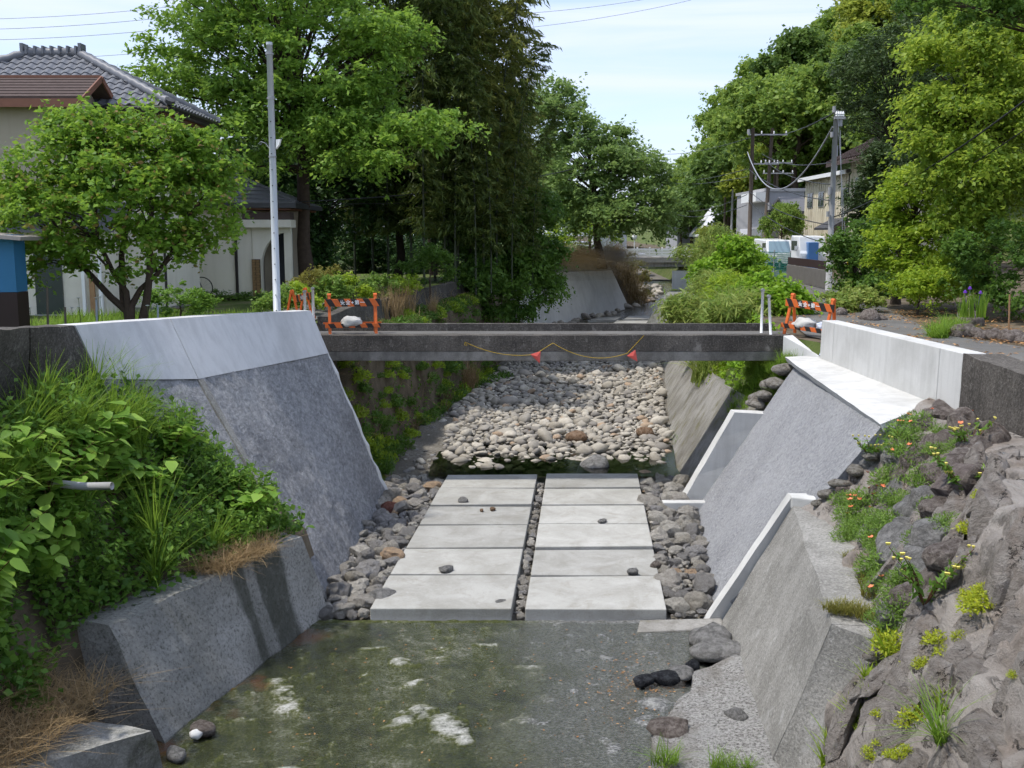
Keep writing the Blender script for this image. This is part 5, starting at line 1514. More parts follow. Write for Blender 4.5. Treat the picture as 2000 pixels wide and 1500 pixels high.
for e_, r_ in ((eave[0], ridge[0]), (eave[1], ridge[1]), (eave[2], ridge[1])):
    a_, b_ = e_ - ho, r_ - ho
    MB().tube([a_.lerp(b_, t) + Vector((0, 0, .07 + (.02 if i % 2 else 0))) for i, t in enumerate(np.linspace(0, 1, 26))], [.11 + (.014 if i % 2 else 0) for i in range(26)], 8).build('hip_tiles', M['tile'], roof, True)
MB().tube([eave[1] - ho + Vector((-.02, -.02, .08)), eave[1] - ho + Vector((.02, -.06, .16))], .13, 10).build('hip_end', M['tile_dark'], roof)
mb = MB(); mb.tube([p - ho + Vector((0, -.06, -.06)) for p in (eave[0], eave[1])], .055, 8); mb.tube([p - ho + Vector((.06, 0, -.06)) for p in (eave[1], eave[2])], .055, 8)
mb.build('gutter', M['dark_trim'], hs)
hb(-16.6, -9.0, 27.25, 31.2, EZ - .17, EZ - .13).build('soffit', M['brown_trim'], hs)
q = eave[1] - ho
MB().tube([q + Vector((-.35, .0, -.08)), q + Vector((-.35, .1, -.3)), q + Vector((-.55, .64, -.55)), q + Vector((-.55, .64, -5.2))], .035, 8).build('downpipe', M['dark_trim'], hs)
hb(-9.33, -9.27, 28.4, 29.8, 6.2, 7.3).build('window', M['glass'], hs)
# lower front storey with pent roof mostly behind the tree
hb(-16.2, -10.5, 26.55, 27.65, 3.0, 5.6).build('wall', M['cream'], hs)
o = mk('lean_to_roof', [Vector(p) - ho for p in [(-16.6, 26.2, 5.55), (-10.1, 26.2, 5.55), (-10.1, 27.7, 6.25), (-16.6, 27.7, 6.25), (-16.6, 26.2, 5.45), (-10.1, 26.2, 5.45), (-10.1, 27.7, 6.15), (-16.6, 27.7, 6.15)]],
       [(0, 1, 2, 3), (4, 7, 6, 5), (0, 4, 5, 1), (1, 5, 6, 2), (3, 2, 6, 7), (0, 3, 7, 4)], M['slate'], hs)
for x0, x1, z0, z1 in ((-15.4, -13.2, 4.6, 5.35), (-12.3, -11.6, 3.35, 5.0)):
    w_ = hb(x0, x1, 26.50, 26.56, z0, z1).build('window', M['glass'], hs)
    MB().box(x0 - ho.x - .05, x1 - ho.x + .05, 26.48 - ho.y, 26.52 - ho.y, z0 - ho.z - .06, z0 - ho.z).build('sill', M['alu'], w_)
mb = MB()
for x in (-12.93, -12.85): mb.tube([(x - ho.x, 26.5 - ho.y, -.1), (x - ho.x, 26.5 - ho.y, 1.9)], .025, 6)
mb.build('conduit', M['alu'], hs)
hb(-13.9, -13.55, 26.42, 26.55, 3.75, 4.35).build('meter_box', M['white_paint'], hs)
hb(-11.05, -10.97, 26.38, 26.46, 3.2, 5.0).build('white_downpipe', M['white_paint'], hs)
hb(-10.62, -10.54, 26.38, 26.46, 3.2, 4.9).build('white_downpipe', M['white_paint'], hs)
hb(-10.85, -10.72, 26.36, 26.42, 3.2, 4.4).build('plank', M['wood'], hs)
# projecting upper room with brown roof
rm = thing('house_wing', 'upper room with brown shingled gable roof at the top left corner', 'house', (-13.5, 26.5, 3.3))
ro = rm.location
def rb(x0, x1, y0, y1, z0, z1): return MB().box(x0 - ro.x, x1 - ro.x, y0 - ro.y, y1 - ro.y, z0 - ro.z, z1 - ro.z)
rb(-18, -10.75, 25.75, 27.64, 6.3, 8.55).build('wall', M['cream_dull'], rm)
zE, zR = at(100, 190, Y=25.35).z, at(100, 152, Y=26.6).z
R0 = [Vector((-18.5, 25.35, zE)), Vector((-10.35, 25.35, zE)), Vector((-10.35, 26.6, zR)), Vector((-18.5, 26.6, zR)), Vector((-10.35, 27.7, zE)), Vector((-18.5, 27.7, zE))]
th = Vector((0, 0, -.1))
Vr = [p - ro for p in R0] + [p - ro + th for p in R0]
rf = mk('roof', Vr, [(0, 1, 2, 3), (3, 2, 4, 5), (6, 9, 8, 7), (9, 11, 10, 8), (0, 6, 7, 1), (1, 7, 8, 2), (2, 8, 10, 4), (5, 4, 10, 11), (3, 9, 6, 0), (5, 11, 9, 3)], M['brown_shingle'], rm)
for k in range(7):                       # shingle courses
    f0, f1 = k / 7, (k + 1) / 7
    a_, b_ = R0[0].lerp(R0[3], f0), R0[1].lerp(R0[2], f0); c_, d_ = R0[1].lerp(R0[2], f1), R0[0].lerp(R0[3], f1)
    u_ = Vector((0, 0, .035)); v_ = Vector((0, 0, .008))
    MB().hexa([p - ro + v_ for p in (a_, b_, c_, d_)], [a_ - ro + u_, b_ - ro + u_, c_ - ro + v_ * 1.5, d_ - ro + v_ * 1.5]).build('shingle_course', M['brown_shingle'], rf)
MB().bar(R0[0] - ro + Vector((0, -.02, -.13)), R0[1] - ro + Vector((0, -.02, -.13)), .04, .2).build('fascia', M['brown_trim'], rm)
MB().bar(R0[1] - ro + Vector((.03, 0, -.05)), R0[2] - ro + Vector((.03, 0, -.02)), .04, .14).build('bargeboard', M['brown_trim'], rm)
MB().bar(R0[2] - ro + Vector((.03, 0, -.02)), R0[4] - ro + Vector((.03, 0, -.05)), .04, .14).build('bargeboard', M['brown_trim'], rm)
MB().bar(R0[3] - ro + Vector((0, 0, .03)), R0[2] - ro + Vector((0, 0, .03)), .1, .06).build('ridge_cap', M['brown_trim'], rm)
mk('gable', [Vector(p) - ro for p in [(-10.76, 25.75, 8.5), (-10.76, 27.64, 8.5), (-10.76, 26.6, zR - .12), (-10.8, 25.75, 8.5), (-10.8, 27.64, 8.5), (-10.8, 26.6, zR - .12)]], [(0, 1, 2), (3, 5, 4)], M['cream_dull'], rm)
MB().box(-16.5 - ro.x, -14.2 - ro.x, 25.72 - ro.y, 25.78 - ro.y, 6.6 - ro.z, 7.4 - ro.z).build('window', M['glass'], rm)

# single-storey porch wing with low slate hip roof and arched entry
pw_ = thing('porch_wing', 'cream single-storey wing with slate hip roof and arched porch, left of the grove', 'house', (-9, 33.5, 3.4))
po = pw_.location
def pbx(x0, x1, y0, y1, z0, z1): return MB().box(x0 - po.x, x1 - po.x, y0 - po.y, y1 - po.y, z0 - po.z, z1 - po.z)
pbx(-13, -8.30, 33.0, 36.5, 3.2, 6.35).build('wall', M['cream'], pw_)
ze = at(520, 397, Y=32.4).z
E_ = [Vector((-13.6, 32.4, ze)), Vector((-6.75, 32.4, ze)), Vector((-6.75, 37, ze)), Vector((-13.6, 37, ze))]
Rg = [Vector((-12, 34.7, 7.45)), Vector((-9.4, 34.7, 7.45))]
Vp = [p - po for p in E_ + Rg] + [p - po - Vector((0, 0, .14)) for p in E_]
prf = mk('roof', Vp, [(0, 1, 5, 4), (1, 2, 5), (2, 3, 4, 5), (3, 0, 4), (0, 6, 7, 1), (1, 7, 8, 2), (2, 8, 9, 3), (3, 9, 6, 0), (6, 9, 8, 7)], M['tile_dark'], pw_)
for k in range(8):
    f0, f1 = k / 8, (k + 1) / 8
    a_, b_, c_, d_ = E_[0].lerp(Rg[0], f0), E_[1].lerp(Rg[1], f0), E_[1].lerp(Rg[1], f1), E_[0].lerp(Rg[0], f1)
    u_, v_ = Vector((0, 0, .045)), Vector((0, 0, .008))
    MB().hexa([p - po + v_ for p in (a_, b_, c_, d_)], [a_ - po + u_, b_ - po + u_, c_ - po + v_ * 1.5, d_ - po + v_ * 1.5]).build('slate_course', M['slate'], prf)
MB().tube([E_[1] - po + Vector((0, 0, .05)), Rg[1] - po + Vector((0, 0, .06))], .05, 6).build('hip_cap', M['slate'], prf)
pbx(-13.4, -6.95, 32.6, 36.8, ze - .2, ze - .15).build('soffit', M['brown_trim'], pw_)
pbx(-8.85, -8.77, 32.92, 32.99, 3.3, ze - .1).build('downpipe', M['dark_trim'], pw_)
# arched porch wall
x0, x1, zt = -8.28, -7.05, 5.62
xa = -8.02; pts = [(x0, 3.3), (xa, 3.3), (xa, 4.35)]
for t in np.linspace(0, 1, 12): a = t * PI / 2; pts.append((xa + (1 - math.cos(a)) * .86, 4.35 + math.sin(a) * 1.12))
pts += [(x1, 5.5), (x1, zt), (x0, zt)]
MB().prism([(x - po.x, 32.95 - po.y, z - po.z) for x, z in pts], (0, .25, 0)).build('porch_arch', M['cream'], pw_)
MB().box(-8.55 - po.x, -6.95 - po.x, 32.6 - po.y, 33.3 - po.y, 5.62 - po.z, 5.86 - po.z).build('canopy', M['cream'], pw_)
pbx(-8.5, -7.0, 32.65, 33.3, 5.865, 6.1).build('canopy_roof', M['brown_shingle'], pw_)
pbx(-7.28, -7.05, 33.0, 33.2, 3.3, 5.5).build('column', M['cream'], pw_)
dr = pbx(-8.0, -7.3, 34.35, 34.42, 3.3, 5.5).build('door', M['door'], pw_)
MB().tube([(-7.85 - po.x, 34.3 - po.y, .75), (-7.78 - po.x, 34.22 - po.y, 1.0), (-7.85 - po.x, 34.3 - po.y, 1.35)], .02, 8).build('handle', M['alu'], dr)
pbx(-8.28, -6.9, 34.45, 34.6, 3.2, 6.2).build('back_wall', M['cream_dull'], pw_)
bp = pbx(-8.30, -8.04, 32.87, 32.94, 3.3, 4.62).build('brick_pillar', M['mortar'], pw_)
for r_ in range(16):
    for c_ in range(2):
        xo = -8.30 + c_ * .13 + (.0 if r_ % 2 else -.0)
        wb = .118 if (c_ + r_) % 2 else .10
        MB().box(xo + .006 - po.x, xo + wb - po.x, 32.855 - po.y, 32.90 - po.y, 3.31 + r_ * .081 - po.z, 3.31 + r_ * .081 + .07 - po.z).build('brick', M['brick'], bp)
pbx(-13.0, -10.6, 32.0, 33.0, 5.05, 5.15).build('awning', M['white_paint'], pw_)
# things in the garden
sh = thing('shed', 'blue and brown sheet-metal shed at the left edge of the view', 'shed', (-8.9, 17.3, 3.4))
so_ = sh.location
MB().box(-1.5, .70, -.3, .1, 0, 1.05).build('lower_wall', M['shed_brown'], sh)
MB().box(-1.5, .695, -.295, .1, 1.055, 2.0).build('upper_wall', M['shed_blue'], sh)
zz0 = at(60, 466, Y=17).z - so_.z
MB().hexa([(-1.6, -.55, zz0 + .18), (.93, -.55, zz0 - .03), (.93, .45, zz0 - .03), (-1.6, .45, zz0 + .18)], [(-1.6, -.55, zz0 + .25), (.95, -.55, zz0 + .03), (.95, .45, zz0 + .03), (-1.6, .45, zz0 + .25)]).build('roof', M['shed_roof'], sh)
bk_ = thing('bicycle', 'bicycle leaning behind the hedge in front of the cream house', 'bicycle', (-10.15, 31.9, 3.42))
for x in (-.5, .52):
    wl = MB(); wl.tube([(x + .33 * math.cos(a), 0, .34 + .33 * math.sin(a)) for a in np.linspace(0, 2 * PI, 25)], .018, 6); wt = wl.build('wheel', M['tyre'], bk_, True)
    sp_ = MB()
    for a in np.linspace(0, PI, 7)[:-1]: sp_.bar((x + .32 * math.cos(a), 0, .34 + .32 * math.sin(a)), (x - .32 * math.cos(a), 0, .34 - .32 * math.sin(a)), .004)
    sp_.build('spokes', M['alu'], wt)
fr_ = MB()
for a_, b_ in (((-.5, 0, .34), (-.12, 0, .3)), ((-.12, 0, .3), (-.25, 0, .85)), ((-.25, 0, .8), (.35, 0, .78)), ((-.12, 0, .3), (.38, 0, .7)), ((.33, 0, .9), (.52, 0, .34)), ((-.5, 0, .34), (-.25, 0, .8))): fr_.tube([a_, b_], .016, 6)
fr_.build('frame', M['black_plastic'], bk_)
MB().box(-.38, -.15, -.07, .07, .86, .92).build('saddle', M['black_plastic'], bk_, bevel=.02)
MB().tube([(.2, -.28, 1.0), (.33, 0, 1.0), (.2, .28, 1.0)], .013, 6).build('handlebar', M['alu'], bk_)
for k, (u, v0, v1, Y, mt) in enumerate([(92, 560, 632, 17.5, 'pole_wood'), (188, 585, 620, 18, 'pipe'), (127, 600, 630, 17.6, 'pole_wood'), (308, 596, 620, 18.5, 'pipe'), (1972, 575, 625, 21.5, 'wood')]):
    a_, b_ = at(u, v1, Y=Y), at(u, v0, Y=Y)
    props(MB().tube([a_ - Vector((0, 0, .3)), b_], .018, 8).build('garden_stake', M[mt], None), ['dark stake beside the shed in the left garden', 'pale stake right of the brown one in the left garden', 'short brown stake near the shed', 'pale stake right of the garden tree', 'bare wooden stake beside the right garden rocks'][k], 'stake')
# ------------------------------------------------------------------ trees and shrubs
def rel(base, lst):
    """crown ellipsoids given as (u, v, Y, rx, ry, rz) seen from the road bridge, turned into metres relative to the trunk foot"""
    out = []
    for u, v, Y, rx, ry, rz_ in lst:
        p = at(u, v, Y=Y); out.append((p.x - base[0], p.y - base[1], p.z - base[2], rx, ry, rz_))
    return out
# garden tree with several stems
gb = at(252, 622, Y=18.6); gb = (gb.x, 18.6, 3.42)
def plum_stems(g, base, top, cl, r0, every):
    mb = MB()
    mains = [[(0, 0, -.3), (.02, 0, .25), (-.05, .05, .6), (-.35, .1, .85), (-.8, .15, 1.35), (-1.2, .2, 1.9), (-1.5, .2, 2.5)],
             [(0, 0, .2), (.0, 0, .55), (-.02, .0, .95), (-.2, -.1, 1.3), (-.45, -.1, 1.9), (-.5, 0, 2.7), (-.4, .1, 3.4)],
             [(.03, 0, .3), (.06, .0, .7), (.22, .05, 1.0), (.5, .1, 1.25), (.8, .2, 1.7), (1.1, .2, 2.3), (1.5, .2, 2.8)],
             [(.12, .05, -.3), (.2, .05, .3), (.32, .05, .8), (.42, .0, 1.3), (.5, -.1, 1.9), (.6, -.2, 2.7), (.7, -.1, 3.4)],
             [(-.1, .05, .62), (-.2, .3, 1.0), (-.3, .6, 1.6), (-.2, .8, 2.3), (-.1, .9, 2.9), (0, .9, 3.2), (0, .9, 3.4)]]
    rad = [.085, .08, .065, .055, .045, .034, .02]
    allp = []
    for k, m_ in enumerate(mains):
        mb.tube(m_, [r_ * (1.1 if k in (0, 3) else .8) for r_ in rad], 8); allp += [Vector(p) for p in m_[3:]]
    for c_ in cl[::3]:
        c_ = Vector(c_); a_ = min(allp, key=lambda p: (p - c_).length + (.6 if p.z > c_.z else 0))
        mid = a_.lerp(c_, .5) + Vector((g.normal(0, .06), g.normal(0, .06), .1))
        mb.tube([a_, mid, c_], [.02, .012, .004], 5)
    return mb
tree('garden_tree', 'round light green garden tree with forked dark stems in front of the cream house', gb,
     rel(gb, [(215, 400, 18.6, 1.95, 1.6, 1.3), (85, 400, 18.4, 1.15, 1.2, .95), (350, 400, 18.7, 1.0, 1.2, 1.05), (265, 300, 18.6, 1.2, 1.1, .75), (155, 285, 18.6, .75, .9, .65), (395, 300, 18.8, .55, .7, .5), (120, 490, 18.3, .75, .8, .42), (410, 365, 18.9, .55, .7, .5), (215, 255, 18.6, .5, .5, .45), (330, 470, 18.4, .6, .8, .5), (110, 235, 18.6, .3, .3, .3), (285, 235, 18.6, .35, .35, .3), (360, 265, 18.6, .35, .35, .3), (440, 330, 18.8, .3, .4, .3), (20, 350, 18.4, .5, .6, .5), (445, 440, 18.7, .35, .4, .35), (60, 520, 18.3, .35, .4, .25)]),
     360, 95, .105, .28, 'lf_plum', .1, 21, stems=plum_stems, inner=.22, aspect=.55, up=.45, droop=.35)
# the big zelkova over the grove
zb = (-6.8, 34.5, 3.5)
tree('zelkova', 'tall spreading light green zelkova rising behind the steel pole', zb,
     rel(zb, [(600, 110, 34, 3.7, 3.2, 2.6), (430, 100, 34, 2.2, 2.4, 1.9), (360, 160, 33.5, 1.4, 1.5, 1.0), (760, 90, 33.5, 1.3, 2.0, 1.7), (560, 260, 33, 2.6, 2.2, 1.3), (700, 265, 32, 2.0, 1.8, .8), (850, 245, 31.5, 1.1, 1.4, .6), (720, 315, 31, 1.5, 1.2, .5), (640, 190, 32.5, 2.2, 2, 1.2), (500, -60, 34, 4.0, 3.5, 2.0), (310, 120, 33, .7, .8, .5), (470, 210, 33, 1.5, 1.5, 1.0)]),
     560, 130, .17, .55, 'lf_zelkova', .3, 22, top=(-.4, 0, 8), every=4, inner=.35, aspect=.45, up=.5, droop=.4, flat=.45)
# dark understorey of the grove: separate evergreens
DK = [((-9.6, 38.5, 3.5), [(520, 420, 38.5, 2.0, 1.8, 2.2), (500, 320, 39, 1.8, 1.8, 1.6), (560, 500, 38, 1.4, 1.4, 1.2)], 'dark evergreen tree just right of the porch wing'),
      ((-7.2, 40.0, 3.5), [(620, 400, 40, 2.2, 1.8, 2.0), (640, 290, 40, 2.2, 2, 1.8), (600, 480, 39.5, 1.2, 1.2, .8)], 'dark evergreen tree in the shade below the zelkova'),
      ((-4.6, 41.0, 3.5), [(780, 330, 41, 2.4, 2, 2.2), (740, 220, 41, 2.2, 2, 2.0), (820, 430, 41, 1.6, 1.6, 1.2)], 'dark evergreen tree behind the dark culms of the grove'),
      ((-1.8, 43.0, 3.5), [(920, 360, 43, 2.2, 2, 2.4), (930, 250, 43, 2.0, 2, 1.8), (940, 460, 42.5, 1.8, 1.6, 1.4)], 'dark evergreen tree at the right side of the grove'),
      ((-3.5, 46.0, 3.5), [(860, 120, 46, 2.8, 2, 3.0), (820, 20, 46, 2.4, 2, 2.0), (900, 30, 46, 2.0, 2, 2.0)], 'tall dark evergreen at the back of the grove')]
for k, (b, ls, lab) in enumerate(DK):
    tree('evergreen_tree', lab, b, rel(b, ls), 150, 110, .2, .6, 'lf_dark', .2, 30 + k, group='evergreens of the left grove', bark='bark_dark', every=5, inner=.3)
# dark undergrowth closing the back of the grove
ug = [o for o in bpy.data.objects if o.name.startswith('evergreen_tree') and o.parent is None]
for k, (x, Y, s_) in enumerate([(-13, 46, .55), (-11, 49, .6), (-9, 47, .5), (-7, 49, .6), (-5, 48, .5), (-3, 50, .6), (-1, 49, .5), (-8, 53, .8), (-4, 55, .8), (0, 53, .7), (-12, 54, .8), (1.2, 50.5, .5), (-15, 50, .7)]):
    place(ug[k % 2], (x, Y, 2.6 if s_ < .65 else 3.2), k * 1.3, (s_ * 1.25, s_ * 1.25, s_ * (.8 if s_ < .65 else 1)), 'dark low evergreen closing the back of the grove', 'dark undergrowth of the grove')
# shrubby curtain of leaves at the right of the grove, hanging over the bank
sbv = (-.6, 41.5, 3.3)
tree('overhanging_shrub', 'bright-edged shrub hanging over the bank at the right foot of the grove', sbv,
     rel(sbv, [(960, 470, 41, 1.2, 1.2, 1.3), (1020, 520, 41, 1.0, 1.2, 1.2), (1060, 560, 41.5, .7, .9, .9), (980, 570, 40, 1.1, 1, .9), (930, 540, 39.5, .9, .9, .7), (1050, 440, 42, 1.0, 1, 1.4), (1000, 610, 40, .9, .8, .5), (1075, 520, 42, .5, .7, 1.2)]),
     220, 100, .17, .42, 'lf_mid', .12, 41, cat='shrub', every=5, inner=.3, droop=.6)
# bamboo
def bamboo(seed, lm, label, group, h=15.0):
    g = np.random.default_rng(seed)
    t = thing('bamboo', label, 'bamboo', (0, 0, 0), 0, group)
    a = g.uniform(0, 2 * PI)
    pts = [Vector((math.cos(a) * 2.2 * q ** 3, math.sin(a) * 2.2 * q ** 3, h * (q - .08 * q ** 3))) for q in np.linspace(0, 1, 14)]
    MB().tube([Vector((0, 0, -.3))] + pts, [.06] + [.06 * (1 - .85 * q) for q in np.linspace(0, 1, 14)], 7).build('culm', M['culm'], t, True)
    P, D, br = [], [], MB()
    for k in range(64):
        q = .14 + .86 * k / 63; i = q * 13; p = pts[int(i)].lerp(pts[min(13, int(i) + 1)], i - int(i))
        for s_ in range(2):
            b = g.uniform(0, 2 * PI); l_ = (1.5 - 1.0 * max(0, q - .5)) * g.uniform(.5, 1.1) * min(1, .35 + q * 1.3)
            d = Vector((math.cos(b), math.sin(b), .25))
            e = p + d * l_ - Vector((0, 0, l_ * l_ * .32))
            br.tube([p, p + d * l_ * .5 - Vector((0, 0, l_ * l_ * .06)), e], [.008, .006, .003], 3)
            for j in range(34):
                r_ = g.uniform(.2, 1.08)
                c_ = p + d * l_ * r_ - Vector((0, 0, l_ * l_ * .32 * r_ * r_))
                P.append((c_.x + g.normal(0, .09), c_.y + g.normal(0, .09), c_.z - abs(g.normal(0, .09)))); D.append((d.x + g.normal(0, .4), d.y + g.normal(0, .4), -.5))
    V, F = leaf_quads(np.array(P), g, .32, .2, .35, .2, .05, unit(np.array(D)))
    br.build('branches', M['culm'], t); mk('foliage', V, F, M[lm], t)
    return t
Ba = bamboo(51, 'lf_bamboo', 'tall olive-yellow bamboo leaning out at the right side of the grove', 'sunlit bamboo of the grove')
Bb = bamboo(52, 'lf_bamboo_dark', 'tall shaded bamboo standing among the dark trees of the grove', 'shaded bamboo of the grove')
first = {}
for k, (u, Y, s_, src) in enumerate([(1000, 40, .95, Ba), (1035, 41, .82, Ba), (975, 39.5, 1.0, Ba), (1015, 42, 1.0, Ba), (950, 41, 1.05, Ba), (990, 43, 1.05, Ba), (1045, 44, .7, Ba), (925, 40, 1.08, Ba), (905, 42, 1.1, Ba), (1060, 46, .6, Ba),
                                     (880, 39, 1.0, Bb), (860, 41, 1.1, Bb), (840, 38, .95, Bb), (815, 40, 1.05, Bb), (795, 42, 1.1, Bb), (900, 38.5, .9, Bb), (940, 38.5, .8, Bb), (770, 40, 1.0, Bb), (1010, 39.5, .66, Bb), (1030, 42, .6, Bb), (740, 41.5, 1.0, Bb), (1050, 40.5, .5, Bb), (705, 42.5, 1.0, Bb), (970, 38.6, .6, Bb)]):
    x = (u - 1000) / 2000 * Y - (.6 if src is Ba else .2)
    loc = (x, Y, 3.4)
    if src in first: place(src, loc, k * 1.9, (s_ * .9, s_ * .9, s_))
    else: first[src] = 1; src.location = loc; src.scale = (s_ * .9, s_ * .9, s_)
# cherry beyond the far wall
cb = (5.6, 64, 3.6)
tree('cherry_tree', 'wide green cherry tree leaning over the stream upstream', cb,
     rel(cb, [(1150, 330, 63, 3.6, 3, 2.8), (1230, 360, 62, 2.2, 2.4, 2.2), (1260, 400, 61, 1.7, 2, 1.5), (1100, 250, 63, 2.2, 2.2, 2.0), (1080, 200, 64, 1.5, 1.5, 1.2), (1180, 420, 61, 2.2, 2, 1.0), (1280, 340, 62, 1.0, 1.2, .8), (1200, 270, 63, 1.4, 1.4, .9), (1290, 440, 62, .9, 1, .9), (1120, 400, 62, 1.8, 2, 1.3)]),
     330, 120, .24, .75, 'lf_cherry', .28, 61, every=4, inner=.35, flat=.4)
# undergrowth by the grove
def bush(name, label, p, lst, n, per, size, cr_, lm, seed, group=None, cat='shrub', **k):
    e = rel(p, lst); gg = np.random.default_rng(seed + 900); ex = []
    for q in e:                                     # ragged outline: small sprays around the main volume
        for j in range(5):
            a = gg.uniform(0, 2 * PI); b = gg.uniform(-.2, 1.3)
            ex.append((q[0] + q[3] * math.cos(a) * math.cos(b), q[1] + q[4] * math.sin(a) * math.cos(b), q[2] + q[5] * math.sin(b), q[3] * gg.uniform(.2, .45), q[4] * gg.uniform(.2, .45), q[5] * gg.uniform(.25, .6)))
        q = list(q)
    return tree(name, label, p, e + ex, n, per, size, cr_, lm, .03, seed, group=group, cat=cat, every=3, **k)
p = (at(618, 575, Y=28).x, 28, 3.35)
bush('olive_bush', 'olive-brown twiggy bush right of the steel pole', p, [(618, 553, 28, .72, .6, .42)], 60, 70, .06, .16, 'bush_olive', 71, inner=.3)
p = (at(840, 555, Y=34).x, 34, 3.6)
bush('round_shrub', 'round dark glossy shrub with bright top above the dark old wall', p, [(842, 525, 34, .85, .7, .62)], 70, 70, .09, .2, 'lf_mid', 72, inner=.5)
for k, (u, v, Y, rx, lab) in enumerate([(545, 592, 25.5, .55, 'light green weed clump at the foot of the steel pole'), (690, 570, 29, .6, 'pale green weeds right of the olive bush'), (740, 562, 30.5, .6, 'light green weeds in the middle of the verge'), (790, 558, 31.5, .5, 'light green weeds below the round shrub'), (655, 575, 27.5, .5, 'light weeds above the left barricade'), (590, 590, 26.5, .5, 'low green weeds behind the white posts')]):
    p = (at(u, v, Y=Y).x, Y, ZL(Y))
    bush('weed_clump', lab, p, [(u, v, Y, rx, .5, .36)], 45, 60, .085, .15, 'lf_fresh' if k % 2 else 'poppyleaf', 73 + k, cat='weeds', inner=.2)
# hedge in front of the porch wing
hp = (at(455, 585, Y=31).x, 31, 3.4)
bush('hedge', 'low dark hedge along the front of the porch wing', hp, [(440, 585, 31, 1.1, .4, .22), (500, 587, 31.5, .7, .4, .2)], 90, 60, .06, .14, 'lf_mid', 81, cat='hedge', inner=.2)
hp = (at(352, 590, Y=24).x, 24, 3.4)
bush('garden_shrub', 'feathery green garden bush left of the hedge', hp, [(352, 588, 24, .75, .5, .38), (390, 592, 24, .4, .4, .28)], 60, 80, .07, .14, 'lf_herb', 82, inner=.2)
# garden grass below the tree, one mass
g = np.random.default_rng(83)
n = 9000
P = np.stack([g.uniform(-11, -5.6, n), g.uniform(15.5, 25.5, n), np.zeros(n)], 1)
keep = P[:, 0] < np.array([LTOP(y) for y in P[:, 1]]) - .45
P = P[keep]; P[:, 2] = [ZL(y) for y in P[:, 1]]
V, F = blades(P, g, .30, .02, .5, 3)
props(mk('garden_grass', V, F, M['grass']), 'green grass in the garden behind the left coping', 'grass', kind='stuff')
fl = MB(); 
for k, (u, v) in enumerate([(58, 600), (140, 601), (154, 599), (188, 582), (195, 580), (153, 582), (48, 607), (288, 597)]):
    c_ = at(u, v, Y=18.2)
    d_ = thing('daisy', 'white daisy on a tall stem in the garden behind the left coping', 'flower', (c_.x, c_.y, ZL(18.2)), 0, 'white daisies in the left garden')
    h = c_.z - ZL(18.2)
    MB().tube([(0, 0, 0), (.02, 0, h * .5), (0, 0, h)], .006, 4).build('stem', M['stem'], d_)
    MB().lathe([(.005, h - .01), (.04, h + .004), (.012, h + .012)], 10).build('flower_head', M['whiteflower'], d_)
# weeds and dead grass on the bench beyond the footbridge
bup = bvh_of(left_bank_up)
DG = [tuft(200 + i, 90, .95, .016, .35, 'tall dry straw-coloured grass beyond the footbridge kerb, before the dark wall', 'dry grass before the dark wall', 'straw', 'dry_grass', .18) for i in range(2)]
scatter(DG, [(at(u, 640, Y=Y).x, Y) for u, Y in ((780, 30.5), (770, 30), (800, 31), (905, 35), (925, 35.6), (890, 34.5), (915, 35.2), (840, 32), (750, 29.5))], bup, .8, 1.15, (0, 0), 31)
WG = [cushion(205 + i, 500, .4, .4, .1, 'lf_fresh' if i else 'lf_mid', 'leafy green weed clump on the bench beyond the footbridge kerb', 'weeds on the bench beyond the footbridge', 'weed_clump', .45, 'weeds') for i in range(2)]
scatter(WG, [(at(u, 640, Y=Y).x, Y) for u, Y in ((870, 33), (885, 34), (850, 32.5), (960, 37), (985, 38), (975, 37.5), (945, 36), (940, 36.5), (820, 32), (900, 34.5))], bup, .8, 1.2, (0, 0), 32)
# green and dead growth down the shaded left slope under the footbridge
SW = [cushion(210 + i, 420, .35, .3, .09, ('lf_mid', 'lf_ivy', 'lf_fresh')[i], 'green undergrowth on the shaded left slope beyond the footbridge', 'undergrowth on the left slope', 'undergrowth', .4) for i in range(3)]
pts = []
for k in range(270):
    Y = R1.uniform(22.2, 41); t = R1.random() ** .9
    pts.append((LTOP(Y) + .4 + (LTOE(Y) - LTOP(Y) - .5) * t, Y))
scatter(SW, pts, bup, .5, 1.15, (0, 0), 33)
SS = [tuft(215 + i, 50, .45, .012, .6, 'brown dead grass on the shaded left slope beyond the footbridge', 'dead grass on the left slope', 'deadvine', 'dead_grass', .15, .9) for i in range(2)]
scatter(SS, [(LTOP(Y) + .3 + (LTOE(Y) - LTOP(Y)) * R1.uniform(.1, .85), Y) for Y in [R1.uniform(23, 38) for _ in range(16)]], bup, .7, 1.3, (0, 0), 34)
# creepers and fallen stems that cover the slopes beyond the footbridge
g = np.random.default_rng(221)
P = []
for k in range(9000):
    Y = g.uniform(21.4, 41); t = g.random()
    x = LTOP(Y) + .2 + (LTOE(Y) - LTOP(Y) - .1) * t
    if fnoise((x, Y, t * 4), 1.1) < -.12: continue
    q, n_ = drop(bup, x, Y)
    if q is None: continue
    o_ = n_ * abs(g.normal(0, .07)) * (1 if n_.x > 0 or n_.z > 0 else -1)
    P.append((q.x + abs(o_.x), q.y - abs(o_.y), q.z + .03 + abs(o_.z)))
V, F = leaf_quads(np.array(P), g, .10, .6, .45, .35)
props(mk('creepers', V, F, M['lf_ivy']), 'creepers covering the shaded left slope beyond the footbridge', 'creepers', kind='stuff')
V, F = blades(np.array(P)[::6], g, .45, .008, 1.4, 4, 1.0)
props(mk('dry_stems', V, F, M['straw']), 'dry stems tangled in the creepers of the left slope', 'stems', kind='stuff')
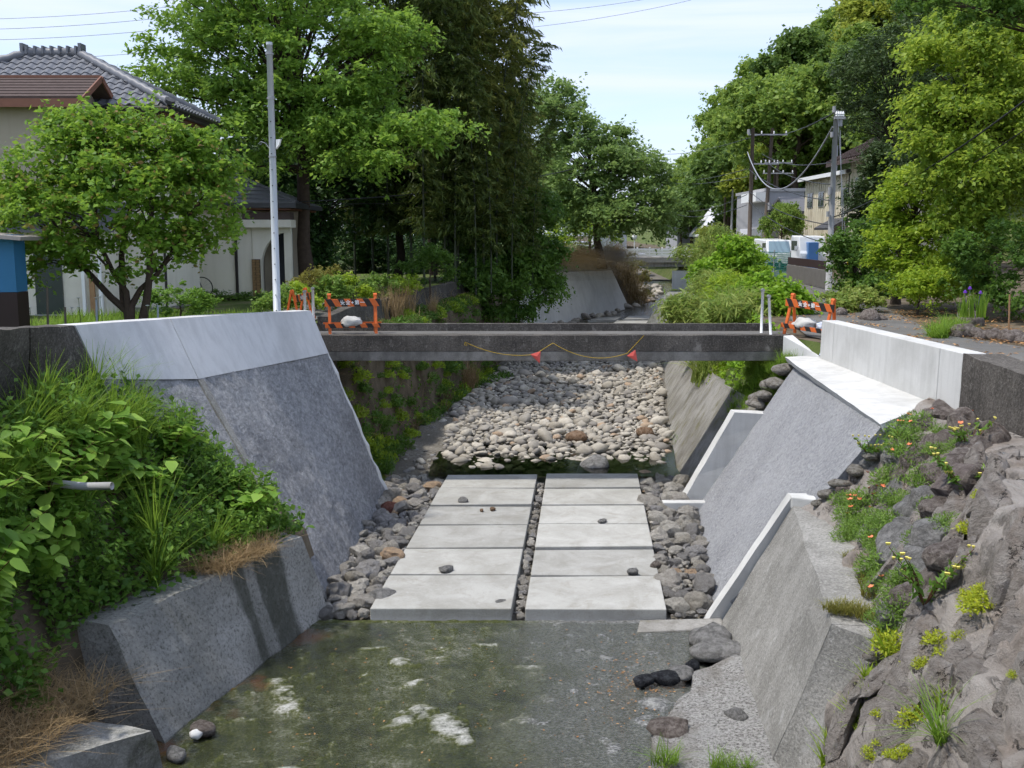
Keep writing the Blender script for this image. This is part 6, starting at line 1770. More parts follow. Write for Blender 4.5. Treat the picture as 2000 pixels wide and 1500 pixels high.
# dead vines hanging over the far wall
g = np.random.default_rng(220)
n = 5200
f = g.random(n); Yv = 55 + 14 * f
P = np.stack([np.interp(Yv, (55, 68, 72), (.2, 6.7, 8.0)) + g.normal(0, .3, n), Yv, 3.9 + g.normal(0, .28, n)], 1)
dirs = np.tile(np.array([[.75, -.66, 0]]), (n, 1))
V1, F1 = blades(P, g, .9, .03, 1.6, 4, 1.0, .5, dirs)
m2 = 1500
t_ = g.random(m2)
Pb = np.stack([7.0 + 1.9 * t_ + g.normal(0, .35, m2), 69 + 5 * g.random(m2), 3.7 - 3.0 * t_ + g.normal(0, .2, m2)], 1)
V2, F2 = blades(Pb, g, .8, .035, .8, 4, 1.0, .5)
V, F = joinVF([(V1, F1), (V2, F2)])
props(mk('dead_vines', V, F, M['deadvine']), 'brown dead vines hanging over the far retaining wall', 'vines', kind='stuff')
p = (at(1245, 560, Y=75).x, 75, 1.2)
bush('olive_bush', 'olive-brown growth hanging beside the end of the far retaining wall', p, [(1240, 545, 75, 1.0, 1, 1.1), (1250, 580, 75, .7, .8, .7), (1225, 515, 74, .8, .8, .5)], 90, 80, .16, .3, 'bush_olive', 92, inner=.2)
p = (at(1140, 470, Y=70).x, 70, 3.7)
bush('yellow_shrub', 'yellow-green shrub above the far retaining wall', p, [(1130, 455, 70, 1.6, 1.2, .9), (1185, 460, 70, .9, .9, .7), (1090, 470, 70, 1.0, 1, .6)], 90, 80, .16, .35, 'lf_fresh', 91, inner=.2)

# ------------------------------------------------------------------ right bank growth
rbv = bvh_of(right_bank_up)
SA = [tuft(230 + i, 220, .75, .026, .55, 'pale striped dwarf bamboo clump on the right bank beyond the footbridge', 'dwarf bamboo on the right bank', 'lf_sasa', 'dwarf_bamboo', .35, .8, 'bamboo') for i in range(3)]
pts = []
for k in range(70):
    Y = R1.uniform(27.5, 52); pts.append((RTOP(Y) + R1.uniform(-1.2 if Y < 37 else -.1, .9), Y))
def rg(x, y):
    p = ground_at(rbv, x, y)
    return p
scatter(SA, pts, rbv, .9, 1.7, (0, 0), 41)
for k, (u, v, Y, rx, rz_, lm, lab) in enumerate([(1440, 530, 38, 1.3, .9, 'lf_vine', 'bright vine-covered shrub on the right bank above the footbridge'), (1398, 572, 36, .7, .6, 'lf_sasa', 'pale olive shrub at the left edge of the right bank growth'), (1420, 575, 33, .7, .5, 'lf_fresh', 'yellow-green weeds in the middle of the right bank growth'), (1400, 540, 40, .9, .5, 'lf_vine', 'bright creeper behind the pale olive shrub'), (1490, 585, 31, .9, .55, 'lf_vine', 'bright green vines behind the white posts at right'),
                                                 (1400, 500, 46, 1.5, 1.0, 'lf_sasa', 'feathery shrub below the utility poles on the right bank'), (1350, 612, 33, .6, .4, 'lf_sasa', 'pale grassy shrub beside the stream, right of the far slabs'), (1530, 600, 28, .6, .4, 'lf_vine', 'low vines behind the right barricade'), (1450, 610, 28, .8, .35, 'lf_sasa', 'olive grassy shrub just behind the kerb at right')]):
    p = (at(u, v + 40, Y=Y).x, Y, ZR(Y) - .3)
    bush('bank_shrub', lab, p, [(u, v, Y, rx, rx * .8, rz_)], 110, 75, .14 if lm == 'lf_vine' else .26, .34, lm, 240 + k, inner=.3, aspect=.6 if lm == 'lf_vine' else .15, droop=.6)
VW = [cushion(250 + i, 420, .4, .3, .1, ('lf_vine', 'lf_fresh')[i], 'bright vines spilling down the right bank under the footbridge', 'vines under the footbridge', 'vine_clump', .6) for i in range(2)]
pts = [(RTOE(Y) + (RTOP(Y) - RTOE(Y)) * R1.uniform(.5, .98), Y) for Y in [R1.uniform(23.8, 36) for _ in range(42)]]
scatter(VW, pts, rbv, .6, 1.1, (0, R(-15)), 42)
GS = [tuft(260 + i, 260, .32, .012, .6, 'short bright grass on the slope beside the right revetment', 'grass on the slope by the revetment', 'grass', 'grass_tuft', .3) for i in range(2)]
pts = [(RTOE(Y) + (RTOP(Y) - RTOE(Y)) * R1.uniform(.5, .95), Y) for Y in [R1.uniform(21.0, 23.6) for _ in range(30)]]
scatter(GS, pts, rbv, .7, 1.1, (0, R(-20)), 43)
P = []
for k in range(7000):
    Y = g.uniform(22.4, 40); t = g.uniform(.42, 1.0) if g.random() < .8 else g.uniform(.2, .5)
    x = RTOE(Y) + (RTOP(Y) - RTOE(Y)) * t
    if fnoise((x, Y, 0), .9) < .05 - (t - .6) * .9: continue
    q, n_ = drop(rbv, x, Y)
    if q is not None: P.append((q.x - abs(g.normal(0, .06)), q.y, q.z + .06 + abs(g.normal(0, .08))))
V, F = leaf_quads(np.array(P), g, .12, .65, .5, .3)
props(mk('creepers', V, F, M['lf_vine']), 'bright creepers covering the upper right slope under the footbridge', 'creepers', kind='stuff')
GW = [tuft(265, 80, .35, .012, .7, 'green grass tuft growing on the old slope beside the pool', None, 'grass', 'grass_tuft', .08)]
scatter(GW, [(4.45, 26.2)], rbv, 1.3, 1.3, (0, 0), 44)

# ------------------------------------------------------------------ right side trees
yb = (13.6, 29.5, 3.9)
tree('yellow_green_tree', 'tall yellow-green tree with drooping sprays at the right edge', yb,
     rel(yb, [(1890, 130, 29, 1.6, 1.6, 1.5), (1870, 240, 28.5, 1.3, 1.5, 1.2), (1930, 280, 28.5, 1.5, 1.6, 1.6), (1880, 350, 28, 1.2, 1.3, 1.0), (1960, 150, 29, 1.5, 1.6, 1.6), (1850, 300, 28, .8, 1, .8), (1960, 400, 28, 1.3, 1.3, 1.2), (1830, 215, 28.5, .6, .9, .7), (1890, 430, 28, 1.0, 1.2, .8), (2060, 250, 29, 1.6, 1.6, 2.4), (1865, 80, 29, 1.0, 1.1, .7)]),
     330, 150, .14, .48, 'lf_yellow', .22, 301, every=4, inner=.72, droop=.6, flat=.8)
mb_ = (11.6, 31, 3.6)
tree('layered_tree', 'fresh green layered tree left of the yellow-green one', mb_,
     rel(mb_, [(1790, 390, 30.5, 1.1, 1.1, .9), (1760, 470, 30, 1.0, 1.1, .6), (1830, 450, 30, .9, 1.1, .9), (1790, 530, 29.5, 1.1, 1.1, .6), (1745, 420, 30.5, .6, .8, .4), (1850, 530, 29, .9, 1, .7), (1770, 345, 31, .5, .7, .35), (1720, 520, 30, .5, .6, .3)]),
     220, 100, .13, .34, 'lf_fresh', .13, 302, every=4, inner=.3, flat=.4)
db = (11.9, 36, 3.5)
tree('leafy_tree', 'mid green tree beside the grey utility pole, above the grey panel fence', db,
     rel(db, [(1672, 515, 36, .95, 1.1, .9), (1712, 480, 36.5, 1.0, 1.1, 1.1), (1632, 480, 36, .55, .7, .4), (1715, 560, 35, .8, .9, .6), (1675, 560, 35.5, .7, .8, .5)]),
     170, 95, .14, .36, 'lf_mid', .12, 303, every=4, inner=.3)
for k, (b, ls, lab) in enumerate([((17.5, 46, 4), [(1740, 150, 46, 2.2, 2, 1.9), (1700, 220, 46, 1.7, 1.8, 1.2), (1790, 210, 46, 1.8, 1.8, 1.5), (1760, 90, 47, 1.8, 1.8, 1.4), (1680, 150, 46.5, 1.2, 1.2, .8)], 'dark pine with bare lower trunk above the cream houses'),
                                  ((19.5, 50, 4), [(1790, 270, 50, 2.0, 2, 1.6), (1830, 200, 50, 1.6, 2, 2.0), (1770, 320, 49, 1.2, 1.2, .8)], 'dark pine standing behind the first pine'),
                                  ((13.9, 42, 3.8), [(1712, 400, 42, .8, .8, 1.2), (1715, 330, 42, .5, .6, .9), (1730, 450, 42, .9, 1, .9), (1690, 440, 42, .5, .6, .5)], 'narrow dark conifer in front of the yellow house')]):
    tree('pine_tree', lab, b, rel(b, ls), 170, 120, .2, .55, 'lf_pine', .17, 310 + k, group='dark pines on the right', bark='bark_dark', every=4, inner=.4, aspect=.25, flat=.5)
for k, (b, ls, lm, n, sz, lab) in enumerate([((14.2, 26.5, 4.0), [(1960, 510, 26, 1.3, 1.2, .8), (1920, 560, 26, .8, .9, .5), (1990, 590, 25.5, .8, .9, .6), (1890, 520, 26.5, .7, .8, .7)], 'lf_mid', 150, .1, 'dense green shrub at the right edge below the yellow-green tree'),
                                             ((10.9, 27.5, 3.45), [(1800, 575, 27.5, .9, .8, .35), (1840, 560, 27.5, .8, .8, .45), (1780, 560, 27.5, .5, .6, .3)], 'lf_fresh', 90, .09, 'low fresh shrub at the foot of the layered tree'),
                                             ((9.4, 29, 3.35), [(1665, 585, 29, .75, .6, .3), (1690, 590, 28.5, .5, .5, .25), (1640, 600, 28.5, .4, .5, .2)], 'lf_sasa', 80, .09, 'variegated low shrub beside the road behind the right barricade')]):
    bush('garden_shrub', lab, b, ls, n, 80, sz, .2, lm, 320 + k, inner=.3, aspect=.55)
# overhanging branches in the top right corner
ob_ = (17.5, 26, 4.2)
tree('overhanging_maple', 'dark maple branches reaching in across the top right corner', ob_,
     rel(ob_, [(1800, 5, 25, .9, .8, .28), (1880, 15, 25, 1.0, .8, .3), (1960, 30, 25, 1.0, .8, .35), (1750, -10, 25, .6, .6, .25), (2050, 0, 25.5, 1.3, 1.2, 1.0), (1930, -15, 25, 1.2, 1, .4)]),
     110, 70, .12, .28, 'lf_mid', .18, 331, top=(-4, -.5, 7.3), every=2, inner=.2, flat=.4)
# irises and strappy leaves by the rocks
IR = thing('iris_clump', 'upright iris clump with violet flowers in front of the dark boulder at right', 'flower', (at(1900, 600, Y=23.8).x, 23.8, 3.5))
g = np.random.default_rng(340)
n = 130; a = g.uniform(0, 6.28, n); q = np.sqrt(g.random(n)) * .3
V, F = blades(np.stack([np.cos(a) * q, np.sin(a) * q, np.zeros(n)], 1), g, .55, .022, .18, 4)
mk('leaves', V, F, M['grass'], IR)
for k, (x, y, z) in enumerate([(-.2, 0, .56), (-.05, .1, .64), (.18, .05, .54)]):
    f_ = MB(); f_.lathe([(.004, 0), (.035, .02), (.05, .0), (.03, .05), (.01, .07)], 8, (x, y, z)); f_.tube([(x * .5, y * .5, 0), (x, y, z)], .006, 4)
    f_.build('flower', M['violet'], IR)
DL = [tuft(345 + i, 150, .42, .02, .7, 'strappy green daylily leaves beside the garden rocks at right', 'daylilies by the garden rocks', 'grass', 'daylily', .2, .7, 'plant') for i in range(2)]
rgb = bvh_of([o for o in bpy.data.objects if o.name == 'ground.001'][0])
scatter(DL, [(at(u, 640, Y=Y).x, Y) for u, Y in ((1830, 22), (1850, 22.6), (1838, 21.6), (1870, 23), (1862, 22.4))], rgb, .7, 1.05, (0, 0), 51)
for k, (u, v, Y, s_) in enumerate([(1880, 640, 22.3, .3), (1850, 630, 22.6, .24), (1905, 640, 22.2, .22), (1925, 650, 21.8, .2), (1945, 650, 21.6, .24), (1965, 655, 21.3, .2), (1982, 660, 21.0, .26), (2000, 665, 20.8, .2), (1700, 605, 26, .3), (1720, 606, 26, .18), (1895, 578, 24.6, .42), (1868, 645, 22, .16), (1915, 648, 21.6, .12), (1640, 590, 27.5, .22)]):
    p, _n = drop(rgb, at(u, v, Y=Y).x, Y)
    me = rock_mesh('garden_rock', 400 + k, 2, (.6, .85), 4, M['boulder'], .25)
    props(link('garden_rock', me, None, (p.x, p.y, p.z + s_ * .25), k, s_), ['dark garden rock edging the bed at right', 'rock beside the road at the foot of the variegated shrub', 'tall dark boulder behind the irises'][0 if k < 8 or k in (11, 12) else (1 if k in (8, 9, 13) else 2)], 'rock', ['garden rocks edging the bed', 'rocks beside the road', None][0 if k < 8 or k in (11, 12) else (1 if k in (8, 9, 13) else 2)])
# ------------------------------------------------------------------ lanes
rows = []
for Y in np.concatenate([np.arange(-40, 10, 5), np.arange(10, 60, 1.2)]):
    a = RTOP(Y) + (.38 if Y < 20.6 else .2); wd = np.interp(Y, (-40, 14, 20, 26, 34, 60), (3.2, 3.2, 3.1, 3.0, 2.9, 3.0))
    off = np.interp(Y, (20, 30, 45, 60), (0, .9, 2.2, 3.2))
    rows.append([(a + off + wd * t, Y, ZR(Y) + .032) for t in np.linspace(0, 1, 8)][::-1])
kind_structure(sheet('road', rows, M['asphalt']))
rows = [[(x, Y, ZL(Y) + .03 + .05 * 0) for x in np.linspace(LTOP(Y) - .25, LTOP(Y) - 2.2 - (30 - Y) * .1, 6)] for Y in np.arange(21.6, 30.5, .8)]
kind_structure(sheet('lane', rows, M['asphalt']))
# leaf litter on the right verge
g = np.random.default_rng(500)
n = 9000
x, y = g.uniform(6.9, 16, n), g.uniform(13, 29, n)
dens = np.array([fnoise((a, b, 0), .8) for a, b in zip(x, y)]) + .35 * (x > 9.6) - .25 * (x < 8.5)
k = dens > .12 - .2 * g.random(n)
P = []
for a, b in zip(x[k], y[k]):
    q, _n = drop(rgb, a, b)
    if q is not None: P.append((a, b, q.z + .045 + .01 * g.random()))
V, F = leaf_quads(np.array(P), g, .085, .5, .85, 0)
props(mk('leaf_litter', V, F, M['litter']), 'brown fallen leaves on the road and verge at right', 'leaves', kind='stuff')

# ------------------------------------------------------------------ wooded hill
def hz(x, y):
    d = x - (16 + .055 * max(0, y - 60))
    h = 26 * (1 - math.exp(-max(0, d - 3) / 17.0)) + .22 * max(0, d - 25)
    return 3.4 + h * min(1, max(0, (y - 62) / 28))
rows = [[(x, y, hz(x, y) - .3) for x in np.concatenate([np.arange(16, 70, 3), np.arange(70, 200, 15)])][::-1] for y in np.concatenate([np.arange(60, 150, 5), np.arange(150, 330, 20)])]
kind_structure(sheet('hill', rows, M['turf']))
HT = []
for k, lm in enumerate(('lf_hill', 'lf_hill2', 'lf_hill3', 'lf_hill')):
    g = np.random.default_rng(510 + k); ells = [(0, 0, 6.2, 3.6, 3.6, 3.0)]
    for j in range(9):
        a = g.uniform(0, 6.28); e = g.uniform(-.2, 1)
        ells.append((3.0 * math.cos(a) * math.cos(e), 3.0 * math.sin(a) * math.cos(e), 6.4 + 2.6 * math.sin(e), g.uniform(1.2, 1.9), g.uniform(1.2, 1.9), g.uniform(1.0, 1.5)))
    HT.append(tree('hill_tree', 'broadleaf tree in the wood on the hill at right', (30 + 6 * k, 100, hz(30 + 6 * k, 100)), ells, 170, 95, .36, .72, lm, .3, 520 + k, group='trees of the wooded hill', every=8, inner=.72, flat=.75, up=.45, aspect=.6))
RH = random.Random(61)
spots = []
for y in range(72, 150, 7):
    for x in range(18, 90, 5):
        xx, yy = x + RH.uniform(-2.2, 2.2), y + RH.uniform(-3, 3)
        d = xx - (16 + .055 * max(0, yy - 60))
        if d < 3.0: continue
        u = 1000 + 2000 * xx / yy
        if u > 2150: continue
        if yy < 86 and hz(xx, yy) < 9 and 1000 + 2000 * xx / yy < 1720: continue
        spots.append((xx, yy))
for k, t in enumerate(HT): t.location = (spots[k][0], spots[k][1], hz(*spots[k]))
kinds = ['rounded green tree in the wood on the hill at right', 'yellow-green tree in the wood on the hill at right', 'darker green tree in the wood on the hill at right', 'rounded green tree in the wood on the hill at right']
for k, t in enumerate(HT): t['label'] = kinds[k]; t['group'] = ['green trees of the wooded hill', 'yellow-green trees of the wooded hill', 'dark trees of the wooded hill', 'green trees of the wooded hill'][k]
for xx, yy in spots[4:]:
    s_ = RH.uniform(.75, 1.2)
    place(HT[RH.choice([0, 0, 1, 2, 3, 3])], (xx, yy, hz(xx, yy) - .4), RH.uniform(0, 6.28), (s_, s_, s_ * RH.uniform(.9, 1.15)))
# lower trees between the hill and the street, and far trees behind the cherry
for k, (u, v, Y, s_, j, lab) in enumerate([(1345, 470, 118, .75, 2, 'dark tree left of the far grey roofs'), (1325, 490, 112, .55, 2, 'small dark tree beside the far road bridge'), (1375, 430, 135, .8, 0, 'green tree behind the far grey roofs'), (1350, 400, 150, .9, 2, 'dark tree at the foot of the hill'),
                                           (1385, 480, 100, .3, 1, 'small bush in front of the far roofs'), (1400, 300, 132, 1.35, 0, 'tall green tree at the left foot of the hill'), (1378, 330, 140, 1.1, 2, 'dark tree at the left end of the hill'), (1430, 300, 118, 1.25, 3, 'green tree on the foot of the hill above the far roofs'), (1470, 300, 104, 1.0, 0, 'green tree behind the dark utility poles'), (1505, 300, 98, 1.05, 1, 'yellow-green tree behind the white building'), (1545, 300, 95, 1.1, 3, 'green tree behind the round street tree'), (1100, 470, 100, .7, 0, 'green tree seen under the cherry'), (1060, 470, 95, .8, 3, 'green tree behind the shrub right of the grove'), (1440, 440, 105, .55, 1, 'pale green tree left of the dark utility pole'),
                                           (1150, 480, 110, .6, 0, 'tree behind the far pale building'), (1015, 470, 80, .9, 2, 'dark tree behind the bamboo'), (900, 470, 85, 1.0, 2, 'dark tree far behind the grove'), (700, 470, 80, 1.0, 2, 'dark tree far behind the zelkova'), (560, 470, 75, .9, 2, 'dark tree behind the porch wing'), (800, 470, 78, 1.0, 2, 'dark tree far behind the evergreens')]):
    x = (u - 1000) / 2000 * Y
    place(HT[j], (x, Y, 3.4), k, s_, lab, 'trees in the far background')
sb = place(HT[0], (at(1525, 480, Y=62).x, 62, 3.4), 1.0, (.27, .27, .40), 'rounded green tree in front of the yellowed house'); sb['group'] = 'trees by the street'
for k, (u, Y, s_) in enumerate([(1440, 72, .22), (1480, 70, .2), (1465, 66, .22)]):
    place(HT[1 if k % 2 else 0], ((u - 1000) / 2000 * Y, Y, 3.2), k, s_, ['small bush at the foot of the dark utility poles', 'small bush right of the dark utility poles', 'small bush between the dark utility poles'][k], 'bushes by the street')

# ------------------------------------------------------------------ buildings along the far street
def house(name, label, x0, x1, y0, y1, z0, z1, wm, roof_, rm_, wins, over=.5, rh=1.4):
    t = thing(name, label, 'house', ((x0 + x1) / 2, y0, z0))
    o_ = t.location
    MB().box(x0 - o_.x, x1 - o_.x, 0, y1 - y0, 0, z1 - z0).build('wall', M[wm], t)
    h = z1 - z0
    X0, X1, Y0, Y1 = x0 - o_.x - over, x1 - o_.x + over, -over, y1 - y0 + over
    if roof_ == 'flat': MB().box(X0, X1, Y0, Y1, h + .003, h + .22).build('roof', M[rm_], t)
    elif roof_ == 'gable_x':
        ym = (Y0 + Y1) / 2
        MB().prism([(X0, Y0, h - .05), (X0, Y0, h + .12), (X0, ym, h + rh + .12), (X0, Y1, h + .12), (X0, Y1, h - .05), (X0, ym, h + rh - .05)], (X1 - X0, 0, 0)).build('roof', M[rm_], t)
        MB().prism([(X0 + over, 0, h - .01), (X0 + over, ym, h + rh - .1), (X0 + over, y1 - y0, h - .01)], (x1 - x0, 0, 0)).build('gable', M[wm], t)
    elif roof_ == 'gable_y':
        xm = (X0 + X1) / 2
        MB().prism([(X0, Y0, h - .05), (X0, Y0, h + .12), (xm, Y0, h + rh + .12), (X1, Y0, h + .12), (X1, Y0, h - .05), (xm, Y0, h + rh - .05)][::-1], (0, Y1 - Y0, 0)).build('roof', M[rm_], t)
        MB().prism([(X0 + over, 0, h - .01), (xm, 0, h + rh - .1), (X1 - over, 0, h - .01)], (0, y1 - y0, 0)).build('gable', M[wm], t)
    elif roof_ == 'shed':
        MB().hexa([(X0, Y0, h + .02), (X1, Y0, h + rh), (X1, Y1, h + rh), (X0, Y1, h + .02)], [(X0, Y0, h + .2), (X1, Y0, h + rh + .18), (X1, Y1, h + rh + .18), (X0, Y1, h + .2)]).build('roof', M[rm_], t)
    for (a, b, c_, d) in wins:
        wf = MB().box(a - o_.x - .06, b - o_.x + .06, -.05, .02, c_ - z0 - .06, d - z0 + .06).build('window', M['alu'], t)
        MB().box(a - o_.x, b - o_.x, -.07, -.052, c_ - z0, d - z0).build('pane', M['glass'], wf)
        MB().box((a + b) / 2 - o_.x - .025, (a + b) / 2 - o_.x + .025, -.085, -.072, c_ - z0, d - z0).build('mullion', M['alu'], wf)
    return t
px = lambda u, Y: (u - 1000) / 2000 * Y
pz = lambda v, Y: at(1000, v, Y=Y).z
# its long side faces the stream (x = 18.5), near end to the right
yh = thing('yellowed_house', 'stained cream two-storey house with four upper windows and a flue, right of the round tree', 'house', (18.5, 57, 3.3))
MB().box(0, 6, 0, 8.7, 0, 5.45).build('wall', M['cream_far'], yh)
MB().hexa([(-.35, -.3, 5.42), (6.3, -.3, 6.6), (6.3, 9.05, 6.6), (-.35, 9.05, 5.42)], [(-.35, -.3, 5.6), (6.3, -.3, 6.78), (6.3, 9.05, 6.78), (-.35, 9.05, 5.6)]).build('roof', M['slate'], yh)
MB().box(-.4, -.32, -.3, 9.05, 5.38, 5.6).build('fascia', M['white_paint'], yh)
MB().tube([(1.0, 6.2, 5.6), (1.0, 6.2, 7.4)], .17, 10).build('flue', M['pole_grey'], yh)
for u0, u1 in ((1570, 1579), (1591, 1600), (1611, 1616), (1634, 1646)):
    ya, yb_ = 37000 / (u1 - 1000) - 57, 37000 / (u0 - 1000) - 57
    wf = MB().box(-.05, .02, ya - .06, yb_ + .06, 3.74, 4.64).build('window', M['alu'], yh)
    MB().box(-.07, -.052, ya, yb_, 3.8, 4.58).build('pane', M['glass'], wf)
    MB().box(-.085, -.072, (ya + yb_) / 2 - .03, (ya + yb_) / 2 + .03, 3.8, 4.58).build('mullion', M['alu'], wf)
for y in np.arange(.25, 8.6, .42): MB().box(-.025, -.003, y - .03, y + .03, .1, 5.36).build('siding_batten', M['cream_far'], yh)
MB().hexa([(-1.0, .1, 2.35), (0, .1, 2.9), (0, 3.0, 2.9), (-1.0, 3.0, 2.35)], [(-1.0, .1, 2.47), (0, .1, 3.02), (0, 3.0, 3.02), (-1.0, 3.0, 2.47)]).build('porch_roof', M['tile_dark'], yh)
MB().tube([(-.06, -.06, 0), (-.06, -.06, 5.4)], .06, 8).build('downpipe', M['dark_trim'], yh)
y2 = thing('yellow_house', 'tall yellow house with brown tiled roof, right of the stained cream house', 'house', (18.4, 52.4, 3.3))
MB().box(0, 6, 0, 4.4, 0, 6.0).build('wall', M['cream_far'], y2)
MB().prism([(-1.1, -.8, 5.75), (-1.1, -.8, 5.95), (3.0, -.8, 8.05), (7.0, -.8, 5.95), (7.0, -.8, 5.75), (3.0, -.8, 7.85)][::-1], (0, 6.0, 0)).build('roof', M['brown_shingle'], y2)
for k in range(14):
    MB().bar((-1.1, -.7 + k * .44, 6.0), (3.0, -.7 + k * .44, 8.1), .1, .09).build('tile_row', M['brown_shingle'], y2)
MB().prism([(0, 0, 6.003), (3.0, 0, 7.8), (6, 0, 6.003)], (0, 4.4, 0)).build('gable', M['cream_far'], y2)
wf = MB().box(-.05, .02, 2.4, 3.3, 4.1, 5.1).build('window', M['alu'], y2)
MB().box(-.07, -.052, 2.46, 3.24, 4.16, 5.04).build('pane', M['glass'], wf)
Y = 72
wh = house('white_building', 'white flat-roofed building left of the yellowed house', px(1487, Y), px(1562, Y), Y, Y + 9, 3.4, pz(374, Y), 'grey_wall', 'flat', 'grey_wall', [(px(1495, Y), px(1506, Y), pz(422, Y), pz(408, Y)), (px(1510, Y), px(1523, Y), pz(422, Y), pz(408, Y))], .1)
MB().box(px(1465, Y) - wh.location.x, px(1490, Y) - wh.location.x, -.6, 4, pz(394, Y) - 3.4, pz(376, Y) - 3.4).build('balcony', M['white_paint'], wh)
MB().box(px(1465, Y) - wh.location.x, px(1486, Y) - wh.location.x, .5, 4, 0, 2.4).build('annex', M['white_wall'], wh)
Y = 68
house('small_house', 'small grey-roofed shed house between the white building and the yellowed house', px(1545, Y), px(1566, Y), Y, Y + 5, 3.4, pz(416, Y), 'cream_far', 'gable_x', 'slate', [], .5, 1.0)
Y = 120
house('grey_roof_house', 'far house with long brown-grey roof beyond the road bridge', px(1320, Y), px(1405, Y), Y, Y + 9, 3.4, pz(438, Y), 'grey_wall', 'gable_x', 'brown_shingle', [], .8, 1.9)
Y = 105
house('pale_roof_house', 'far house with steep pale grey roof left of the utility poles', px(1385, Y), px(1450, Y), Y, Y + 8, 3.4, pz(462, Y), 'grey_wall', 'gable_y', 'white_wall', [], .8, 3.2)
Y = 108
house('tiled_house', 'far pale building half hidden behind the cherry', px(1165, Y), px(1222, Y), Y, Y + 8, 3.4, pz(440, Y), 'white_wall', 'gable_x', 'slate', [(px(1205, Y), px(1212, Y), pz(462, Y), pz(450, Y)), (px(1178, Y), px(1186, Y), pz(462, Y), pz(450, Y))], .5, 1.6)

# far road bridge with white railing
fbz = pz(503, 95)
br = thing('road_bridge', 'far road bridge with white railing over the stream', 'bridge', (13, 96, fbz))
MB().box(px(1215, 95) - 13, px(1420, 95) - 13, -1, 6, -.45, 0).build('deck', M['conc_block'], br)
MB().box(px(1222, 95) - 13, px(1420, 95) - 13, -.8, 5.8, -.85, -.452).build('girder', M['conc_under'], br)
for z in (.1, .36, .62): MB().box(px(1215, 95) - 13, px(1420, 95) - 13, -.95, -.85, z, z + .21).build('rail', M['white_paint'], br)
for k in range(9): MB().box(px(1218 + k * 24, 95) - 13, px(1218 + k * 24, 95) - 12.88, -.85, -.75, 0.003, .95).build('rail_post', M['white_paint'], br)
lp = thing('globe_lamp', 'white globe lamp on a post at the left end of the far bridge', 'lamp', (px(1237, 92), 92, fbz))
MB().tube([(0, 0, -.5), (0, 0, 1.6)], .05, 8).build('post', M['white_paint'], lp)
MB().lathe([(.02, 1.55), (.18, 1.7), (.25, 1.9), (.18, 2.1), (.02, 2.18)], 14).build('globe', M['white_paint'], lp, True)
# stone stack far up the stream
sc0 = at(1266, 568, Y=78)
for k, (dx, dz, s_, lab) in enumerate([(0, 0, .55, 'pale rock in the far stream, lower of the two by the vines'), (-.05, .75, .38, 'pale rock in the far stream, upper of the two by the vines')]):
    props(link('rock', rock_mesh('rock', 900 + k, 2, (.8, 1.0), 4, M['stone'], .2), None, (sc0.x + dx, 78, sc0.z - .6 + dz), k, s_), lab, 'rock')

# ------------------------------------------------------------------ utility poles and wires
def upole(label, u, v0, Y, r_, mat, arms=(), boxes=(), zb=3.2, lean=0.0):
    x = px(u, Y); zt = pz(v0, Y)
    t = thing('utility_pole', label, 'utility pole', (x, Y, zb))
    MB().tube([(0, 0, -.3), (lean, 0, zt - zb)], [r_, r_ * .72], 10).build('shaft', M[mat], t, True)
    for (dz, w_, off) in arms:
        a_ = MB().box(off - w_ / 2, off + w_ / 2, -r_ - .12, -r_ - .03, zt - zb - dz, zt - zb - dz + .09).build('crossarm', M['pole_grey'], t)
        for q in np.linspace(-w_ / 2 + .08, w_ / 2 - .08, 4):
            MB().lathe([(.02, 0), (.05, .03), (.03, .07), (.055, .10), (.02, .2)], 8, (off + q, -r_ - .075, zt - zb - dz + .09)).build('insulator', M['white_paint'], a_)
    for (dz, rr_, hh, off) in boxes:
        MB().tube([(off, -r_, zt - zb - dz), (off, -r_, zt - zb - dz + hh)], rr_, 10).build('fitting', M['pole_grey'], t)
    return t, Vector((x + lean, Y, zt))
U1, p1 = upole('dark thick utility pole, leftmost of the tall pair', 1459, 250, 66, .15, 'pole_wood', [], [(.4, .09, .3, -.3), (3.2, .06, .25, .25)])
U2, p2 = upole('dark utility pole with two crossarms, right of the tall pair', 1486, 250, 70, .15, 'pole_wood', [(.5, 2.6, .0), (2.4, 1.8, -.1)], [(5.4, .12, .5, .3)], lean=.35)
U3, p3 = upole('shorter utility pole between the pair and the white building', 1509, 312, 82, .13, 'pole_wood', [(.3, 2.2, 0), (1.1, 2.4, 0)])
U4, p4 = upole('tall pale grey utility pole in front of the yellowed house', 1616, 215, 39, .12, 'pole_grey', [(.35, .4, .08)], [(.1, .06, .22, -.12), (.6, .07, .25, .14), (1.0, .06, .2, -.16), (3.1, .07, .3, -.15), (3.9, .06, .2, -.18)])
U5, p5 = upole('thin far utility pole left of the tall dark pair', 1424, 370, 90, .12, 'pole_grey')
U6, p6 = upole('thin far brown utility pole beside the grey one', 1410, 385, 95, .13, 'pole_wood')
MB().tube([(.12, -.2, 6.0), (.45, -.4, 0.2)], .012, 6).build('guy_wire', M['wire_grey'], U4)
gy = thing('guy_guard', 'yellow guy-wire guard beside the grey utility pole', 'guard', (px(1655, 38), 38, 3.3))
MB().tube([(0, 0, .2), (-.1, 0, 1.55)], .035, 8).build('sleeve', M['yellow'], gy); MB().tube([(.02, 0, -.1), (-.5, .6, 6.5)], .01, 6).build('wire', M['wire_grey'], gy)
def wire(label, a, b, sg, r_=.018, mat='wire', n=22):
    return props(MB().tube(sag(Vector(a), Vector(b), sg, n), r_, 5).build('overhead_wire', M[mat], None, True), label, 'wire', None)
wire('heavy twisted cable running up to the upper right corner', p4 + Vector((.1, 0, -3.9)), at(2100, 120, Y=20), .35, .022)
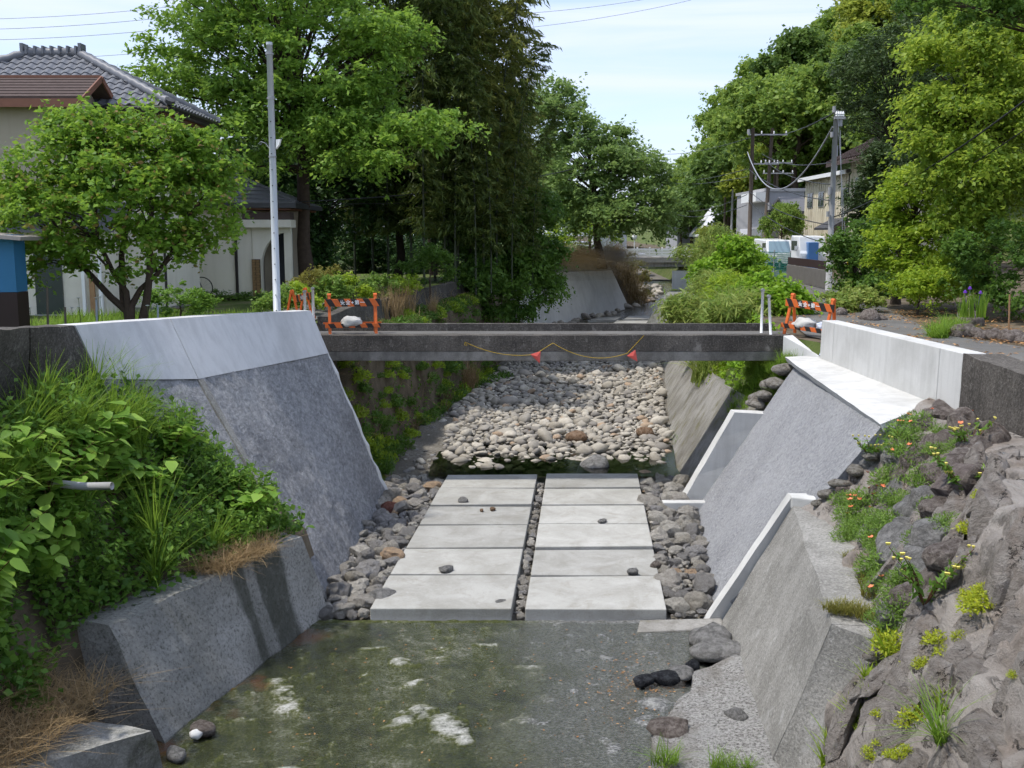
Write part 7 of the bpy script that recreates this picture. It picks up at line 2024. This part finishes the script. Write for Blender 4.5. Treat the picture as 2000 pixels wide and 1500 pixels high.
wire('thin cable below the heavy one at upper right', p4 + Vector((.1, 0, -4.6)), at(2100, 185, Y=22), .3, .014)
for k, (dz, u, v, Yq, lab) in enumerate([(-.1, 1486, 262, 70, 'wire from the top of the grey pole to the crossarm pole'), (-1.9, 1488, 300, 70, 'second wire from the grey pole to the crossarm pole'), (-2.7, 1490, 310, 70, 'third wire from the grey pole to the dark pair'), (-3.3, 1462, 330, 66, 'fourth wire from the grey pole to the dark pair'), (-4.2, 1462, 372, 66, 'low wire crossing the yellowed house front'), (-4.9, 1462, 392, 66, 'lowest wire crossing the yellowed house front')]):
    wire(lab, p4 + Vector((-.1, 0, dz)), at(u, v, Y=Yq), .35, .02)
wire('pale slack cable hanging between the dark pole and the grey pole', at(1460, 297, Y=66), p4 + Vector((-.1, 0, -.6)), 2.3, .035, 'wire_grey', 30)
for k, (a, b, lab) in enumerate([((1459, 330, 66), (1300, 348, 150), 'upper far wire from the dark pole towards the left'), ((1459, 345, 66), (1290, 352, 150), 'middle far wire from the dark pole towards the left'), ((1459, 380, 66), (1325, 410, 120), 'lower far wire over the grey roofs'), ((1486, 262, 70), (1283, 300, 140), 'high wire crossing the pale sky gap'), ((1459, 400, 66), (1320, 418, 110), 'lowest far wire over the grey roofs')]):
    wire(lab, at(a[0], a[1], Y=a[2]), at(b[0], b[1], Y=b[2]), .5, .022)
wire('black service cable from the porch wing across the grove', at(585, 394, Y=32.5), at(1120, 330, Y=50), .25, .02)
wire('thin second cable below the service cable across the grove', at(585, 398, Y=32.5), at(1000, 385, Y=50), .1, .01)
for k, (v0, v1) in enumerate([(28, 5), (48, 25), (68, 48), (105, 92), (130, 118)]):
    wire(['topmost', 'second', 'third', 'fourth', 'lowest'][k] + ' of the power lines in the upper left sky', at(-200, v0 + 10, Y=140), at(420, v1 - 3, Y=150), .8, .035, 'wire_grey')
for k, (v0, v1) in enumerate([(48, 0), (20, -18)]):
    wire(['lower', 'upper'][k] + ' power line in the sky right of the bamboo', at(1030, v0 + 6, Y=160), at(1350, v1, Y=170), .4, .035, 'wire_grey')

# ------------------------------------------------------------------ street things at right
fn = thing('panel_fence', 'grey ribbed panel fence with dark brown board on top', 'fence', (px(1535, 46), 46, 3.1))
F0, F1 = Vector((px(1535, 47), 47, 0)), Vector((px(1612, 39.5), 39.5, 0)); fo = fn.location
dF = (F1 - F0); nF = 9
for k in range(nF):
    a_, b_ = F0 + dF * (k / nF) , F0 + dF * ((k + .97) / nF)
    z0, z1 = 3.35, 4.05 + .0 * k
    q = Vector((.03, .04, 0)) 
    pan = MB().hexa([Vector((p.x, p.y, z0)) - fo for p in (a_ - q, b_ - q, b_ + q, a_ + q)], [Vector((p.x, p.y, z1)) - fo for p in (a_ - q, b_ - q, b_ + q, a_ + q)]).build('panel', M['fence_panel'], fn)
    rb_ = MB()
    for j in range(5):
        c_ = a_.lerp(b_, (j + .5) / 5) - q * 1.3
        rb_.bar(Vector((c_.x, c_.y, z0)) - fo, Vector((c_.x, c_.y, z1 - .02)) - fo, .05, .05)
    rb_.build('ribs', M['fence_panel'], pan)
MB().hexa([Vector((p.x, p.y, 4.07)) - fo for p in (F0, F1, F1 + Vector((.1, .1, 0)), F0 + Vector((.1, .1, 0)))], [Vector((p.x, p.y, 4.38)) - fo for p in (F0, F1, F1 + Vector((.1, .1, 0)), F0 + Vector((.1, .1, 0)))]).build('top_board', M['fence_dark'], fn)
gm = thing('net_fence', 'green netting fence left of the grey panel fence', 'fence', (px(1480, 52), 52, 3.2))
mb = MB(); A, B = Vector((0, 0, 0)), Vector((px(1540, 48) - px(1480, 52), -4, 0))
for k in range(34): p = A.lerp(B, k / 33); mb.bar(p, p + Vector((0, 0, 1.35)), .02)
for z in np.linspace(.05, 1.35, 14): mb.bar(A + Vector((0, 0, z)), B + Vector((0, 0, z)), .02)
mb.build('netting', M['mesh_green'], gm)
for q in (0, .5, 1): p = A.lerp(B, q); MB().tube([p + Vector((0, .04, -.2)), p + Vector((0, .04, 1.45))], .03, 8).build('post', M['pole_grey'], gm)
def van(label, x, y, z, rz, body, cat='van', truck=False):
    t = thing('van' if not truck else 'small_truck', label, cat, (x, y, z), rz, 'parked vans')
    prof = [(-1.7, .3), (1.72, .3), (1.76, .85), (1.62, 1.05), (1.25, 1.78), (-1.62, 1.86), (-1.7, 1.7)]
    if truck: prof = [(-1.7, .35), (1.72, .35), (1.76, .95), (1.66, 1.1), (1.45, 1.85), (.35, 1.9), (.25, .95), (-1.7, .95)]
    MB().prism([(-.72, a, b) for a, b in prof], (1.44, 0, 0)).build('body', M[body], t, bevel=.05)
    # local +Y is the front
    MB().hexa([(-.62, 1.63, 1.10), (.62, 1.63, 1.10), (.62, 1.60, 1.09), (-.62, 1.60, 1.09)], [(-.56, 1.30, 1.72), (.56, 1.30, 1.72), (.56, 1.27, 1.71), (-.56, 1.27, 1.71)]).build('windscreen', M['glass_blue'], t)
    for s_ in (-1, 1):
        MB().box(s_ * .725 - .005, s_ * .725 + .005, .45, 1.25, 1.12, 1.62).build('side_window', M['glass'], t)
        hl = MB().box(s_ * .55 - .12, s_ * .55 + .12, 1.73, 1.78, .68, .84).build('headlight', M['white_paint'], t)
        MB().box(s_ * .82 - .07, s_ * .82 + .07, 1.35, 1.42, 1.15, 1.35).build('mirror', M['white_paint'], t)
        for yy in (-1.1, 1.15):
            wl = MB().tube([(s_ * .62, yy, .27), (s_ * .76, yy, .27)], .27, 16).build('wheel', M['tyre'], t)
            MB().tube([(s_ * .70, yy, .27), (s_ * .765, yy, .27)], .15, 12).build('rim', M['alu'], wl)
    MB().box(-.72, .72, 1.74, 1.80, .32, .52).build('bumper', M['black_plastic'], t)
    return t
van('white car parked behind the green netting', px(1505, 60), 60, 3.3, PI, 'van_white', 'car')
van('small white truck with blue load behind the grey panel fence', px(1560, 56), 56, 3.45, PI + .1, 'van_white', 'truck', True)
props(MB().box(px(1574, 54), px(1594, 54), 54, 56.2, 3.6, 5.0).build('blue_crate', M['van_blue'], None, bevel=.03), 'blue crate beside the small truck above the panel fence', 'crate')
# worker in an orange vest beside the dark poles
def person(label, loc, rz):
    t = thing('person', label, 'person', loc, rz)
    J = {'pel': (0, 0, .92), 'che': (0, .02, 1.25), 'nec': (0, .03, 1.45), 'hea': (0, .05, 1.6), 'top': (0, .05, 1.7), 'shl': (-.18, .02, 1.40), 'ell': (-.25, .0, 1.12), 'hal': (-.24, .14, .9), 'shr': (.18, .02, 1.40), 'elr': (.25, 0, 1.12), 'har': (.24, .14, .9),
         'hil': (-.1, 0, .88), 'knl': (-.11, .03, .48), 'anl': (-.12, 0, .08), 'tol': (-.12, .16, .03), 'hir': (.1, 0, .88), 'knr': (.11, .03, .48), 'anr': (.12, 0, .08), 'tor': (.12, .16, .03)}
    E = [('pel', 'che'), ('che', 'nec'), ('nec', 'hea'), ('hea', 'top'), ('che', 'shl'), ('shl', 'ell'), ('ell', 'hal'), ('che', 'shr'), ('shr', 'elr'), ('elr', 'har'), ('pel', 'hil'), ('hil', 'knl'), ('knl', 'anl'), ('anl', 'tol'), ('pel', 'hir'), ('hir', 'knr'), ('knr', 'anr'), ('anr', 'tor')]
    rad = {'pel': .15, 'che': .16, 'nec': .06, 'hea': .1, 'top': .08, 'shl': .07, 'shr': .07, 'ell': .05, 'elr': .05, 'hal': .04, 'har': .04, 'hil': .1, 'hir': .1, 'knl': .07, 'knr': .07, 'anl': .05, 'anr': .05, 'tol': .04, 'tor': .04}
    names = list(J); me = bpy.data.meshes.new('body')
    me.from_pydata([J[k] for k in names], [(names.index(a), names.index(b)) for a, b in E], [])
    o = link('body', me, t); o.modifiers.new('skin', 'SKIN'); s_ = o.modifiers.new('sub', 'SUBSURF'); s_.levels = s_.render_levels = 1
    for i, k in enumerate(names): me.skin_vertices[0].data[i].radius = (rad[k], rad[k] * .8)
    me.skin_vertices[0].data[0].use_root = True
    me.materials.append(M['trouser'])
    MB().lathe([(.17, .98), (.19, 1.1), (.2, 1.3), (.17, 1.44), (.07, 1.48)], 14, (0, .01, 0)).build('vest', M['hivis'], t, True)
    MB().lathe([(.12, 1.64), (.135, 1.66), (.12, 1.74), (.06, 1.79), (.01, 1.8)], 14, (0, .05, 0)).build('cap', M['trouser'], t, True)
    return t
person('person in an orange vest standing at the foot of the dark utility poles', (px(1491, 72), 72, pz(508, 72)), .5)
